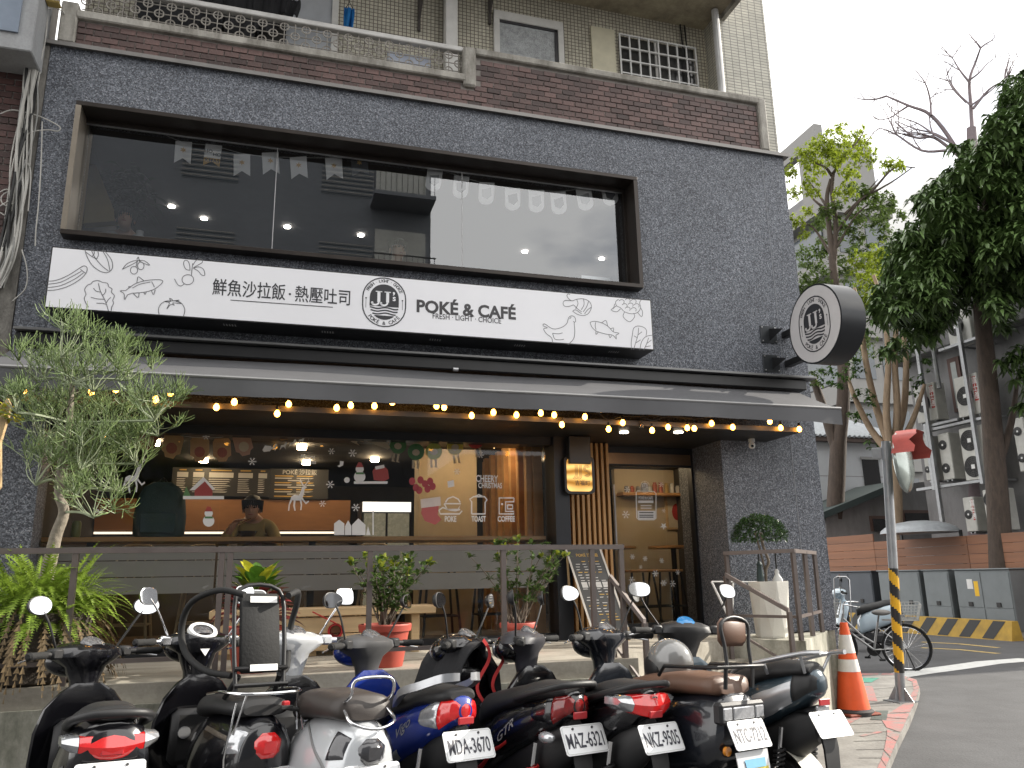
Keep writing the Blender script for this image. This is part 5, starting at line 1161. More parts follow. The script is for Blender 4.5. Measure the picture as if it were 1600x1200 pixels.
# topiary in white faceted planter, with two umbrellas
wp = Vector((4.66, -.50, ZP)); 
top_ = thing('potted_topiary', wp, 'clipped topiary dome on bent stems in a tall white faceted planter', 'plant')
PW = mat('white_stone_planter', (.66, .64, .58), .6, var=.12, scale=3, bump=.1)
nf = 8; rings = []
for z, r, ph in ((0, .15, .2), (.02, .155, .2), (.50, .20, .2+math.pi/8), (.515, .20, .2+math.pi/8)): rings.append([wp+Vector((r*math.cos(ph+2*math.pi*j/nf), r*math.sin(ph+2*math.pi*j/nf), z)) for j in range(nf)])
b = MB(); n = nf
b.loft(rings[:2], True, True)
b.add(rings[1]+rings[2], [f_ for j in range(nf) for f_ in ((j, (j+1) % nf, nf+j), ((j+1) % nf, nf+(j+1) % nf, nf+j))]); b.loft(rings[2:], True, False)
b.add([q.lerp(wp+Vector((0, 0, .515)), .08) for q in rings[3]]+[q.lerp(wp+Vector((0, 0, .46)), .12) for q in rings[3]], [(j, (j+1) % nf, nf+(j+1) % nf, nf+j) for j in range(nf)]+[list(range(nf, 2*nf))])
b.add(rings[3]+[q.lerp(wp+Vector((0, 0, .515)), .08) for q in rings[3]], [(j, (j+1) % nf, nf+(j+1) % nf, nf+j) for j in range(nf)])
b.build('faceted_planter', PW, top_)
b = MB(); b.tube(smoothpts([wp+Vector((-.02, 0, .45)), wp+Vector((-.01, 0, .62)), wp+Vector((.03, 0, .70)), wp+Vector((-.01, .01, .85)), wp+Vector((-.03, 0, .98))], 4), .014, 7); b.build('stem', TWIG, top_, 60)
b = MB(); b.tube(smoothpts([wp+Vector((.01, .02, .45)), wp+Vector((-.02, .02, .7)), wp+Vector((-.08, .02, .98))], 4), .010, 7); b.build('stem', TWIG, top_, 60)
fo = MB(); cc = wp+Vector((-.05, 0, .93))
for k in range(2600):
    d = rdir(-.15, 1); rr_ = random.uniform(.75, 1.03); p = cc+Vector((d.x*.27, d.y*.24, d.z*.22+.0))*rr_
    leaf(fo, p, d+rdir()*.9, (0, 0, 1), random.uniform(.022, .036), .009, .3, .1, 2)
fo.build('clipped_foliage', mat('topiary_green', (.035, .075, .02), .3, var=.3, scale=14, rand=.35, trans=.15), top_, 60, False)['kind'] = 'stuff'
for dx, col, lab, hk in ((-.10, (.03, .05, .05), 'dark folded umbrella standing in the white faceted planter', 0), (.09, (.62, .62, .60), 'white folded umbrella with black hooked handle in the white planter', 1)):
    p = wp+Vector((dx, -.03, .44)); um = thing('folded_umbrella', p, lab, 'umbrella')
    b = MB(); b.lathe([(.01, 0), (.03, .02), (.035, .12), (.022, .22), (.03, .235), (.02, .25), (.008, .27)] if not hk else [(.01, 0), (.045, .05), (.05, .09), (.02, .14), (.022, .17), (.01, .19)], p, 9); b.build('canopy', mat('umbrella_'+str(hk), col, .6, var=.15), um, 40)
    b = MB(); b.tube(smoothpts([p+Vector((0, 0, .18)), p+Vector((.0, 0, .30)), p+Vector((.01, 0, .36)), p+Vector((.035, 0, .375)), p+Vector((.055, 0, .35)), p+Vector((.055, 0, .32))], 4) if hk else [p+Vector((0, 0, .2)), p+Vector((0, 0, .34))], .008, 6); b.build('handle', CABLE, um, 60)
# folding chair frame behind the planter
fcx = thing('folding_stand', (4.62, -.22, ZP), 'white folding stand leaning behind the white planter', 'stand')
for a, c in (((4.36, -.36, ZP+.02), (4.22, -.20, ZP+.52)), ((4.40, -.20, ZP+.02), (4.52, -.1, ZP+.5)), ((4.93, -.42, ZP+.02), (4.82, -.15, ZP+.45)), ((4.80, -.42, ZP+.02), (4.97, -.2, ZP+.5))):
    b = MB(); b.tube([a, c], .011, 6); b.build('leg', WHITE, fcx)
b = MB(); b.tube([(4.22, -.20, ZP+.52), (4.97, -.2, ZP+.5)], .008, 6); b.build('crossbar', WHITE, fcx)
# fern in a hanging mass, and the twiggy pencil tree above it
FERN = mat('fern_green', (.21, .31, .04), .5, var=.3, scale=8, rand=.35, trans=.4); FERND = mat('dry_fern', (.13, .09, .045), .8, var=.3, rand=.3, trans=.2)
fp = Vector((-1.42, -1.38, ZP)); fern = thing('fern_clump', fp, 'large yellow green fern clump spilling over its planter behind the railing', 'plant')
b = MB(); b.lathe([(.26, 0), (.30, .02), (.34, .42), (.31, .43), (.30, .38), (.001, .38)], fp, 20); b.build('planter', mat('dark_planter', (.05, .04, .03), .85, var=.4, bump=.4), fern, 40)
def frond(b, p, d, L, droop, wd, nl=16):
    d = Vector(d).normalized(); hd = Vector((d.x, d.y, 0)); hd = hd.normalized() if hd.length > .01 else Vector((1, 0, 0)); s = Vector((-hd.y, hd.x, 0)); q = Vector(p); dd = d.copy(); prev = q
    for i in range(nl):
        t = i/nl; dd = (dd-Vector((0, 0, droop/nl))).normalized(); q = q+dd*(L/nl); w_ = wd*math.sin(math.pi*min(.97, .12+t*.9))
        nn = s.cross(dd)
        for sg in (-1, 1):
            tip = q+s*sg*w_+dd*w_*.25-nn*.15*w_; b.add([prev, q, tip], [(0, 1, 2)])
        prev = q
b = MB(); b2 = MB()
for k in range(560):
    a = random.uniform(0, 6.28); e = random.uniform(-.1, 1.3); ro = random.uniform(0, .3); p = fp+Vector((ro*math.cos(a), ro*math.sin(a), random.uniform(.36, .60)))
    frond(b, p, (math.cos(a)*math.cos(e), math.sin(a)*math.cos(e), math.sin(e)), random.uniform(.18, .40), random.uniform(.7, 1.8), random.uniform(.026, .040))
for k in range(170):
    a = random.uniform(0, 6.28); p = fp+Vector((.30*math.cos(a), .30*math.sin(a), random.uniform(.25, .5)))
    frond(b2, p, (math.cos(a)*.7, math.sin(a)*.7, -.2), random.uniform(.3, .55), 2.0, .02, 10)
b.build('fronds', FERN, fern, 0, False)['kind'] = 'stuff'; b2.build('dry_fronds', FERND, fern, 0, False)['kind'] = 'stuff'
# pencil tree
PT = mat('pencil_twig_green', (.14, .20, .07), .5, var=.25, scale=5, rand=.35); PT2 = mat('pencil_twig_grey', (.26, .30, .19), .6, var=.2)
pp = fp+Vector((.05, .0, .42)); ptree = thing('pencil_tree', pp, 'pencil tree with pale bent trunk and masses of thin green twigs', 'tree')
B_trunk = mat('pale_bark', (.22, .19, .15), .9, var=.4, scale=14, bump=.5, bscale=40)
tr_px = [(72, 905), (80, 870), (88, 835), (100, 800), (92, 770), (98, 720), (108, 660), (112, 600)]
tp = [un(x, y, 1, -1.38) for x, y in tr_px]
b = MB(); b.tube(smoothpts(tp, 4), [.046-.028*i/28 for i in range(29)][:len(smoothpts(tp, 4))], 9); b.build('trunk', B_trunk, ptree, 60)
tw = MB(); tw2 = MB(); lim = MB()
def twig(bb, p, d, L, r, n=3):
    q = Vector(p); path = [q]; d = Vector(d).normalized()
    for i in range(n):
        d = (d+rdir()*.28+Vector((0, 0, .10))).normalized(); q = q+d*(L/n); path.append(q)
    bb.tube(path, [r*(1-.35*i/n) for i in range(n+1)], 3, caps=False); return path[-1], d
cl_px = [(100, 520, 62), (60, 560, 55), (150, 575, 60), (205, 560, 55), (245, 620, 60), (120, 640, 75), (180, 650, 70), (70, 650, 65), (110, 720, 80), (190, 720, 75), (60, 720, 60), (150, 770, 60), (215, 690, 55), (250, 650, 50), (30, 620, 40), (95, 590, 60), (170, 540, 45), (130, 690, 70)]
for cx_, cy_, cr_ in cl_px:
    y = -1.38+random.uniform(-.28, .28); c = un(cx_, cy_, 1, y); rad = cr_*pxsize(c)*.9
    src = min(tp[3:], key=lambda q: (q-c).length+abs(q.z-(c.z-.25))*.5); m1 = src.lerp(c, .5)+Vector((0, 0, -.05))+rdir()*.04; base_ = c-Vector((0, 0, rad*.7))
    lim.tube(smoothpts([src, m1, base_], 4), .009, 5)
    for k in range(10):
        e0, d0 = twig(lim, base_, Vector((random.uniform(-1, 1), random.uniform(-1, 1), random.uniform(.1, 1.2))), rad*.8, .0042)
        for m_ in range(5):
            e1, d1 = twig(tw if m_ % 3 else tw2, e0, d0+rdir(-.6, 1)*1.0, rad*random.uniform(.35, .7), .0034)
            for q_ in range(4): twig(tw, e1-d1*random.uniform(0, rad*.3), d1+rdir(-.5, 1)*.9, rad*random.uniform(.25, .55), .0027)
lim.build('limbs', PT2, ptree, 60, False)['kind'] = 'stuff'; tw.build('green_twigs', PT, ptree, 60, False)['kind'] = 'stuff'; tw2.build('pale_twigs', PT2, ptree, 60, False)['kind'] = 'stuff'
# yellow-lit hanging plant and post at the left edge
lp = un(4, 700, 1, -.9); b = MB(); b.prism([un(x, y, 1, -.9) for x, y in ((-30, 660), (12, 622), (17, 635), (0, 690), (0, 760), (-30, 800))], (0, .05, 0)); hpost = b.solo('timber_board', WOODB, 'pale timber board at the left edge under the awning', 'board')
b = MB()
for k in range(40):
    leaf(b, un(18, 640, 1, -.85)+rdir()*.10, rdir(-.2, 1), (0, 0, 1), .07, .022, .3, .4, 3)
b.solo('hanging_foliage', mat('yellow_leaf', (.30, .30, .03), .45, var=.3, rand=.3, trans=.3), 'small yellow green leaves above the timber board', 'plant', None, 60, False)
# bench, menu board, small blade sign, speaker box, security camera
bn = thing('wooden_bench', (.55, -.25, ZP), 'long pale timber plank bench standing against the shop window', 'bench')
for k in range(2):
    b = MB(); b.box(-.42, 1.40, -.46+k*.22, -.25+k*.22, 1.20, 1.265, .006); b.build('seat_plank', WOODB, bn)
for k in range(2):
    b = MB(); b.box(-.38, 1.0, -.44, -.405, .93+k*.135, 1.058+k*.135, .004); b.build('front_plank', WOODB, bn)
for x in (-.3, .35, 1.2):
    b = MB(); b.box(x, x+.07, -.40, -.05, ZP, 1.198, .004); b.build('leg', WOODB, bn)
mb = thing('menu_board', (3.0, -.2, ZP), 'black A-frame menu board with pale frame beside the slatted screen', 'menu board')
mtop, mbot = Vector((2.955, .05, 1.77)), Vector((3.10, -.22, ZP+.10)); uu = Vector((1, 0, 0)); vv = (mtop-mbot).normalized(); vv = Vector((vv.x, vv.y, vv.z)); nn_ = uu.cross(vv).normalized()
Wm = .36; Lm = (mtop-mbot).length
def mpnt(a, c, off=0.0): return mbot+uu*(a*Wm)+vv*(c*Lm)+nn_*off
nn_ = nn_ if nn_.y < 0 else -nn_
b = MB(); b.prism([mpnt(-.5, 0), mpnt(.5, 0), mpnt(.5, 1), mpnt(-.5, 1)], nn_*.012); pn = b.build('panel', mat('menu_black', (.025, .024, .022), .5, var=.1), mb)
b = MB(); b.ribbon([mpnt(-.5, 0, .014), mpnt(.5, 0, .014), mpnt(.5, 1, .014), mpnt(-.5, 1, .014)], .022, nn_, True); b.build('frame', mat('pale_board_frame', (.5, .47, .42), .5), pn)
for sx in (-.5, .5):
    b = MB(); b.box(-.012, .012, -.012, .012, 0, .12, 0, Matrix.Translation(mpnt(sx, 0)-Vector((0, 0, .10)))); b.build('foot', WOODB, mb)
    b = MB(); b.tube([mpnt(sx*.9, .98), mpnt(sx*.9, 0)+Vector((-.05, .42, -.10))], .012, 5); b.build('back_leg', WOODB, mb)
OCH = mat('menu_ochre', (.50, .30, .05), .6, var=0); PALE = mat('menu_pale', (.45, .44, .42), .6, var=0)
o1, o2 = MB(), MB()
text(o1, 'POKÉ 沙拉飯', .04, mpnt(.05, .88, .013), uu, vv, .01)
for r_ in range(22):
    c = .80-.033*r_
    if r_ in (8, 9):
        for k in range(4): o2.quad(mpnt(-.38+k*.2, c-.012, .0135), mpnt(-.22+k*.2, c-.012, .0135), mpnt(-.22+k*.2, c+.02, .0135), mpnt(-.38+k*.2, c+.02, .0135))
    else:
        for k in range(4):
            if random.random() < .8:
                a = -.4+k*.2+random.uniform(0, .05); (o1 if (r_ % 4 == 0) or r_ > 18 else o2).quad(mpnt(a, c, .0135), mpnt(a+random.uniform(.06, .15), c, .0135), mpnt(a+.12, c+.009, .0135), mpnt(a, c+.009, .0135))
o1.build('ochre_print', OCH, pn, 0, False)['kind'] = 'stuff'; o2.build('pale_print', PALE, pn, 0, False)['kind'] = 'stuff'
# glowing blade sign
g0, g1 = un(883, 714, 1, .05), un(926, 770, 1, .05); gx0, gx1, gz0, gz1 = g0.x, g1.x, g1.z, g0.z
gs = thing('glowing_sign', ((gx0+gx1)/2, .1, gz0), 'small black square lightbox with warm glowing face hanging before the slats', 'sign')
def rrect(x0, x1, z0, z1, r, y, k=6):
    cx_, cz_ = (x0+x1)/2, (z0+z1)/2; hw, hh = (x1-x0)/2-r, (z1-z0)/2-r
    return [Vector((cx_+sx*hw+r*math.cos(R(a0+90*i/k)), y, cz_+sz_*hh+r*math.sin(R(a0+90*i/k)))) for sx, sz_, a0 in ((1, 1, 0), (-1, 1, 90), (-1, -1, 180), (1, -1, 270)) for i in range(k+1)]
b = MB(); b.prism(rrect(gx0-.012, gx1+.03, gz0-.012, gz1+.012, .05, .05), (0, .12, 0)); b.build('casing', BLACKM, gs, 30)
m, t_, out = nmat('amber_lightbox'); e = t_.nodes.new('ShaderNodeEmission'); tcn = t_.nodes.new('ShaderNodeTexCoord'); wv = t_.nodes.new('ShaderNodeTexWave'); wv.wave_type = 'RINGS'; wv.inputs['Scale'].default_value = 3.0; wv.inputs['Distortion'].default_value = 4; wv.inputs['Detail'].default_value = 1
rp_ = t_.nodes.new('ShaderNodeValToRGB'); rp_.color_ramp.elements[0].color = (.36, .16, .03, 1); rp_.color_ramp.elements[1].color = (1, .58, .18, 1); t_.links.new(tcn.outputs['Object'], wv.inputs[0]); t_.links.new(wv.outputs[0], rp_.inputs[0]); t_.links.new(rp_.outputs[0], e.inputs[0]); e.inputs[1].default_value = 1.1; t_.links.new(e.outputs[0], out.inputs[0])
b = MB(); b.add(rrect(gx0+.01, gx1-.0, gz0+.012, gz1-.012, .045, .047), [list(range(28))]); gf = b.build('glowing_face', m, gs)
cxg, czg, Wg = (gx0+gx1)/2, (gz0+gz1)/2, gx1-gx0
b = MB()
for dx in (-.10, .06):
    for q in (-.012, 0, .012):
        b.ribbon([Vector((cxg+dx*Wg+q, .044, czg+.10)), Vector((cxg+dx*Wg+q, .044, czg-.01))]+[Vector((cxg+dx*Wg-.02+(.02+q)*math.cos(R(a)), .044, czg-.01+(.02+q)*math.sin(R(a)))) for a in (-30, -60, -90, -130)], .004)
for q in (.014, .024, .034):
    b.ribbon([Vector((cxg+.30*Wg+q*math.cos(R(a)), .044, czg+.065+q*math.sin(R(a)))) for a in range(20, 275, 25)]+[Vector((cxg+.30*Wg+q*math.cos(R(a)), .044, czg+.015+q*math.sin(R(a)))) for a in range(80, -170, -25)], .004)
b.build('printed_letters', INK, gf)
b = MB(); text(b, '吉福町', .055, Vector((cxg+.12*Wg, .044, czg-.085)), UX, UZ, .01); b.build('printed_letters', INK, gf)
b = MB(); b.box(un(884, 700, 1, .1).x, un(917, 700, 1, .1).x, .0, .3, 2.58, 2.86, .006); b.solo('black_speaker', BLACKM, 'black box speaker fixed under the soffit above the glowing sign', 'speaker')
sc0 = Vector((4.86, -.14, 2.80)); scm = thing('security_camera', sc0, 'small white dome security camera under the entrance soffit', 'camera')
b = MB(); b.cyl(sc0+Vector((0, 0, .035)), sc0+Vector((0, 0, .068)), .036, n=16); b.build('base', WHITE, scm, 40)
b = MB(); b.ell(sc0, (.036, .036, .04), 16, 9); b.build('dome', WHITE, scm, 60)
b = MB(); b.ell(sc0+Vector((-.01, -.024, -.012)), (.018, .014, .016), 12, 7); b.build('lens', PB, scm, 60)
# ================================================================== STREET ON THE RIGHT
# ---- mirror pole
GALV = mat('galvanised_steel', (.33, .34, .35), .45, .7, var=.2, scale=8)
pb = un(1408, 1096, 2, .06); pd = math.hypot(pb.x-CAM.x, pb.y-CAM.y); ptp = at(1384, 690, pd)
pole = thing('mirror_pole', pb, 'grey steel pole with yellow and black stripes holding a broken traffic mirror', 'pole')
b = MB(); b.cyl(pb, ptp, .052, n=20); b.build('pole_shaft', GALV, pole, 40)
ax = (ptp-pb).normalized()
b = MB(); b.box(-.13, .13, -.13, .13, 0, .012, 0, Matrix.Translation(pb)); b.build('base_plate', GALV, pole)
for a in (0, 1, 2, 3):
    d = Vector((math.cos(a*1.571+.4), math.sin(a*1.571+.4), 0)); b = MB(); b.prism([pb+d*.05, pb+d*.15, pb+d*.05+Vector((0, 0, .16))], d.cross(Vector((0, 0, 1)))*.008); b.build('gusset', GALV, pole)
z0 = (un(1416, 1053, 1, pb.y)-pb).length; z1_ = (at(1396, 888, pd)-pb).length
b = MB(); NA, NZ = 24, 56
H = z1_-z0; ea = ax.orthogonal().normalized(); eb = ax.cross(ea)
for i in range(NZ):
    for j in range(NA):
        b.k = int(math.floor((i/NZ)*4.6+(1-abs(2*((j+.5)/NA)-1))*.9)*1) % 2
        b.k = int(math.floor((i/NZ)*8.4+2*(j+.5)/NA)) % 2
        b.add([pb+ax*(z0+H*(i+di)/NZ)+(ea*math.cos(2*math.pi*(j+dj)/NA)+eb*math.sin(2*math.pi*(j+dj)/NA))*.0535 for di, dj in ((0, 0), (0, 1), (1, 1), (1, 0))], [(0, 1, 2, 3)])
YEL = mat('warning_yellow', (.75, .42, .015), .5, var=.12); BLK = mat('warning_black', (.018, .018, .018), .6, var=.2)
b.build('striped_sleeve', [YEL, BLK], pole, 40)
b = MB(); q = ptp-ax*.12; b.cyl(q-ax*.10, q+ax*.06, .058, n=18); b.box(-.16, .20, -.02, .02, -.08, .05, .004, Matrix.Translation(q) @ Matrix.Rotation(R(-45), 4, 'Z')); b.build('bracket', GALV, pole)
mc = at(1413, 722, pd-.05); vd = (mc-CAM).normalized(); lat = Vector((vd.y, -vd.x, 0)).normalized(); mn = (lat*.97-Vector((vd.x, vd.y, 0)).normalized()*.24).normalized()
QM = mn.to_track_quat('Z', 'Y').to_matrix()
b = MB(); b.lathe([(.001, .07), (.12, .065), (.24, .045), (.33, .012), (.35, 0), (.36, -.02), (.34, -.035), (.001, -.03)], mc, 32, QM); md = b.build('mirror_disc', mat('dull_mirror', (.30, .34, .32), .15, .6, var=.3, scale=6), pole, 40)
rows = []
for i in range(13):
    a = R(10+160*i/12); rr_ = .365+.015*math.sin(i*2.2); rows.append([mc+QM @ Vector((rr_*math.cos(a), rr_*math.sin(a), zz+.03*math.sin(i*1.7)*zz/.2)) for zz in (-.03, .06, .15, .20+.02*math.sin(i*3))])
upv = QM.inverted() @ Vector((0, 0, 1))
ro = math.atan2(upv.y, upv.x)-math.pi/2
QR = QM @ Matrix.Rotation(ro, 3, 'Z')
rows = [[mc+QR @ (QM.inverted() @ (q-mc)) for q in r] for r in rows]
b = MB(); b.loft(rows, False, False); b.build('red_hood', mat('faded_red_plastic', (.42, .07, .055), .5, var=.25, scale=6), md, 60, False)
# ---- traffic cone
kb = un(1334, 1116, 2, .06)
cone = thing('traffic_cone', kb, 'orange traffic cone with two white bands beside the entrance slab', 'cone')
ORG_ = mat('cone_orange', (.75, .10, .02), .5, var=.15, scale=6); CWH = mat('cone_white_band', (.68, .66, .62), .5, var=.15, scale=10)
def cband(nm, z0_, z1_, mt, k=0.0):
    rr_ = lambda z: .165-.128*(z-.06)/.84
    b = MB(); b.lathe([(rr_(z0_)+k, z0_), (rr_(z1_)+k, z1_)], kb, 28, None, False); b.build(nm, mt, cone, 40)
cband('lower_body', .06, .42, ORG_); cband('reflective_band', .42, .54, CWH, .002); cband('middle_body', .54, .60, ORG_); cband('reflective_band', .60, .78, CWH, .002)
b = MB(); b.lathe([(.055, .78), (.037, .90), (.03, .90), (.03, .85)], kb, 28, None, False); b.build('tip', ORG_, cone, 40)
b = MB(); b.lathe([(.20, 0), (.20, .04), (.172, .06), (.166, .062)], kb, 28, None, False); b.build('black_base', mat('cone_rubber', (.025, .022, .022), .7, var=.2), cone, 40)
b = MB(); b.box(kb.x-.19, kb.x+.19, kb.y-.19, kb.y+.19, kb.z, kb.z+.03, .012); b.build('foot', mat('cone_foot', (.22, .045, .02), .7, var=.3), cone)
# ---- weed
b = MB(); wp_ = un(1300, 1085, 2, .1)
for k in range(14): leaf(b, wp_+Vector((random.uniform(-.06, .06), random.uniform(-.06, .06), random.uniform(0, .22))), rdir(0, 1), (0, 0, 1), .11, .04, .2, .3, 4)
b.tube([wp_+Vector((0, 0, -.1)), wp_+Vector((0, 0, .2))], .006, 5)
b.solo('weed', mat('weed_leaf', (.28, .40, .03), .4, var=.3, trans=.4), 'bright green weed growing at the foot of the entrance slab', 'plant', None, 60, False)
# ---- metal hoop stand
hq = un(1325, 1040, 2, .06); hd = math.hypot(hq.x-CAM.x, hq.y-CAM.y); b = MB()
lp_ = [at(x, y, hd) for x, y in ((1306, 985), (1303, 904), (1308, 901), (1322, 901), (1327, 906), (1331, 982), (1325, 986), (1310, 988))]
b.tube(lp_, .011, 6, closed=True); b.tube([lp_[0].lerp(lp_[5], .5), hq], .011, 6); b.tube([lp_[0].lerp(lp_[5], .75), hq+Vector((.1, .05, 0))], .011, 6)
b.solo('metal_hoop_stand', ALU, 'tall bent metal hoop stand behind the traffic cone', 'stand', None, 60)
# ---- bicycle
def bicycle(loc, rz, label):
    t = thing('bicycle', loc, label, 'bicycle', None, rz, frame=True); t.rotation_euler = (0, R(-6), rz); r = .335
    FR = mat('bicycle_silver', (.42, .42, .42), .35, .8, var=.1)
    mx = Matrix(((0, 0, 1), (1, 0, 0), (0, 1, 0)))
    for nm, y in (('rear_wheel', 0), ('front_wheel', 1.04)):
        b = MB(); b.tube([(0, y+r*math.cos(a), r+r*math.sin(a)) for a in [2*math.pi*i/36 for i in range(36)]], .020, 7, closed=True); wl_ = b.build(nm, RUB, t, 60)
        b = MB(); b.tube([(0, y+(r-.025)*math.cos(a), r+(r-.025)*math.sin(a)) for a in [2*math.pi*i/36 for i in range(36)]], .009, 5, closed=True); b.cyl((-.05, y, r), (.05, y, r), .022, n=10); b.build('rim', CHR, wl_, 60)
        b = MB()
        for i in range(28):
            a = 2*math.pi*i/28; b.tube([(.03*(1 if i % 2 else -1), y+.02*math.cos(a+.8), r+.02*math.sin(a+.8)), (0, y+(r-.03)*math.cos(a), r+(r-.03)*math.sin(a))], .0022, 3)
        b.build('spokes', CHR, wl_)['kind'] = 'stuff'
        b = MB(); b.loft([[(x, y+(r+.035)*math.cos(R(a)), r+(r+.035)*math.sin(R(a))) for x in (-.028, 0, .028)] for a in range(*((35, 190, 10) if y == 0 else (50, 170, 10)))], False, False); b.build('mudguard', FR, t, 60, False)
    bb_ = Vector((0, .46, .30)); st_ = Vector((0, .36, .72)); hd_ = Vector((0, .86, .78)); hl_ = Vector((0, .90, .66)); ra = Vector((0, 0, r)); fa = Vector((0, 1.04, r))
    for nm, pts, rad in (('down_tube', [hl_, bb_], .019), ('top_tube', [hd_, Vector((0, .60, .50)), bb_+Vector((0, -.02, .1))], .016), ('seat_tube', [bb_, st_], .017), ('head_tube', [Vector((0, .845, .84)), hl_], .02)):
        b = MB(); b.tube(pts, rad, 8); b.build(nm, FR, t, 60)
    for sx in (-1, 1):
        b = MB(); b.tube([bb_, ra+Vector((sx*.05, 0, 0))], .010, 6); b.tube([st_-Vector((0, 0, .1)), ra+Vector((sx*.05, 0, 0))], .008, 6); b.build('stay', FR, t)
        b = MB(); b.tube([hl_, Vector((sx*.05, .95, .60)), fa+Vector((sx*.05, 0, 0))], .012, 6); b.build('fork_blade', FR, t)
        b = MB(); b.tube([bb_+Vector((sx*.04, 0, 0)), bb_+Vector((sx*.06, sx*.10, -.13))], .009, 6); b.box(sx*.06-.02+sx*.03, sx*.06+.02+sx*.03, .46+sx*.10-.045, .46+sx*.10+.045, .155, .185, .006); b.build('pedal', PD, t)
        b = MB(); b.tube(smoothpts([(0, .83, .98), (sx*.14, .80, 1.0), (sx*.26, .70, .99), (sx*.28, .60, .98)], 4), .011, 6); b.build('handlebar', CHR, t, 60)
    b = MB(); b.tube([(0, .845, .84), (0, .83, .98)], .013, 8); b.build('stem', CHR, t)
    b = MB(); b.ell((0, .30, .86), (.085, .14, .045), 16, 9); b.tube([st_, (0, .33, .85)], .013, 6); b.build('saddle', mat('grey_saddle', (.20, .19, .18), .6, var=.15), t, 60)
    b = MB(); b.lathe([(.09, -.02), (.10, -.02), (.10, .02), (.09, .02)], bb_+Vector((.05, 0, 0)), 20, mx); b.build('chain_guard', PD, t, 40)
    b = MB(); b.tube([(-.05, .02, r), (-.10, -.08, .02)], .010, 6); b.build('kickstand', PD, t)
    b = MB(); b.box(-.06, .06, -.22, .30, .745, .755); b.build('rear_rack', FR, t)
    BK = mat('wire_basket_grey', (.45, .45, .43), .6, .3, var=.2)
    for nm, cy, hz_ in (('rear_basket', -.06, .76), ('front_basket', 1.06, .80)):
        b = MB(); w0, w1, l0, l1, hh = .12, .17, .14, .20, .23
        def cor(z, k): w_, l_ = w0+(w1-w0)*z, l0+(l1-l0)*z; return [Vector((w_*k, cy+l_*k, hz_+hh*z)), Vector((-w_*k, cy+l_*k, hz_+hh*z)), Vector((-w_*k, cy-l_*k, hz_+hh*z)), Vector((w_*k, cy-l_*k, hz_+hh*z))]
        for z in (0, .2, .4, .6, .8, 1): b.tube(cor(z, 1), .006 if z in (0, 1) else .0035, 4, closed=True)
        lo, hi = cor(0, 1), cor(1, 1)
        for s_ in range(4):
            for k in range(9): b.tube([lo[s_].lerp(lo[(s_+1) % 4], k/8), hi[s_].lerp(hi[(s_+1) % 4], k/8)], .0035, 3)
        for k in range(7): b.tube([lo[0].lerp(lo[1], k/6), lo[3].lerp(lo[2], k/6)], .0035, 3)
        b.build(nm, BK, t)
    return t
rw = un(1421, 1048, 2, 0)
bicycle((rw.x, rw.y, 0), R(52), 'silver city bicycle with wire basket parked behind the striped pole')
K9 = dict(body=WIDE, paint=mat('ice_blue_paint', (.55, .66, .74), .25, var=.05, coat=.8), lamp='wide', steer=-10, hz=1.07, mirror='leaf', lean=-4, rim=SIL)
pz_ = un(1420, 1020, 2, 0); s9 = scooter('scooter', (pz_.x+.2, pz_.y+.3, 0), R(62), 'ice blue and white scooter standing behind the silver bicycle', K9); s9['group'] = 'scooters on the side street'
# ---- cabinets, barrier, fence
FX = 16.6
cabM = [mat('grey_cabinet', (.17, .19, .20), .5, .2, var=.12, scale=3), mat('dark_cabinet', (.075, .085, .10), .5, .2, var=.15, scale=3)]
for k, (xa, xb, lab, mt) in enumerate(((1290, 1362, 'dark grey utility cabinet at the far end of the row', 1), (1370, 1436, 'wide grey utility cabinet behind the striped pole', 0), (1441, 1482, 'narrow grey utility cabinet in the middle of the row', 0), (1488, 1578, 'large grey utility cabinet with white and yellow notices on its door', 0))):
    ya, yb = un(xb, 900, 0, FX-.75).y, un(xa, 900, 0, FX-.75).y
    yb = ya+(yb-ya)*.96; zt = 1.46
    t = thing('utility_cabinet', (FX-.5, (ya+yb)/2, 0), lab, 'cabinet', 'utility cabinets along the fence')
    b = MB(); b.box(FX-.75, FX-.2, ya, yb, .12, zt, .012); b.build('casing', cabM[mt], t)
    b = MB(); b.box(FX-.73, FX-.22, ya+.02, yb-.02, 0, .119); b.build('plinth', CONC, t)
    b = MB(); b.box(FX-.79, FX-.17, ya-.03, yb+.03, zt, zt+.035, .01); b.build('roof_lid', cabM[mt], t)
    for j in range(2 if yb-ya > 1.2 else 1):
        n_ = 2 if yb-ya > 1.2 else 1; y0_, y1_ = ya+(yb-ya)*j/n_+.03, ya+(yb-ya)*(j+1)/n_-.03
        b = MB(); b.box(FX-.762, FX-.751, y0_, y1_, .62, zt-.05, .003); dr_ = b.build('door', cabM[mt], t)
        b = MB(); b.box(FX-.762, FX-.751, y0_, y1_, .18, .60, .003); b.build('lower_panel', cabM[mt], t)
        b = MB(); b.box(FX-.785, FX-.763, (y0_+y1_)/2-.06, (y0_+y1_)/2+.06, .64, .74, .006); b.build('lock', PD, dr_)
    if k == 3:
        for px, py, w_, h_, c_ in ((1514, 905, .16, .22, (.7, .7, .7)), (1524, 908, .12, .34, (.75, .45, .02))):
            p = un(px, py, 0, FX-.7635); b = MB(); b.quad(p+Vector((0, w_/2, 0)), p+Vector((0, -w_/2, 0)), p+Vector((0, -w_/2, -h_)), p+Vector((0, w_/2, -h_))); b.build('notice', mat('notice_%d' % px, c_, .6, var=.1), t)
BX = FX-1.45; y0_, y1_ = un(1588, 985, 0, BX).y, 13.5
bar_ = thing('striped_barrier', (BX, (y0_+y1_)/2, 0), 'low concrete barrier painted in yellow and black diagonal stripes', 'barrier')
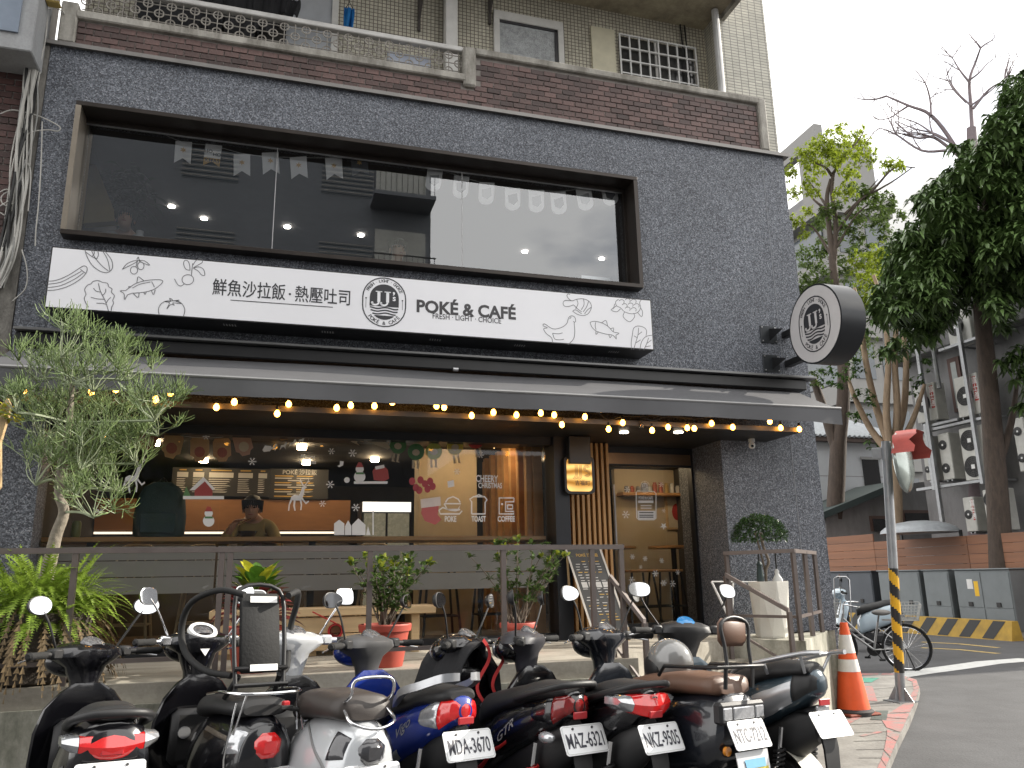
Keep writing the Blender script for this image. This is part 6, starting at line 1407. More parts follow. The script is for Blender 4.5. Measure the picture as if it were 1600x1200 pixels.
b = MB(); b.prism([(BX-.16, y0_, 0), (BX+.16, y0_, 0), (BX+.08, y0_, .40), (BX-.08, y0_, .40)], (0, y1_-y0_, 0)); b.build('block', mat('dirty_yellow_paint', (.40, .25, .04), .7, var=.3, scale=4), bar_)
n_ = int((y1_-y0_)/.62)
for k in range(n_):
    y = y0_+.15+k*.62
    def bp_(yy, z): return Vector((BX-.163+.08*z/.40, yy, z))
    b = MB(); b.quad(bp_(y+.30, .02), bp_(y+.62-.02, .02), bp_(y+.31, .39), bp_(y, .39)); b.build('black_stripe', BLK, bar_)
FE = mat('orange_brown_board', (.235, .105, .055), .6, var=.25, scale=3, stretch=(1, .12, 2.5), rand=.12)
ya, yb = 2.8, un(1288, 850, 0, FX).y+.3
fn = thing('board_fence', (FX, (ya+yb)/2, 0), 'long orange brown fence of horizontal boards behind the cabinets', 'fence')
segs = [ya, un(1512, 850, 0, FX).y, un(1366, 850, 0, FX).y, yb]
for r_ in range(11):
    for s_ in range(3):
        z = .05+r_*.225
        if r_ == 10 and s_ < 2: continue
        b = MB(); b.box(FX-.02, FX+.02, segs[s_]+.006, segs[s_+1]-.006, z, z+.217, .004); b.build('board', FE, fn)
for y in [segs[0]+.5*k for k in range(0, int((yb-ya)/.5), 4)]:
    b = MB(); b.box(FX+.021, FX+.08, y-.03, y+.03, 0, 2.45); b.build('post', PD, fn)
b = MB(); dc = at(1437, 833, 23.5); b.ell(dc, (.95, .95, .32), 24, 6, None, 0.0); b.solo('canopy_dome', mat('dull_tin', (.30, .32, .34), .5, .3, var=.2), 'shallow grey metal dome showing over the board fence', 'canopy', None, 30)
# ---- building with air conditioners
AXW = 19.6
yR, yL = 3.0, un(1428, 640, 0, AXW).y
ac = thing('concrete_building', (AXW+3, (yR+yL)/2, 0), 'grey concrete building covered with air conditioning units behind the fence', 'building')
CW = stained('grey_stained_wall', (.22, .22, .225), (.11, .11, .11), .6, .6)
zt_ = at(1440, 470, 25).z+1.2
b = MB(); b.box(AXW, AXW+7, yR, yL, 0, zt_); b.build('wall', CW, ac)
b = MB(); b.box(AXW-.5, AXW+7.3, yR-.3, yL+.4, zt_-2.3, zt_-1.0, .02); b.build('projecting_parapet', CW, ac)
def acp(px, py, dx=0.0): return un(px, py, 0, AXW-dx)
q0, q1 = acp(1480, 562, .02), acp(1511, 640, .02)
b = MB(); b.box(AXW-.05, AXW-.001, q1.y, q0.y, q1.z, q0.z); wn_ = b.build('window', mat('red_brown_frame', (.09, .04, .03), .6), ac)
b = MB(); b.box(AXW-.06, AXW-.051, q1.y+.12, q0.y-.12, q1.z+.1, q0.z-.14); b.build('pane', mat('dusty_pane', (.28, .31, .30), .3), wn_)
for pts in (((1410, 545), (1458, 540)),):
    pass
ACW = mat('ac_white', (.50, .50, .47), .5, var=.18, scale=3); ACD = mat('ac_grille_dark', (.03, .03, .03), .6)
def acunit(px0, py0, px1, py1, label, fans, tag_=False, dep=.42, white=ACW):
    a, c = acp(px0, py0, 1.0), acp(px1, py1, 1.0); x0 = AXW-1.0
    y1__, y0__, z1__, z0__ = a.y, c.y, a.z, c.z
    t = thing('air_conditioner', (x0+dep/2, (y0__+y1__)/2, z0__), label, 'air conditioner', 'air conditioners on the grey building')
    b = MB(); b.box(x0, x0+dep, y0__, y1__, z0__, z1__, .02); b.build('casing', white, t)
    W_, H_ = y1__-y0__, z1__-z0__; n_ = fans
    for k in range(n_):
        cz = z0__+H_*(k+.5)/n_; cy_ = y0__+W_*(.62 if not tag_ else .60); r_ = min(W_*.34, H_/n_*.42)
        mxx = Matrix(((0, 0, 1), (0, 1, 0), (1, 0, 0)))
        b = MB(); b.lathe([(.001, 0), (r_, 0)], (x0-.004, cy_, cz), 24, mxx, False); fd = b.build('fan_opening', ACD, t)
        b = MB()
        for q in range(6): b.tube([(x0-.012, cy_+r_*(q+1)/6*math.cos(v), cz+r_*(q+1)/6*math.sin(v)) for v in [2*math.pi*i/20 for i in range(20)]], .006, 4, closed=True)
        for v in range(8): b.tube([(x0-.012, cy_, cz), (x0-.012, cy_+r_*math.cos(v*.785), cz+r_*math.sin(v*.785))], .006, 4)
        b.build('fan_grille', PG, t)
        b = MB(); b.box(x0-.02, x0-.013, cy_-r_*.2, cy_+r_*.2, cz-r_*.2, cz+r_*.2, .002); b.build('hub_badge', WHITE, t)
    if tag_:
        cy_, cz = y0__+W_*.13, z0__+H_*.62; hw, hh = W_*.075, H_*.30
        b = MB(); b.box(x0-.006, x0-.001, cy_-hw, cy_+hw, cz-hh, cz+hh); lb = b.build('red_label', mat('label_red', (.40, .04, .03), .5), t)
        b = MB()
        for k, ch in enumerate('富士通'): text(b, ch, hh*.62, (x0-.008, cy_, cz+hh*(.62-.62*k)), (0, -1, 0), (0, 0, 1), .01)
        b.build('label_letters', WHITE, lb)
    b = MB(); b.box(x0+.02, AXW-.001, y0__+.1, y0__+.14, z0__-.05, z0__-.003); b.build('support_bracket', GALV, t)
    b = MB(); b.box(x0+.02, AXW-.001, y1__-.14, y1__-.1, z0__-.05, z0__-.003); b.build('support_bracket', GALV, t)
acunit(1476, 488, 1520, 530, 'white air conditioner with one large round fan under the leaves', 1)
acunit(1426, 606, 1466, 655, 'weathered air conditioner with red label at the corner of the building', 1, True)
acunit(1489, 592, 1535, 645, 'air conditioner with red label below the brown framed window', 1, True)
acunit(1497, 671, 1550, 746, 'tall twin-fan air conditioner on the right of the steel rack', 2)
acunit(1464, 679, 1492, 748, 'narrow twin-fan air conditioner in the middle of the steel rack', 2)
acunit(1438, 683, 1459, 750, 'slim twin-fan air conditioner at the left end of the steel rack', 2)
acunit(1503, 778, 1528, 830, 'low pale air conditioner with red label just above the fence', 1, True)
acunit(1534, 766, 1576, 828, 'twin-fan air conditioner beside the dark tree trunk above the fence', 2)
acunit(1580, 655, 1612, 735, 'twin-fan air conditioner behind the dark tree trunk', 2)
rk_ = thing('steel_rack', (AXW-1.1, yL-2, 0), 'grey steel rack of posts and shelves carrying the air conditioners', 'rack')
for px, py0, py1 in ((1470, 480, 825), (1531, 490, 750), (1456, 660, 760)):
    a, c = acp(px, py0, 1.12), acp(px+4, py1, 1.12); b = MB(); b.box(a.x-.05, a.x+.05, c.y-.05, c.y+.05, c.z-.1, a.z); b.build('post', GALV, rk_)
for py, xa, xb in ((533, 1468, 1531), (660, 1430, 1545), (752, 1434, 1556), (655, 1455, 1500)):
    a, c = acp(xa, py, 1.0), acp(xb, py, 1.0); z = (a.z+c.z)/2-.06; b = MB(); b.box(AXW-1.1, AXW-.9, c.y, a.y, z-.08, z, .005); b.build('shelf_beam', GALV, rk_)
b = MB(); a, c = acp(1414, 541, .9), acp(1458, 541, .9); b.tube([(a.x, a.y+.6, a.z), (a.x, c.y, a.z), (a.x, c.y, a.z-1.6)], .07, 8); b.build('drain_pipe', GALV, ac, 40)
# ---- white house with tiled roof
HY = 16.5
hA, hB = un(1262, 700, 1, HY), un(1402, 700, 1, HY); ez = un(1330, 690, 1, HY).z
wh = thing('white_house', ((hA.x+hB.x)/2, HY+3, 0), 'white walled house with grey tiled roof behind the dark trunk', 'house')
HW = mat('pale_blue_white_wall', (.55, .57, .60), .7, var=.1, scale=1)
b = MB(); b.box(hA.x-1, hB.x+.5, HY, HY+7, 0, ez); b.build('wall', HW, wh)
b = MB(); b.box(hA.x-1, hB.x+.6, HY-.25, HY-.002, ez-.05, ez+.12); b.build('eave_fascia', mat('brown_eave', (.10, .07, .06), .6), wh)
rt = un(1300, 650, 1, HY+4).z; TR = mat('grey_roof_tile', (.33, .35, .37), .6, var=.2, scale=8)
b = MB(); b.prism([(hA.x-1, HY-.3, ez+.12), (hA.x-1, HY+4, rt), (hA.x-1, HY+4, ez+.12)], (hB.x-hA.x+1.5, 0, 0)); rf = b.build('roof', TR, wh)
nT = 26; b = MB(); b.box(-.045, .045, 0, 4.6, 0, .05, .015); sl = math.atan2(rt-ez-.12, 4.3); Lr = math.hypot(rt-ez-.12, 4.3)
for k in range(nT):
    x = hA.x-.9+(hB.x-hA.x+1.3)*k/(nT-1); b = MB(); b.cyl((x, HY-.3, ez+.13), (x, HY+4, rt+.01), .06, n=6); b.build('tile_row', TR, rf, 40)
q0, q1 = un(1346, 718, 1, HY), un(1381, 795, 1, HY); b = MB(); b.box(q0.x, q1.x, HY-.03, HY-.002, q1.z, q0.z); wn_ = b.build('window', mat('dark_window', (.02, .02, .022), .1, spec=.8), wh)
b = MB(); b.box(q0.x-.08, q1.x+.08, HY-.06, HY-.031, q0.z, q0.z+.1); b.build('window_head', mat('grey_stone', (.3, .3, .3), .7), wn_)
for py in (745,):
    z = un(1330, py, 1, HY).z; b = MB(); b.box(hA.x-1, hB.x+.5, HY-.004, HY-.001, z, z+.03); b.build('wall_joint', mat('joint_grey', (.3, .3, .32), .8), wh)
# shed
HS = 14.6
sh = thing('lean_to_shed', (un(1380, 800, 1, HS).x, HS, 0), 'low grey shed with sloping dark green roof edge above the fence', 'shed')
pl_ = [un(x, y, 1, HS) for x, y in ((1291, 803), (1408, 757), (1468, 750), (1472, 850), (1291, 860))]
b = MB(); b.prism(pl_, (0, 3, 0)); b.build('wall', CW, sh)
b = MB(); b.prism([un(x, y, 1, HS-.3) for x, y in ((1284, 801), (1408, 750), (1408, 761), (1284, 812))], (0, 3.5, 0)); b.build('roof_edge', mat('dark_green_edge', (.03, .045, .045), .6), sh)
for xa, xb, ya_, yb_ in ((1358, 1400, 806, 830), (1408, 1460, 797, 830)):
    b = MB(); p, q = un(xa, ya_, 1, HS-.01), un(xb, yb_, 1, HS-.01); b.box(p.x, q.x, HS-.03, HS-.002, q.z, p.z); wn_ = b.build('window', mat('brown_sash', (.10, .06, .05), .6), sh)
    b = MB(); b.box(p.x+.1, q.x-.1, HS-.05, HS-.031, q.z, p.z-.1); b.build('pane', mat('dark_window', (.02, .02, .022)), wn_)
# ---- far buildings
fb0 = at(1271, 193, 42); fdir = Vector((0.03, 1, 0)).normalized(); fnr = Vector((-fdir.y, fdir.x, 0)); ht = fb0.z
far = thing('office_building', (fb0.x, fb0.y, 0), 'far grey office block with open roof frame and window bands', 'building')
GW = mat('warm_grey_panel', (.22, .217, .21), .8, var=.08, scale=.6); G0 = Vector((fb0.x, fb0.y, 0))
def fbox(nm, mt, s0, s1, d0, d1, z0_, z1_, par=far):
    b = MB(); b.prism([G0+fdir*s0+fnr*d0+Vector((0, 0, z0_)), G0+fdir*s1+fnr*d0+Vector((0, 0, z0_)), G0+fdir*s1+fnr*d1+Vector((0, 0, z0_)), G0+fdir*s0+fnr*d1+Vector((0, 0, z0_))], (0, 0, z1_-z0_)); return b.build(nm, mt, par)
sgn_ = 1 if (G0+fnr-CAM).length > (G0-CAM).length else -1
fnr = fnr*sgn_
fbox('main_block', GW, 0, 26, .4, 4, 0, ht-4.2); fbox('roof_frame', GW, 0, 26, 0, .5, ht-1.0, ht); fbox('frame_pier', GW, 0, 1.6, 0, 3.5, ht-4.5, ht-1.0); fbox('roof_recess_wall', mat('shade_panel', (.22, .22, .23), .8), 1.6, 26, 3.5, 4, ht-4.2, ht-1)
GLW = mat('far_window_glass', (.06, .075, .09), .12, var=.3, scale=.8, spec=.8)
for k in range(9):
    z = ht-7.2-k*3.4
    if z < 1: break
    fbox('floor_band', GW, -.4, 26, -.35, .39, z+1.9, z+2.9)
    fbox('end_band', GW, -.35, -.001, .0, 4, z+1.9, z+2.9)
    for j in range(2): fbox('end_window', GLW, -.05, -.002, .7+j*1.7, 1.9+j*1.7, z-.2, z+1.6)
    for j in range(7): wn_ = fbox('window', GLW, .8+j*3.6, 3.4+j*3.6, .30, .398, z-.2, z+1.6)
wb = at(1395, 285, 52); wbl = thing('white_tower', (wb.x, wb.y, 0), 'far white building with horizontal louvres behind the trees', 'building')
fd2 = Vector((.75, -.66, 0)); fn2 = Vector((.66, .75, 0)); W0 = Vector((wb.x, wb.y, 0))
b = MB(); b.prism([W0-fd2*1, W0+fd2*9, W0+fd2*9+fn2*10, W0-fd2*1+fn2*10], (0, 0, wb.z)); b.build('main_block', mat('bright_white_wall', (.75, .75, .74), .7, var=.04, scale=.5), wbl)
b = MB(); b.prism([W0-fd2*4+fn2*1, W0-fd2*1.02+fn2*1, W0-fd2*1.02+fn2*9, W0-fd2*4+fn2*9], (0, 0, wb.z-1)); b.build('side_block', GW, wbl)
for k in range(16):
    z = wb.z-1-k*.55; b = MB(); b.prism([W0-fd2*3.9+fn2*.6, W0-fd2*1.1+fn2*.6, W0-fd2*1.1+fn2*.9, W0-fd2*3.9+fn2*.9], (0, 0, .2)); b.v = [q+Vector((0, 0, z)) for q in b.v]; b.build('louvre', WHITE, wbl)
b = MB(); b.box(0, .8, -.1, 0, 0, 2.2, 0, Matrix.Translation(W0+fd2*1.6+Vector((0, 0, wb.z-4.5))) @ Matrix.Rotation(math.atan2(fd2.y, fd2.x), 4, 'Z')); b.build('window', GLW, wbl)
# ---- trees
BARK = mat('dark_bark', (.065, .048, .038), .95, var=.45, scale=12, bump=.8, bscale=25, stretch=(1, 1, .3)); BARK2 = mat('tan_bark', (.30, .22, .15), .9, var=.3, scale=8, bump=.4, bscale=30, stretch=(1, 1, .3))
def limb(b, pts, dist, r0, r1, n=7, jit=.0):
    P = [at(x, y, dist+(random.uniform(-jit, jit) if i else 0)) for i, (x, y) in enumerate(pts)]; S_ = smoothpts(P, 4); N = len(S_)
    b.tube(S_, [r0+(r1-r0)*i/(N-1) for i in range(N)], n); return S_
def foliage(b, blobs, dist, dens, L, W, dr=.5, droop=.4, mult=1.0):
    for x, y, r in blobs:
        dd = dist+random.uniform(-dr, dr); c = at(x, y, dd); rad = r*pxsize(c)
        n = int(dens*r*r/100*mult)
        for k in range(max(6, n//12)):
            cc_ = c+Vector(rdir())*rad*random.random()**.45*.95
            for m_ in range(12):
                p = cc_+rdir()*rad*.22*random.random(); leaf(b, p, rdir(-.7, .7), (0, 0, 1), L*random.uniform(.7, 1.2), W*random.uniform(.8, 1.2), .25, droop, 2)
# light tree
D1 = 28.5; g0_ = at(1306, 900, D1); t1 = thing('light_green_tree', (g0_.x, g0_.y, 0), 'slender tree with dark trunk and sparse yellow green leaves beside the round sign', 'tree')
b = MB(); s_ = limb(b, [(1306, 1000), (1304, 900), (1304, 820), (1308, 740), (1310, 690)], D1, .30, .26, 12); limb(b, [(1310, 700), (1318, 620), (1316, 540), (1308, 470), (1300, 400)], D1, .24, .13, 10); limb(b, [(1308, 705), (1296, 668), (1284, 630), (1270, 590)], D1, .19, .12, 8); limb(b, [(1303, 420), (1296, 360), (1292, 310), (1298, 280)], D1, .11, .06, 8); limb(b, [(1303, 410), (1306, 350), (1300, 300), (1302, 270)], D1, .10, .06, 8); b.build('trunk', BARK, t1, 60)
b = MB()
for pts in ([(1300, 275), (1290, 262), (1275, 255), (1262, 245)], [(1301, 272), (1315, 252), (1335, 228), (1350, 205)], [(1310, 260), (1300, 235), (1292, 215)], [(1298, 375), (1320, 345), (1345, 312), (1375, 295), (1400, 280), (1425, 262)], [(1320, 335), (1345, 310), (1372, 280)], [(1295, 330), (1275, 315), (1262, 300), (1255, 285)], [(1300, 400), (1270, 355), (1245, 350)], [(1290, 320), (1280, 305), (1258, 275)], [(1350, 312), (1370, 290), (1398, 262), (1430, 262)], [(1305, 390), (1335, 340), (1355, 320)]): limb(b, pts, D1, .06, .018, 5, .4)
b.build('branches', BARK, t1, 60)['kind'] = 'stuff'
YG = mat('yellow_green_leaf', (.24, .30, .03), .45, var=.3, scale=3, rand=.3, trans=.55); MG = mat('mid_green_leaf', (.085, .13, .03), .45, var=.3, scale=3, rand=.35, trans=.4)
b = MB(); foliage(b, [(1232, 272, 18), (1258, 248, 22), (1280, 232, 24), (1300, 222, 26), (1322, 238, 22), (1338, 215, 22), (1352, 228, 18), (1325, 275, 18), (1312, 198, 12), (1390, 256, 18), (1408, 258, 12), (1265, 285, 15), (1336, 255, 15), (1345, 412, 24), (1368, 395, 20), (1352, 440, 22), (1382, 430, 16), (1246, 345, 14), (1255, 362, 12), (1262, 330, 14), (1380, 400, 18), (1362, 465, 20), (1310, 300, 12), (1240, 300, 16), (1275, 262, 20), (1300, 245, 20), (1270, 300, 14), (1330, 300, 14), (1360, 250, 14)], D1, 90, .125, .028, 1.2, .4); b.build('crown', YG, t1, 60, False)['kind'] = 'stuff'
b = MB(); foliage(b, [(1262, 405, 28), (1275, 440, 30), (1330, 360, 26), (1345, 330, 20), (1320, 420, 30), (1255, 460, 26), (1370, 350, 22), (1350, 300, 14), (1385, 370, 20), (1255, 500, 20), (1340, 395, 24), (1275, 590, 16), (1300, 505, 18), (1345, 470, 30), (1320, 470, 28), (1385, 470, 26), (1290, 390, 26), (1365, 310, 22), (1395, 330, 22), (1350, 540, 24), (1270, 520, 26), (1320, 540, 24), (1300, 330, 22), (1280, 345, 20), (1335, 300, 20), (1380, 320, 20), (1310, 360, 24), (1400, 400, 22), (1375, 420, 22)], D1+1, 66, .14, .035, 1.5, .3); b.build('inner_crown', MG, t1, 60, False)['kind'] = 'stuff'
# multi-stem tree
D2 = 25.6; g0_ = at(1398, 900, D2); t2 = thing('multi_stem_tree', (g0_.x, g0_.y, 0), 'pale tan tree with many stems fanning out behind the traffic mirror', 'tree')
b = MB(); limb(b, [(1400, 1000), (1398, 800), (1396, 715)], D2, .22, .20, 8)
for pts in ([(1396, 715), (1385, 650), (1388, 560), (1380, 480), (1365, 430)], [(1396, 712), (1370, 640), (1352, 560), (1345, 500), (1335, 450)], [(1393, 712), (1360, 670), (1335, 620), (1325, 590)], [(1397, 712), (1402, 640), (1398, 560), (1404, 480), (1418, 420)], [(1396, 700), (1412, 640), (1416, 570), (1412, 500), (1430, 440)], [(1398, 712), (1425, 660), (1445, 600)]): limb(b, pts, D2, .12, .05, 7, .3)
b.build('stems', BARK2, t2, 60)
b = MB(); foliage(b, [(1330, 580, 24), (1305, 600, 18), (1350, 620, 20), (1340, 650, 18), (1365, 690, 14), (1380, 560, 18), (1350, 520, 22), (1415, 560, 18), (1430, 600, 18), (1370, 480, 22), (1400, 450, 26), (1425, 500, 20), (1440, 470, 22), (1445, 570, 14), (1315, 550, 18), (1290, 585, 14)], D2, 34, .13, .035, .8, .2); b.build('crown', mat('feathery_green_leaf', (.06, .12, .025), .45, var=.3, scale=3, rand=.35, trans=.35), t2, 60, False)['kind'] = 'stuff'
# big dark tree
D3 = 22.6; g0_ = at(1566, 960, D3); t3 = thing('dark_evergreen_tree', (g0_.x, g0_.y, 0), 'large dark evergreen tree with drooping leaves in front of the air conditioners', 'tree')
b = MB(); limb(b, [(1572, 1000), (1566, 900), (1562, 830), (1556, 740), (1548, 640), (1541, 560), (1534, 490), (1530, 430), (1535, 360), (1545, 290)], D3, .29, .13, 12)
for pts in ([(1532, 460), (1500, 400), (1460, 370), (1430, 360)], [(1530, 430), (1560, 380), (1600, 340)], [(1535, 370), (1510, 310), (1490, 280)], [(1540, 320), (1570, 240), (1590, 170)], [(1556, 740), (1580, 660), (1590, 590)]): limb(b, pts, D3, .12, .04, 7, .4)
b.build('trunk', BARK, t3, 60)
DG = mat('dark_glossy_leaf', (.078, .13, .04), .38, var=.3, scale=3, rand=.4, trans=.15)
bl = []
for k in range(260):
    for _ in range(40):
        x, y = random.uniform(1380, 1720), random.uniform(80, 540)
        lo = 400-(x-1390)*1.9 if x < 1480 else 240-(x-1480)*1.15; lo = max(60, lo) if x < 1620 else 60+(x-1620)*.8
        hi = 545-(x-1400)*.6 if x < 1470 else 470+20*math.sin(x*.05)
        if lo+18 < y < hi: bl.append((x, y, random.uniform(16, 30))); break
bl += [(1575, 560, 16), (1590, 580, 18), (1600, 550, 18), (1605, 610, 16), (1595, 635, 12), (1415, 440, 16), (1405, 400, 14), (1435, 500, 14), (1450, 470, 18), (1570, 500, 18)]
b = MB(); foliage(b, bl, D3-.6, 32, .24, .046, 1.9, .65); b.build('crown', DG, t3, 60, False)['kind'] = 'stuff'
# bare tree
D4 = 27.0; g0_ = at(1520, 900, D4); t4 = thing('bare_tree', (g0_.x, g0_.y, 0), 'leafless tree whose bare branches rise above the dark evergreen', 'tree')
b = MB(); limb(b, [(1530, 950), (1530, 700), (1528, 450), (1522, 300), (1518, 200)], D4, .32, .14, 9)
def bare(pts, r, lvl):
    S_ = limb(b, pts, D4, r, r*.35, 5, .3)
    if lvl == 0: return
    for k in range(5 if lvl == 2 else 3):
        i = random.randrange(1, len(pts)); x, y = pts[i]; dx, dy = pts[i][0]-pts[i-1][0], pts[i][1]-pts[i-1][1]; l_ = math.hypot(dx, dy)+1e-6; a = math.atan2(dy, dx)+random.choice((-1, 1))*random.uniform(.4, 1.0); q = [(x, y)]
        for m_ in range(3): a += random.uniform(-.35, .35); x += math.cos(a)*l_*.45; y += math.sin(a)*l_*.45; q.append((x, y))
        bare(q, r*.45, lvl-1)
for pts, r in (([(1522, 290), (1490, 225), (1455, 180), (1420, 165), (1385, 150)], .085), ([(1500, 245), (1460, 215), (1430, 215), (1398, 190)], .06), ([(1480, 235), (1440, 235), (1400, 210), (1375, 200)], .05), ([(1520, 220), (1517, 165), (1515, 125), (1525, 95), (1532, 75)], .07), ([(1516, 130), (1500, 110), (1488, 90)], .04), ([(1520, 170), (1545, 140), (1570, 125)], .05), ([(1510, 160), (1490, 140), (1478, 120)], .035)): bare(pts, r, 2)
b.build('branches', mat('grey_violet_bark', (.16, .13, .14), .9, var=.2), t4, 60)

# ================================================================== ACROSS THE STREET (seen in the window reflections)
op = thing('opposite_building', (-5, -22, 0), 'grey apartment block across the street reflected in the upper window', 'building')
OW = mat('grey_render', (.16, .17, .185), .8, var=.08, scale=.6)
b = MB(); b.box(-16, 5.3, -30, -20, 0, 24); b.build('wall', OW, op)
for zz in (5.2, 8.6, 12.0, 15.4, 18.8):
    for xx in (-13, -8.4, -3.6, 1.2):
        b = MB(); b.box(xx, xx+1.9, -20.05, -19.99, zz, zz+1.5); wn_ = b.build('window', GLW, op)
        b = MB()
        for k in range(8): b.tube([(xx, -19.9, zz+.1+k*.19), (xx+1.9, -19.9, zz+.1+k*.19)], .02, 4)
        b.build('window_grille', GRIL, wn_)
for zz in (8.2, 11.6, 15.0):
    b = MB(); b.box(3.0, 5.25, -20, -18.7, zz, zz+.15); bo = b.build('balcony', OW, op)
    b = MB()
    for k in range(12): b.tube([(3.0+k*.2, -18.72, zz+.15), (3.0+k*.2, -18.72, zz+1.1)], .015, 4)
    b.tube([(3.0, -18.72, zz+1.1), (5.25, -18.72, zz+1.1)], .03, 4); b.build('balcony_rail', BLACKM, bo)
    b = MB(); b.box(3.2, 5.1, -20.05, -19.98, zz+.15, zz+2.6); b.build('balcony_window', mat('pale_curtain_glass', (.42, .42, .38), .3), op)
op2 = thing('low_opposite_house', (14, -26, 0), 'low pale house across the street further along', 'house')
b = MB(); b.box(7.5, 26, -34, -24, 0, 6.5); b.build('wall', mat('pale_render', (.32, .31, .29), .8, var=.1), op2)
for xx in (9, 13, 17, 21):
    b = MB(); b.box(xx, xx+2, -24.05, -23.99, 3.4, 5); b.build('window', GLW, op2)
# ================================================================== PEOPLE
SKIN = mat('skin', (.42, .25, .17), .5, var=.1, scale=12, sss=.15); HAIR = mat('black_hair', (.010, .009, .008), .4, var=.3, scale=60, bump=.4, bscale=150)
def skinned(name, V, E, mt, parent, root=0):
    """continuous surface grown round joints: V = {joint: (x, y, z, radius)}"""
    keys = list(V); me = bpy.data.meshes.new(name); me.from_pydata([V[k][:3] for k in keys], [(keys.index(a), keys.index(c)) for a, c in E], [])
    o = bpy.data.objects.new(name, me); COL.objects.link(o); o.parent = parent; me.materials.append(mt)
    bpy.context.view_layer.objects.active = o
    sm = o.modifiers.new('skin', 'SKIN'); sm.use_smooth_shade = True
    for i, k in enumerate(keys):
        r = V[k][3]; me.skin_vertices[0].data[i].radius = r if isinstance(r, tuple) else (r, r); me.skin_vertices[0].data[i].use_root = (i == root)
    sb = o.modifiers.new('sub', 'SUBSURF'); sb.levels = 2; sb.render_levels = 2
    return o
def person(label, head, rz, cloth, legs, armL, armR, nod=0.0, turn=0.0, glasses=False, fringe=1.0):
    """seated figure; local axes: faces -y, origin at the head centre's floor point"""
    t = thing('person', (head.x, head.y, head.z-1.0), label, 'person', None, rz, frame=True)
    J = {'pelvis': (0, .12, .30, (.15, .12)), 'waist': (0, .13, .45, (.135, .10)), 'chest': (0, .12, .62, (.15, .11)), 'collar': (0, .09, .755, (.07, .06)), 'neck': (0, .055, .83, .05)}
    hx, hy, hz = 0, -.02*nod, 1.0
    J['jaw'] = (hx, .0-.03*nod, .905, (.062, .07)); J['skull'] = (hx, .005-.01*nod, .99, (.078, .092)); J['crown'] = (hx, .02, 1.07, (.06, .07))
    E = [('pelvis', 'waist'), ('waist', 'chest'), ('chest', 'collar'), ('collar', 'neck'), ('neck', 'jaw'), ('jaw', 'skull'), ('skull', 'crown')]
    for s_, arm, nm in ((-1, armL, 'l'), (1, armR, 'r')):
        el, wr, hd = [Vector(q) for q in arm]
        J['sh'+nm] = (s_*.175, .11, .715, .055); J['el'+nm] = (*el, .042); J['wr'+nm] = (*wr, .029); J['pa'+nm] = (*hd, (.036, .022))
        E += [('collar', 'sh'+nm), ('sh'+nm, 'el'+nm), ('el'+nm, 'wr'+nm), ('wr'+nm, 'pa'+nm)]
        d = (hd-wr).normalized(); sd = d.cross(Vector((0, 0, 1))); sd = sd.normalized() if sd.length > .1 else Vector((1, 0, 0)); cu = Vector((0, 0, -1))-d*Vector((0, 0, -1)).dot(d); cu = cu.normalized() if cu.length > .1 else Vector((0, 1, 0))
        for k, (off, L) in enumerate(((-.030, .062), (-.011, .075), (.009, .070), (.028, .055))):
            a = hd+sd*off+d*.035; b1 = a+d*L*.55+cu*L*.15; b2 = b1+d*L*.25+cu*L*.42
            for q, pt in enumerate((a, b1, b2)): J['f%s%d%d' % (nm, k, q)] = (*pt, .0088-.001*q)
            E += [('pa'+nm, 'f%s%d0' % (nm, k)), ('f%s%d0' % (nm, k), 'f%s%d1' % (nm, k)), ('f%s%d1' % (nm, k), 'f%s%d2' % (nm, k))]
        a = wr.lerp(hd, .55)-sd*s_*.034; b1 = a+d*.03-sd*s_*.018+cu*.01
        J['t%s0' % nm] = (*a, .011); J['t%s1' % nm] = (*b1, .009); E += [('wr'+nm, 't%s0' % nm), ('t%s0' % nm, 't%s1' % nm)]
        J['hip'+nm] = (s_*.10, .10, .28, .085); J['kn'+nm] = (s_*.13, -.28, .22, .062); J['an'+nm] = (s_*.12, -.24, -.18, .04); J['to'+nm] = (s_*.13, -.36, -.22, .034)
        E += [('pelvis', 'hip'+nm), ('hip'+nm, 'kn'+nm), ('kn'+nm, 'an'+nm), ('an'+nm, 'to'+nm)]
    for q in list(J):
        if q not in ('jaw', 'skull', 'crown') and not q[:2] in ('el', 'wr', 'pa') and not (q[0] in 'ft' and q[1] in 'lr'): J[q] = (J[q][0], J[q][1]+.05*nod, J[q][2]+.075*nod, J[q][3])
    body = skinned('body', J, E, SKIN, t)
    def grow(keys, k, add): return {q: (*J[q][:3], tuple(v*k+add for v in J[q][3]) if isinstance(J[q][3], tuple) else J[q][3]*k+add) for q in keys}
    ks = ['waist', 'chest', 'collar', 'pelvis', 'shl', 'shr', 'ell', 'elr', 'wrl', 'wrr']
    skinned('jacket', grow(ks, 1.08, .014), [e for e in E if e[0] in ks and e[1] in ks], cloth, t, 0)
    kl = ['pelvis', 'hipl', 'hipr', 'knl', 'knr', 'anl', 'anr']
    skinned('trousers', grow(kl, 1.05, .006), [e for e in E if e[0] in kl and e[1] in kl], legs, t, 0)
    # face
    fy = J['skull'][1]-.092
    b = MB(); b.ell((0, .018, 1.035), (.088, .104, .090), 22, 12, None, -.25)
    for k in range(26):
        a = R(-160+320*k/25-90); x, y = .086*math.cos(a), .018+.10*math.sin(a)
        fr_ = (abs(math.degrees(a)+90) < 60); L = (.05*fringe if fr_ else .085) ; b.prism([(x-.012, y-.002, 1.06), (x+.012, y-.002, 1.06), (x*1.0+.004, y*1.0, 1.03-L)], (x*.12, (y-.018)*.12, .004))
    b.build('hair', HAIR, t, 60)
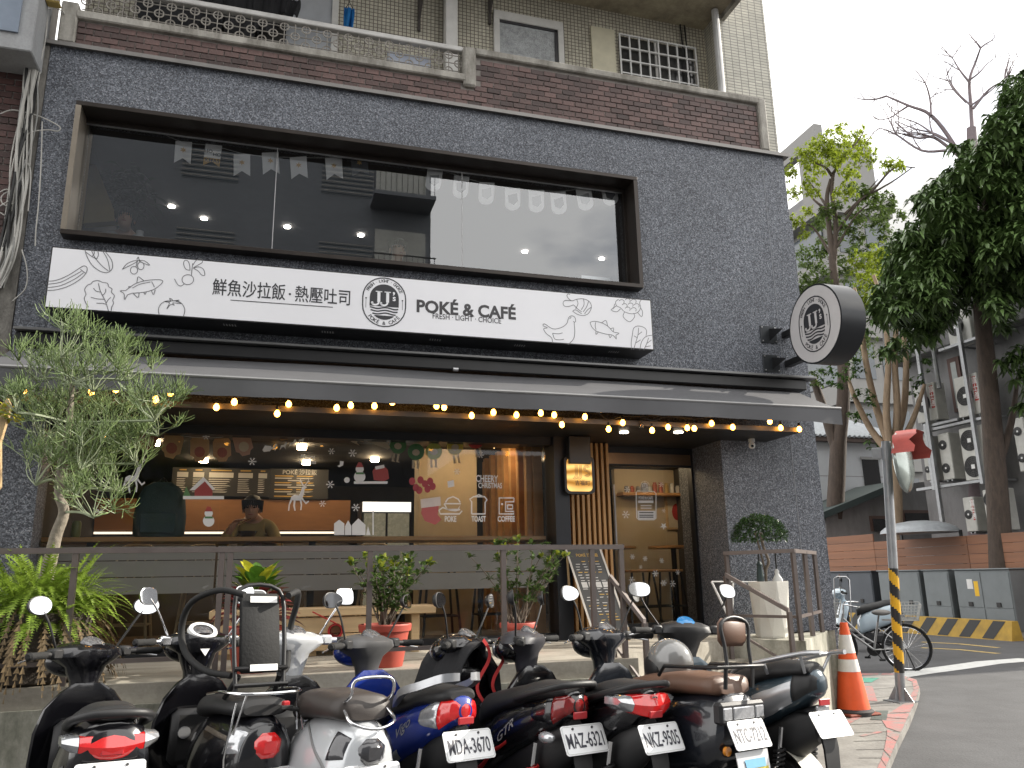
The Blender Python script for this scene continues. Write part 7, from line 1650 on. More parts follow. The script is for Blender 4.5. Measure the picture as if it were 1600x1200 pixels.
    b = MB(); b.ell((0, fy-.010, .955), (.013, .016, .022), 10, 7); b.build('nose', SKIN, t, 60)
    for s_ in (-1, 1):
        b = MB(); b.ell((s_*.032, fy+.008, .985), (.013, .008, .006), 10, 6); b.build('eye', mat('dark_eye', (.02, .015, .012), .2), t, 60)
        b = MB(); b.box(s_*.032-.016, s_*.032+.016, fy-.002, fy+.008, 1.004, 1.010, .002); b.build('eyebrow', HAIR, t)
        b = MB(); b.ell((s_*.086, .015, .965), (.010, .020, .030), 10, 7); b.build('ear', SKIN, t, 60)
    b = MB(); b.ell((0, fy+.006, .918), (.024, .008, .006), 10, 6); b.build('mouth', mat('lips', (.30, .10, .08), .5), t, 60)
    return t
# diner at the lower counter
hd_ = un(394, 792, 1, 1.0)
kb_ = person('diner in an olive tan jacket eating with a spoon at the lower window counter', hd_, R(-6), mat('olive_jacket', (.30, .23, .09), .85, var=.15), mat('dark_trousers', (.02, .022, .03), .9), ((-.27, -.08, .60), (-.16, -.28, .74), (-.12, -.31, .80)), ((.28, -.06, .58), (.12, -.30, .62), (.06, -.33, .62)), nod=1.3)
b = MB(); h2 = hd_+Vector((-.05, -.36, -.34)); b.lathe([(.05, 0), (.055, .005), (.09, .07), (.086, .07), (.05, .015)], (h2.x+.03, h2.y+.05, 1.886), 18, None, False); b.solo('bowl', PB, 'black poke bowl on the counter before the diner', 'bowl', None, 40)
b = MB(); b.tube([hd_+Vector((-.11, -.33, -.20)), hd_+Vector((.0, -.22, -.13))], .005, 5); b.solo('spoon', CHR, 'spoon held by the diner in the olive jacket', 'spoon')
b = MB(); b.box(h2.x+.17, h2.x+.30, h2.y+.03, h2.y+.11, 1.887, 1.896, .003); b.solo('phone', mat('white_phone', (.7, .7, .7), .2), 'white phone lying on the counter beside the diner', 'phone')
# guest at the upper window, and guest behind a laptop
gh = un(622, 388, 1, .60); person('dark haired guest in black looking out of the upper window', gh, R(18), mat('black_top', (.015, .015, .016), .9), mat('dark_trousers', (.02, .022, .03)), ((-.25, -.06, .56), (-.12, -.26, .58), (-.06, -.30, .58)), ((.25, -.06, .56), (.12, -.24, .58), (.06, -.28, .58)), nod=.3)
b = MB(); cl = un(640, 412, 1, .45); b.ell(Vector((cl.x, cl.y, 4.60)), (.13, .09, .07), 18, 10); b.v = [q+Vector((0, 0, .012*math.sin(q.x*60+q.y*40))) for q in b.v]; b.solo('folded_cloth', WHITE, 'crumpled white cloth on the upper window counter', 'cloth', None, 60)
gl = un(196, 338, 1, .62); person('guest with black fringe bent behind a laptop at the upper window', gl, R(5), mat('grey_top', (.30, .30, .30), .9), mat('dark_trousers', (.02, .022, .03)), ((-.25, -.06, .56), (-.12, -.26, .58), (-.06, -.30, .58)), ((.25, -.06, .56), (.12, -.24, .58), (.06, -.28, .58)), nod=1.2, fringe=1.4)
def laptop(px0, px1, label, col, ty):
    a, c = un(px0, 350, 1, ty), un(px1, 350, 1, ty); t = thing('laptop', ((a.x+c.x)/2, ty, 4.55), label, 'laptop', None); W_ = c.x-a.x
    mt = mat('laptop_shell_%d' % px0, col, .35, .3, var=.03)
    b = MB(); b.prism([(a.x, ty, 4.555), (c.x, ty, 4.555), (c.x, ty-.03, 4.555+W_*.62), (a.x, ty-.03, 4.555+W_*.62)], (0, .008, 0)); b.build('screen_lid', mt, t)
    b = MB(); b.box(a.x, c.x, ty+.01, ty+W_*.66, 4.551, 4.566, .003); b.build('keyboard_base', mt, t)
    m_ = Vector(((a.x+c.x)/2, ty-.018, 4.555+W_*.31)); b = MB(); b.add([m_+Vector((.018*math.cos(k*.7), -.002, .018*math.sin(k*.7))) for k in range(9)], [list(range(9))]); b.build('lid_mark', PG, t)
laptop(149, 186, 'gold laptop with stickers open at the left of the upper window', (.45, .36, .27), .38)
laptop(904, 947, 'silver laptop open at the right end of the upper window', (.60, .64, .68), .42)
bt = un(219, 360, 1, .36); b = MB(); b.lathe([(.035, 0), (.04, .01), (.04, .16), (.03, .19), (.034, .19), (.034, .215), (.02, .22)], (bt.x, .36, 4.551), 16); b.solo('water_bottle', mat('clear_grey_bottle', (.5, .52, .54), .15, var=.05), 'pale water bottle beside the gold laptop', 'bottle', None, 40)
b = MB(); pc_ = un(972, 432, 1, .36)
for k in range(40): leaf(b, Vector((pc_.x, .4, 4.62))+rdir()*.05, rdir(0, 1), (0, 0, 1), .09, .012, .2, .5, 3)
b.lathe([(.03, 4.551), (.04, 4.62)], (pc_.x, .4, 0), 12); b.solo('small_plant', MG, 'small potted plant in the right corner of the upper window', 'plant', None, 60, False)
# dark plant by the left guest
b = MB(); pc_ = Vector((gl.x+.05, 1.6, 0))
for k in range(260): leaf(b, un(195, 300, 1, 1.7)+Vector(rdir())*.32*random.random()**.4, rdir(-.3, 1), (0, 0, 1), .22, .03, .2, .6, 3)
b.tube([un(195, 300, 1, 1.7)-Vector((0, 0, 1.6)), un(195, 300, 1, 1.7)], .03, 6); b.solo('indoor_palm', mat('indoor_leaf', (.03, .05, .02), .5, var=.3), 'bushy indoor plant behind the guest with the gold laptop', 'plant', None, 60, False)
# pendant filament bulbs
FIL = emit('filament_glow', (1.0, .48, .08), 34); FGL = glass('amber_bulb_glass', (1.0, .85, .6), 1, .02)
def pendant(px, py, y, zc, grp, label):
    c = un(px, py, 1, y); t = thing('pendant_bulb', (c.x, c.y, c.z-.06), label, 'pendant lamp', grp)
    b = MB(); b.lathe([(.001, -.075), (.022, -.06), (.026, 0), (.022, .05), (.012, .07)], c, 14); b.build('glass_bulb', FGL, t, 60)
    b = MB()
    for k in range(6): a = k*1.05; b.tube([c+Vector((.010*math.cos(a), .010*math.sin(a), -.05)), c+Vector((.012*math.cos(a+.5), .012*math.sin(a+.5), .045))], .0035, 4)
    b.build('filament', FIL, t)
    b = MB(); b.cyl(c+Vector((0, 0, .07)), c+Vector((0, 0, .12)), .016, n=10); b.build('socket', mat('brass_socket', (.35, .25, .10), .4, .8), t, 40)
    b = MB(); b.tube([c+Vector((0, 0, .12)), Vector((c.x, c.y, zc))], .004, 4); b.build('cord', CABLE, t)
for px, py in ((165, 672), (407, 676), (593, 686), (772, 690)): pendant(px, py, .95, 2.95, 'pendant bulbs behind the lower window', 'amber filament bulb on a black cord behind the lower shop window')
for px, py in ((247, 250), (458, 282), (653, 305), (854, 328)): pendant(px, py, 1.9, 6.05, 'pendant bulbs behind the upper window', 'amber filament bulb on a cord behind the upper window')
# ceiling lamps inside
for x, y in ((-1.2, 1.6), (.3, 1.6), (1.2, 2.4), (3.4, 2.2), (4.2, 1.6), (-.8, 2.8), (.4, 2.8), (5.0, 2.2), (1.9, 1.05), (2.35, 1.0), (3.85, 1.25)):
    b = MB(); b.cyl((x, y, 2.945), (x, y, 2.90), .05, n=14); b.solo('ceiling_lamp', emit('ceiling_lamp_glow', (1, .74, .44), 70), 'small round warm ceiling lamp inside the cafe', 'lamp', 'ceiling lamps inside the cafe')

# ================================================================== INTERIOR FURNITURE
def stool(x, y, h, seatm, frame, lab, grp, back=False):
    t = thing('bar_stool' if not back else 'chair', (x, y, ZP), lab, 'stool' if not back else 'chair', grp)
    b = MB(); b.box(x-.17, x+.17, y-.17, y+.17, ZP+h-.03, ZP+h, .01); b.build('seat', seatm, t)
    for sx in (-1, 1):
        for sy in (-1, 1):
            b = MB(); b.tube([(x+sx*.14, y+sy*.14, ZP+h-.03), (x+sx*.20, y+sy*.20, ZP)], .014, 5); b.build('leg', frame, t)
    b = MB(); b.tube([(x+sx*.18, y+sy*.18, ZP+.22) for sx, sy in ((-1, -1), (1, -1), (1, 1), (-1, 1))], .010, 5, closed=True); b.build('footrest', frame, t)
    if back:
        b = MB(); b.tube(smoothpts([(x-.16, y+.15, ZP+h), (x-.17, y+.2, ZP+h+.30), (x, y+.22, ZP+h+.36), (x+.17, y+.2, ZP+h+.30), (x+.16, y+.15, ZP+h)], 4), .014, 6); b.build('back_hoop', frame, t, 60)
        for k in (-.08, 0, .08):
            b = MB(); b.tube([(x+k, y+.16, ZP+h), (x+k, y+.21, ZP+h+.33)], .010, 5); b.build('back_spindle', frame, t)
CHW = mat('pale_chair_wood', (.50, .40, .26), .5, var=.15)
for x in (-1.25, -.62, 1.1): stool(x, 1.25, .62, CHW, CHW, 'pale wooden hoop back chair behind the lower shop window', 'wooden chairs in the cafe', True)
for x in (-.15, .55): stool(x, 1.15, .55, CHW, mat('white_tube', (.6, .6, .58), .4), 'pale seat chair with white tube back behind the wooden bench', 'white tube chairs in the cafe', True)
stool(-.16, 1.15, .70, BLACKM, BLACKM, 'black stool under the diner in the olive jacket', None) if False else None
for x, y in ((1.75, 1.15), (2.35, 1.15)): stool(x, y, .72, WOODC, BLACKM, 'black framed bar stool at the right of the lower shop window', 'bar stools at the lower window')
for x, y in ((4.35, 1.75), (4.8, 1.9)): stool(x, y, .66, WOODC, BLACKM, 'black framed bar stool behind the glass door', 'bar stools behind the door')
for x, y, lab in ((4.25, 2.3, 'tall round cafe table beside the indoor plant behind the door'), (5.1, 2.2, 'tall round cafe table in the corner behind the door')):
    t = thing('cafe_table', (x, y, ZP), lab, 'table', None)
    b = MB(); b.cyl((x, y, ZP+.93), (x, y, ZP+.96), .33, n=24); b.build('table_top', WOODC, t, 40)
    b = MB(); b.cyl((x, y, ZP+.02), (x, y, ZP+.93), .035, n=10); b.build('column', BLACKM, t, 40)
    b = MB(); b.cyl((x, y, ZP), (x, y, ZP+.02), .22, n=20); b.build('foot', BLACKM, t, 40)
b = MB(); pq = Vector((4.0, 2.5, ZP+.9))
for k in range(150): leaf(b, pq+Vector((0, 0, random.uniform(-.1, .75)))+rdir()*.05, rdir(-.1, .8), (0, 0, 1), .26, .018, .2, .6, 3)
b.tube([pq-Vector((0, 0, .85)), pq+Vector((0, 0, .7))], .02, 6); b.lathe([(.12, ZP), (.15, ZP+.3)], (4.0, 2.5, 0), 14); b.solo('dracaena_plant', mat('dark_indoor_leaf', (.02, .035, .02), .5, var=.3), 'spiky dark indoor plant standing behind the glass door', 'plant', None, 60, False)
for px, col, lab in ((1057, (.35, .03, .03), 'framed picture of a red vegetable on the wall behind the door'), (1097, (.10, .25, .05), 'framed picture of a green vegetable on the wall behind the door')):
    c = un(px, 800, 1, 2.88); t = thing('framed_picture', (c.x, 2.88, c.z-.25), lab, 'picture')
    b = MB(); b.box(c.x-.17, c.x+.17, 2.87, 2.898, c.z-.25, c.z+.25, .004); b.build('frame', WOODB, t)
    b = MB(); b.box(c.x-.14, c.x+.14, 2.866, 2.869, c.z-.22, c.z+.22); b.build('paper', mat('picture_paper', (.52, .47, .37), .8), t)
    b = MB(); b.ell((c.x, 2.864, c.z), (.08, .003, .12), 16, 8); b.build('motif', mat('motif_%d' % px, col, .7), t)
sh_ = thing('wall_shelf', (5.1, 2.8, 2.55), 'wooden wall shelf holding a row of jars and boxes behind the door', 'shelf')
b = MB(); b.box(4.64, 5.95, 2.68, 2.898, 2.56, 2.60, .003); b.build('board', WOODC, sh_)
for k in range(13):
    x = 4.74+k*.088; h_ = random.uniform(.08, .16); col = random.choice(((.5, .5, .48), (.35, .08, .03), (.06, .05, .05), (.45, .3, .1), (.2, .2, .2)))
    b = MB(); b.lathe([(.03, 0), (.032, h_*.8), (.022, h_*.85), (.025, h_)], (x, 2.78, 2.601), 10); b.solo('shelf_jar', mat('jar_%d' % int(col[0]*100), col, .4), 'small jar standing in a row on the wall shelf behind the door', 'jar', 'jars on the wall shelf', 40)
# backpack on counter
bp0 = un(247, 838, 1, .6); bpk = thing('backpack', (bp0.x, .62, 1.886), 'dark teal backpack standing on the lower window counter', 'backpack')
TB = mat('teal_nylon', (.03, .06, .07), .7, var=.15, bump=.15, bscale=80)
b = MB(); b.loft([[Vector((bp0.x+hw*math.copysign(abs(math.cos(a))**.6, math.cos(a)), .62+.11*k_*math.copysign(abs(math.sin(a))**.7, math.sin(a)), 1.888+z)) for a in [2*math.pi*j/20 for j in range(20)]] for z, hw, k_ in ((0, .18, .8), (.03, .22, 1), (.2, .225, 1.05), (.36, .205, .95), (.46, .16, .8), (.51, .08, .5))]); b.build('main_body', TB, bpk, 50)
b = MB(); b.box(bp0.x-.16, bp0.x+.16, .49, .53, 1.92, 2.12, .025); b.build('front_pocket', TB, bpk, 40)
b = MB(); b.tube(smoothpts([(bp0.x-.04, .62, 2.39), (bp0.x, .62, 2.44), (bp0.x+.04, .62, 2.39)], 4), .009, 6); b.build('handle', CABLE, bpk)
b = MB(); gq = un(119, 826, 1, .5); b.lathe([(.03, 0), (.04, .02), (.04, .13), (.03, .15)], (gq.x, .5, 1.886), 14); b.solo('drink_cup', mat('green_drink', (.16, .18, .04), .3), 'green drink cup on the counter beside the tree trunk', 'cup', None, 40)
# menu boards hanging at the back
def menub(x0, x1, z0, z1, label, kind):
    t = thing('wall_menu', ((x0+x1)/2, 3.2, z0), label, 'menu board', None); y = 3.18
    b = MB(); b.box(x0, x1, y, y+.03, z0, z1); pn_ = b.build('panel', mat('menu_black', (.025, .024, .022)), t)
    o1_, o2_ = MB(), MB(); W_ = x1-x0; H_ = z1-z0
    if kind == 0:
        for a, c in ((.05, .16), (.21, .32), (.37, .62), (.67, .82), (.88, .97)):
            o2_.quad(*[Vector((x0+W_*p, y-.003, z0+H_*q)) for p, q in ((a, .66), (c, .66), (c, .84), (a, .84))]); o1_.quad(*[Vector((x0+W_*p, y-.003, z0+H_*q)) for p, q in ((a+.02, .90), (c-.02, .90), (c-.02, .94), (a+.02, .94))])
            for k in range(7):
                q = .58-k*.075; o2_.quad(*[Vector((x0+W_*p, y-.003, z0+H_*v)) for p, v in ((a, q), (a+(c-a)*random.uniform(.4, .95), q), (a+(c-a)*.8, q+.03), (a, q+.03))])
    else:
        text(o2_, 'POKÉ 沙拉飯', .075, (x0+W_*.5, y-.003, z0+H_*.88), UX, UZ, .012)
        for k in range(10):
            q = .74-k*.075
            for a in ((.08, .45) if k % 3 != 2 else (.3,)): (o1_ if k % 3 == 0 else o2_).quad(*[Vector((x0+W_*p, y-.003, z0+H_*v)) for p, v in ((a, q), (a+random.uniform(.2, .34), q), (a+.3, q+.035), (a, q+.035))])
    o1_.build('ochre_print', OCH, pn_, 0, False)['kind'] = 'stuff'; o2_.build('pale_print', PALE, pn_, 0, False)['kind'] = 'stuff'
q0, q1 = un(270, 730, 1, 3.18), un(420, 776, 1, 3.18); menub(q0.x, q1.x, q1.z, q0.z, 'wide black wall menu with white column headings at the back of the cafe', 0)
q0, q1 = un(423, 732, 1, 3.18), un(512, 780, 1, 3.18); menub(q0.x, q1.x, q1.z, q0.z, 'black wall menu headed POKE at the back of the cafe', 1)
# glass fronted fridge
q0, q1 = un(566, 785, 1, 2.6), un(644, 785, 1, 2.6); zt2 = q0.z+.02
fg = thing('drinks_fridge', ((q0.x+q1.x)/2, 2.9, ZP), 'black drinks fridge with lit white header beside the beige pillar', 'fridge')
b = MB(); b.box(q0.x, q1.x, 2.65, 3.15, ZP, zt2, .01); b.build('cabinet', PD, fg)
b = MB(); b.box(q0.x+.01, q1.x-.01, 2.62, 2.649, zt2-.13, zt2-.01); hp_ = b.build('lit_header', mat('header_white', (.6, .6, .58), .4, emis=(1, .95, .88), es=.9), fg)
for k in range(2):
    x0, x1 = q0.x+.03+k*(q1.x-q0.x-.03)/2, q0.x+(k+1)*(q1.x-q0.x-.03)/2
    b = MB(); b.box(x0, x1, 2.625, 2.648, ZP+.3, zt2-.15); b.build('glass_door', mat('fridge_glow', (.16, .17, .14), .2, var=.6, scale=14, emis=(.9, .8, .55), es=.10), fg)
# ================================================================== BUNTINGS AND STICKERS
def on(px, py, y): return un(px, py, 1, y)
def poly(nm, mt, pts, y, parent, th=.003):
    b = MB(); b.prism([on(x, py, y) for x, py in pts], (0, th, 0)); return b.build(nm, mt, parent)
FW = mat('flag_white', (.8, .8, .8), .7, var=.05); FO = mat('flag_ochre', (.55, .33, .09), .7, var=.05); FD = mat('flag_dark', (.06, .065, .075), .7)
YB = .175
bu = thing('christmas_bunting', on(400, 262, YB), 'string of white and ochre swallowtail Christmas flags inside the upper window', 'bunting')
b = MB(); b.tube(smoothpts([on(x, y, YB) for x, y in ((215, 195), (245, 205), (286, 222), (333, 228), (380, 240), (423, 245), (467, 246), (522, 246), (562, 236), (600, 228))], 4), .0025, 4); b.build('string', WHITE, bu)
for k, (x, y, tl, c) in enumerate(((286, 238, 4, 0), (332, 243, 7, 1), (378, 258, 0, 0), (423, 255, -3, 0), (467, 262, -4, 0), (522, 263, -4, 0), (562, 258, -5, 2))):
    w_, h_ = 13, 17
    def q(a, c_): an = R(tl); return (x+a*math.cos(an)-c_*math.sin(an), y+a*math.sin(an)+c_*math.cos(an))
    f = poly('flag', FD if c == 2 else FW, [q(-w_, -h_), q(w_, -h_), q(w_, h_), q(0, h_-8), q(-w_, h_)], YB, bu)
    if c == 1: poly('ochre_tail', FO, [q(-w_, 4), q(w_, 4), q(w_, h_), q(0, h_-8), q(-w_, h_)], YB-.004, f)
    if c == 1:
        b = MB(); text(b, 'XMAS', .055, on(*q(0, 8), YB-.008), UX, UZ, .01); text(b, 'HO', .05, on(*q(-7, -6), YB-.008), UX, UZ, .01); text(b, 'HO', .05, on(*q(7, -2), YB-.008), UX, UZ, .01); b.build('flag_print', INK, f)
    if c != 1:
        cx_, cy_ = q(0, -4); p_ = on(cx_, cy_, YB-.004); b = MB(); b.add([p_+Vector((.032*math.cos(a)*(1 if i % 2 else .45), 0, .032*math.sin(a)*(1 if i % 2 else .45))) for i, a in enumerate([2*math.pi*i/12 for i in range(12)])], [list(range(12))]); b.build('gold_motif', FO, f)
bu2 = thing('rounded_bunting', on(815, 305, YB), 'string of pale round-bottomed Christmas flags at the right of the upper window', 'bunting')
b = MB(); b.tube(smoothpts([on(x, y, YB) for x, y in ((650, 255), (678, 262), (720, 276), (760, 287), (801, 295), (838, 297), (873, 299), (914, 294), (953, 287), (978, 280))], 4), .0025, 4); b.build('string', WHITE, bu2)
for k, (x, y, tl) in enumerate(((678, 281, 8), (720, 292, 5), (760, 302, 3), (801, 311, 0), (838, 314, -1), (873, 317, -5), (914, 311, -9), (953, 303, -10))):
    an = R(tl); q = lambda a, c_: (x+a*math.cos(an)-c_*math.sin(an), y+a*math.sin(an)+c_*math.cos(an))
    f = poly('flag', FW, [q(-12, -17), q(12, -17), q(12, 8)]+[q(12*math.cos(R(t_)), 8+10*math.sin(R(t_))) for t_ in range(20, 180, 20)]+[q(-12, 8)], YB, bu2)
    poly('motif', FD if k % 2 else mat('flag_grey', (.35, .36, .37), .7), [q(-7, -6), q(7, -9), q(8, 3), q(2, 9), q(-6, 5)], YB-.004, f)
# lower garlands
YG_ = .30
g1_ = thing('kraft_tag_garland', on(330, 690, YG_), 'garland of brown kraft Christmas tags inside the lower shop window', 'garland')
KR = [mat('kraft_brown', (.62, .36, .18), .8, var=.1), mat('kraft_red', (.45, .14, .10), .8, var=.1), mat('kraft_pink', (.65, .38, .28), .8, var=.1), mat('kraft_cream', (.75, .62, .45), .8)]
b = MB(); b.tube(smoothpts([on(x, y, YG_) for x, y in ((200, 640), (232, 668), (268, 678), (310, 684), (347, 683), (380, 676), (420, 660), (440, 645))], 4), .0025, 4); b.build('string', WHITE, g1_)
for x, y, tl, c, sc in ((232, 685, 22, 1, 1), (269, 696, 14, 0, 1.1), (312, 702, 1, 0, 1.05), (347, 703, -2, 0, 1.0), (380, 694, -14, 2, 1), (441, 670, -14, 0, 1.0), (196, 655, 20, 0, .9)):
    an = R(tl); q = lambda a, c_: (x+sc*(a*math.cos(an)-c_*math.sin(an)), y+sc*(a*math.sin(an)+c_*math.cos(an)))
    f = poly('tag', KR[c], [q(-11, -18), q(11, -18), q(14, -13), q(14, 9), q(9, 12), q(6, 18), q(-6, 18), q(-9, 12), q(-14, 9), q(-14, -13)], YG_, g1_)
    poly('tag_motif', KR[3] if c != 0 else KR[1], [q(8*math.cos(R(t_)), 4+8*math.sin(R(t_))) for t_ in range(0, 360, 30)], YG_-.004, f)
g2_ = thing('round_ornament_garland', on(655, 700, YG_), 'garland of round red, green and yellow card ornaments with dangling legs in the lower window', 'garland')
b = MB(); b.tube(smoothpts([on(x, y, YG_) for x, y in ((545, 640), (570, 660), (622, 682), (650, 690), (680, 692), (712, 684), (745, 672), (765, 655))], 4), .0025, 4); b.build('string', WHITE, g2_)
for x, y, tl, cc_ in ((566, 664, 10, (.40, .04, .03)), (622, 696, 10, (.06, .16, .05)), (650, 706, 2, (.06, .17, .06)), (678, 705, 0, (.32, .34, .06)), (711, 698, -8, (.50, .38, .05)), (743, 688, -15, (.40, .04, .03))):
    an = R(tl); q = lambda a, c_: (x+a*math.cos(an)-c_*math.sin(an), y+a*math.sin(an)+c_*math.cos(an))
    f = poly('ornament', mat('card_%d' % x, tuple(min(.8, v*1.6) for v in cc_), .7, var=.08), [q(13*math.cos(R(t_)), 13*math.sin(R(t_))) for t_ in range(0, 360, 20)], YG_, g2_)
    poly('motif', KR[3], [q(6*math.cos(R(t_)), 1+5*math.sin(R(t_))) for t_ in range(0, 360, 30)], YG_-.004, f)
    for s_ in (-4, 3): poly('leg', KR[3], [q(s_-1.5, 13), q(s_+1.5, 13), q(s_+1.5, 24), q(s_+4, 26), q(s_-1.5, 26)], YG_, f)
poly('card_village', KR[3], [(568, 688), (572, 676), (582, 674), (588, 680), (594, 672), (600, 680), (604, 690), (610, 700), (606, 702)], YG_, g2_)
poly('card_boot', KR[3], [(553, 680), (560, 682), (558, 692), (562, 696), (548, 690)], YG_, g2_)
# stickers on the glass
YS = GY-.004
def stick(nm, label, cat, polys, mt=STICK, grp=None, y=YS):
    b = MB()
    for pts in polys: b.prism([on(x, py, y) for x, py in pts], (0, .002, 0))
    return b.solo(nm, mt, label, cat, grp)
fl = MB()
for k in range(6):
    a = k*math.pi/3; d = Vector((math.cos(a), 0, math.sin(a)))
    fl.ribbon([d*.1, d], .16)
    for r_ in (.5, .78):
        for s_ in (-.6, .6): fl.ribbon([d*r_, d*r_+Vector((math.cos(a+s_), 0, math.sin(a+s_)))*.28], .12)
fproto = None
def flake(px, py, r, lab, grp, y):
    global fproto
    c = on(px, py, y); s = r*pxsize(c)
    if fproto is None: fproto = fl.build('snowflake_sticker', STICK, None, fix=False); o = fproto
    else: o = bpy.data.objects.new('snowflake_sticker', fproto.data); COL.objects.link(o)
    o.location = c; o.scale = (s, s, s); tag(o, lab, 'sticker', grp)
for px, py, r in ((322, 667, 5), (322, 682, 5), (394, 721, 6), (518, 705, 5), (551, 708, 6), (516, 757, 6), (504, 787, 5), (556, 793, 6), (714, 737, 5), (751, 711, 5), (155, 800, 5)): flake(px, py, r, 'white snowflake sticker on the lower shop window', 'snowflakes on the shop window', YS)
for px, py, r in ((980, 765, 5), (978, 804, 6), (988, 870, 4), (1008, 873, 4), (1034, 876, 4), (1001, 886, 3), (1024, 896, 5), (1059, 894, 4), (987, 906, 5), (1037, 911, 5), (1051, 912, 5), (1033, 757, 4), (1037, 798, 3)): flake(px, py, r, 'white snowflake sticker on the glass door', 'snowflakes on the glass door', DY-.004)
def deer(ox, oy, s, lab):
    f = lambda P: [(ox+x*s, oy+y*s) for x, y in P]
    stick('reindeer_sticker', lab, 'sticker', [f(P) for P in ([(-8, -2), (-3, -5), (4, -4), (7, -10), (9, -17), (13, -19), (17, -17), (13, -14), (12, -8), (10, 0), (6, 4), (-4, 4), (-9, 3)], [(-9, 2), (-6, 3), (-10, 11), (-11, 20), (-13, 20), (-12, 10)], [(-4, 3), (-1, 3), (-2, 12), (-1, 20), (-3, 20), (-5, 12)], [(5, 3), (8, 2), (9, 11), (8, 19), (6, 19), (7, 11)], [(8, 2), (10, 0), (15, 7), (19, 4), (20, 6), (15, 10)], [(10, -18), (12, -19), (8, -27), (6, -30), (7, -25)], [(12, -19), (14, -19), (18, -27), (20, -31), (19, -25)], [(8, -25), (4, -27), (8, -23)], [(18, -26), (22, -27), (17, -23)])], grp=None)
deer(205, 748, 1.1, 'white leaping reindeer sticker behind the twigs of the pencil tree'); deer(463, 778, 1.0, 'white standing reindeer sticker below the sleigh on the window')
stick('sleigh_sticker', 'white sticker of a sleigh drawn by small reindeer', 'sticker', [[(x0+a, y0+c) for a, c in ((-4, 3), (-3, -1), (2, -2), (5, -7), (7, -5), (4, 0), (4, 5), (2, 1), (-2, 2), (-5, 6))] for x0, y0 in ((426, 700), (442, 697), (456, 693), (470, 688), (486, 682))]+[[(410, 703), (414, 696), (424, 697), (422, 705), (412, 706)]])
stick('village_sticker', 'white sticker of a snowy village row at the counter edge', 'sticker', [[(522, 836), (522, 818), (530, 812), (538, 818), (538, 836)], [(539, 836), (539, 822), (544, 813), (549, 822), (549, 836)], [(550, 836), (550, 820), (560, 810), (571, 820), (571, 836)], [(572, 836), (575, 822), (579, 836)], [(582, 836), (582, 798), (584, 798), (584, 836)]])
def snowman(ox, oy, s, lab):
    t = thing('snowman_sticker', on(ox, oy+12*s, YS), lab, 'sticker')
    E_ = lambda x, y, rx, ry: [(ox+s*(x+rx*math.cos(R(a))), oy+s*(y+ry*math.sin(R(a)))) for a in range(0, 360, 20)]
    poly('body', STICK, E_(0, 6, 9, 9), YS, t, .002); poly('head', STICK, E_(0, -6, 6.5, 6), YS-.003, t, .002); poly('hat', mat('sticker_red', (.30, .05, .05), .6), [(ox+s*x, oy+s*y) for x, y in ((-6, -9), (6, -9), (3, -16), (-2, -17))], YS-.006, t, .002); poly('scarf', mat('sticker_green', (.08, .2, .08), .6), [(ox+s*x, oy+s*y) for x, y in ((-6, -1), (6, -1), (7, 2), (-6, 2))], YS-.006, t, .002)
snowman(326, 808, 1.0, 'small snowman sticker beside the diner in the olive jacket'); snowman(562, 739, 1.0, 'snowman sticker with dark red hat near the round ornaments')
sr_ = mat('sticker_red', (.30, .05, .05)); t = thing('gift_sack_sticker', on(596, 752, YS), 'red and white gift sack sticker beside the snowman sticker', 'sticker'); poly('sack', sr_, [(584, 750), (582, 736), (588, 728), (598, 726), (606, 734), (608, 748), (600, 752)], YS, t, .002); poly('fur_trim', STICK, [(586, 729), (600, 726), (601, 731), (587, 734)], YS-.003, t, .002); poly('snow_base', STICK, [(553, 752), (606, 752), (605, 756), (553, 756)], YS, t, .002)
t = thing('stocking_sticker', on(672, 818, YS), 'large red and white stocking sticker on the beige pillar side of the window', 'sticker'); poly('stocking', mat('sticker_soft_red', (.42, .10, .10), .6, var=.1), [(660, 790), (686, 788), (684, 804), (690, 812), (680, 820), (664, 814), (658, 802)], YS, t, .002); poly('fur_cuff', mat('sticker_soft_white', (.62, .55, .52), .6), [(657, 780), (688, 776), (689, 790), (658, 794)], YS-.003, t, .002)
t = thing('balloon_sticker', on(660, 770, YS), 'cluster of red balloons sticker above the stocking on the window', 'sticker')
for x, y in ((644, 752), (650, 762), (657, 750), (664, 756), (672, 752), (668, 764), (676, 760), (655, 766)): poly('balloon', mat('sticker_rose', (.36, .05, .07), .6), [(x+5*math.cos(R(a)), y+6*math.sin(R(a))) for a in range(0, 360, 30)], YS, t, .002)
t = thing('cottage_sticker', on(316, 776, YS), 'red snow-capped cottage sticker in front of the wide wall menu', 'sticker'); poly('cottage_wall', sr_, [(304, 776), (304, 762), (322, 750), (332, 762), (332, 776)], YS, t, .002); poly('snow_roof', STICK, [(296, 766), (318, 745), (336, 764), (332, 766), (320, 752), (304, 766)], YS-.003, t, .002); poly('snow_ground', STICK, [(286, 775), (350, 775), (350, 780), (286, 780)], YS-.003, t, .002); poly('fir', mat('sticker_green', (.08, .2, .08)), [(286, 775), (291, 760), (298, 775)], YS-.003, t, .002)
stick('dot_sticker', 'round white dot sticker under the snowman sticker', 'sticker', [[(542+4.5*math.cos(R(a)), 750+4.5*math.sin(R(a))) for a in range(0, 360, 30)]])
stick('boot_sticker', 'small white boot sticker left of the snowman', 'sticker', [[(531, 720), (537, 721), (536, 727), (530, 730), (527, 728), (531, 726)]])
stick('star_sticker', 'small white shooting star sticker on the glass door', 'sticker', [[(1037+6*math.cos(R(a))*(1 if i % 2 else .4), 822+6*math.sin(R(a))*(1 if i % 2 else .4)) for i, a in enumerate(range(-90, 270, 36))]], y=DY-.004)
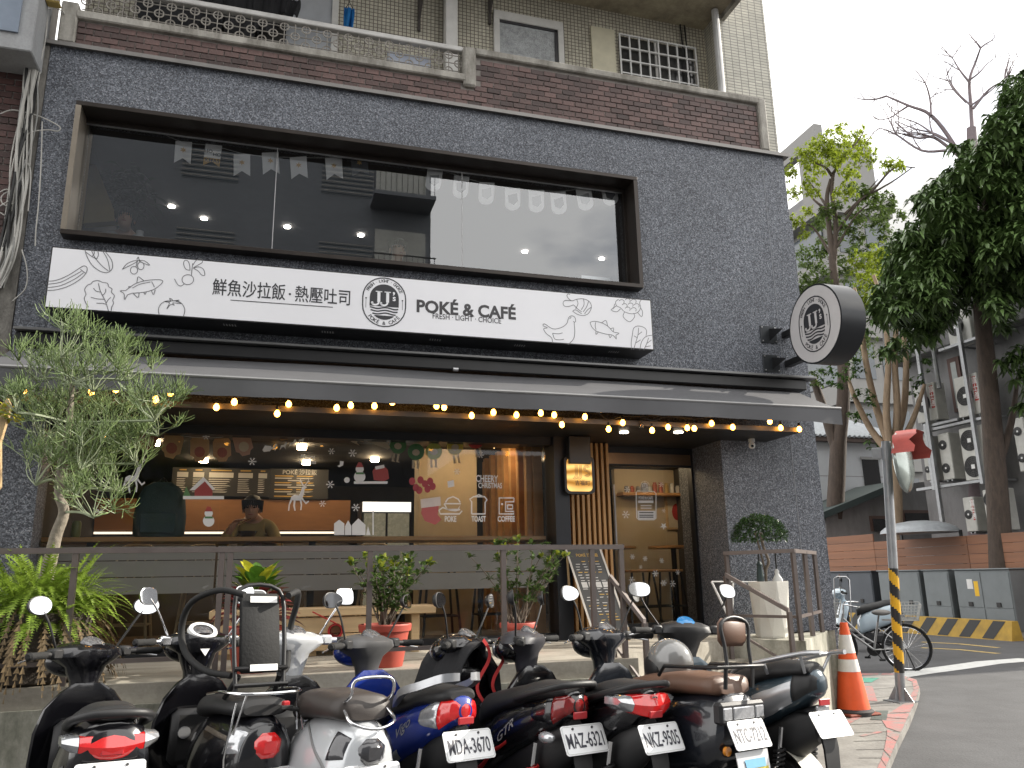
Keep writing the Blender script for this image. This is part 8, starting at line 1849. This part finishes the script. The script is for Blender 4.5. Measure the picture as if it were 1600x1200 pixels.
stick('gift_sticker', 'small white gift sticker above the bowl icon', 'sticker', [[(699, 752), (709, 750), (710, 760), (700, 762)]])
b = MB(); tfit(b, 'Merry', on(470, 714, YS), on(492, 714, YS), .06, .02); tfit(b, 'Christmas', on(467, 721, YS), on(494, 722, YS), .06, .02); b.solo('greeting_sticker', STICK, 'white Merry Christmas lettering sticker on the window', 'sticker', None, 0, False)
b = MB(); tfit(b, 'CHEERY', on(744, 745, YS), on(778, 752, YS), .095, .02); tfit(b, 'CHRISTMAS', on(748, 754, YS), on(784, 764, YS), .075, .02); b.solo('greeting_sticker', STICK, 'white Cheery Christmas lettering sticker above the coffee icon', 'sticker', None, 0, False)
# service icons with words
def icon(nm, lab, strokes, word, x, fills=()):
    t = thing(nm, on(x, 815, YS), lab, 'sticker')
    b = MB()
    for st_ in strokes: b.ribbon([on(px, py, YS) for px, py in st_], .014)
    for f_ in fills: b.add([on(px, py, YS) for px, py in f_], [list(range(len(f_)))])
    b.build('pictogram', STICK, t); b = MB(); wpx = len(word)*2.25; tfit(b, word, on(x-wpx, 811, YS), on(x+wpx, 811.5, YS), .075, .03); b.build('word', STICK, t)
icon('bowl_icon', 'white bowl pictogram with the word POKE on the window', [[(694, 787), (720, 787), (716, 796), (699, 796), (694, 787)], [(696, 785), (700, 779), (708, 776), (716, 780), (719, 785)], [(686, 797), (692, 793), (702, 797), (712, 798), (719, 796)], [(686, 797), (688, 803), (718, 803), (722, 798)]], 'POKE', 704)
icon('toast_icon', 'white toast pictogram with the word TOAST on the window', [[(737, 803), (737, 784), (734, 780), (740, 776), (757, 776), (761, 781), (758, 785), (758, 803), (737, 803)], [(742, 776), (748, 773), (755, 776)]], 'TOAST', 748)
icon('coffee_icon', 'white coffee machine pictogram with the word COFFEE on the window', [[(803, 778), (780, 778), (780, 803), (803, 803), (803, 799), (790, 799), (790, 784), (803, 784), (803, 778)], [(793, 789), (801, 789), (801, 795), (793, 795), (793, 789)]], 'COFFEE', 791, [[(783, 786), (786, 786), (786, 789), (783, 789)]])
# opening-hours sticker on the door
YD = DY-.005
t = thing('opening_hours_sticker', on(1010, 812, YD), 'white bordered opening hours sticker with badge on the glass door', 'sticker')
b = MB(); rr2 = [(996, 767), (1022, 768), (1025, 771), (1025, 810), (1022, 812), (998, 812), (995, 809), (994, 770)]; b.ribbon([on(x, y, YD) for x, y in rr2], .012, (0, -1, 0), True)
b.add([on(x, y, YD) for x, y in ((996, 798), (1024, 798), (1024, 811), (997, 811))], [(0, 1, 2, 3)]); b.add([on(x, y, YD) for x, y in ((997, 782), (1021, 782), (1021, 786), (997, 786))], [(0, 1, 2, 3)]); b.build('panel', STICK, t)
b = MB(); tfit(b, 'POKÉ & CAFÉ', on(998, 778, YD), on(1020, 778.5, YD), .05, .02)
for k, y in enumerate((790, 794)): b.ribbon([on(1001, y, YD), on(1018, y, YD)], .012)
b.build('lettering', STICK, t)
b = MB()
for y in (801, 805, 808): b.ribbon([on(999, y, YD-.003), on(1021, y, YD-.003)], .010)
b.build('dark_lettering', INK, t)
lc = on(1008, 761, YD); logo(t, lc, UX, UZ, .055, (0, -1, 0), ink=STICK, pale=mat('badge_dark', (.12, .11, .09), .6))

# small red funnel hanging by the bench
rc = on(524, 986, -.5); rt_ = thing('red_funnel', rc, 'small red funnel with a long red handle beside the wooden bench', 'funnel')
RDP = mat('red_plastic', (.40, .03, .03), .4, var=.1)
b = MB(); b.lathe([(.045, 0), (.06, .0), (.062, -.008), (.05, .05), (.035, .12), (.03, .12), (.04, .03)], rc, 20, Matrix.Rotation(R(-90), 3, 'X') @ Matrix.Rotation(R(8), 3, 'Y'), False); b.build('cup', RDP, rt_, 40)
b = MB(); b.tube([rc+Vector((.02, 0, .05)), on(488, 956, -.5)], .006, 5); b.build('handle', RDP, rt_)
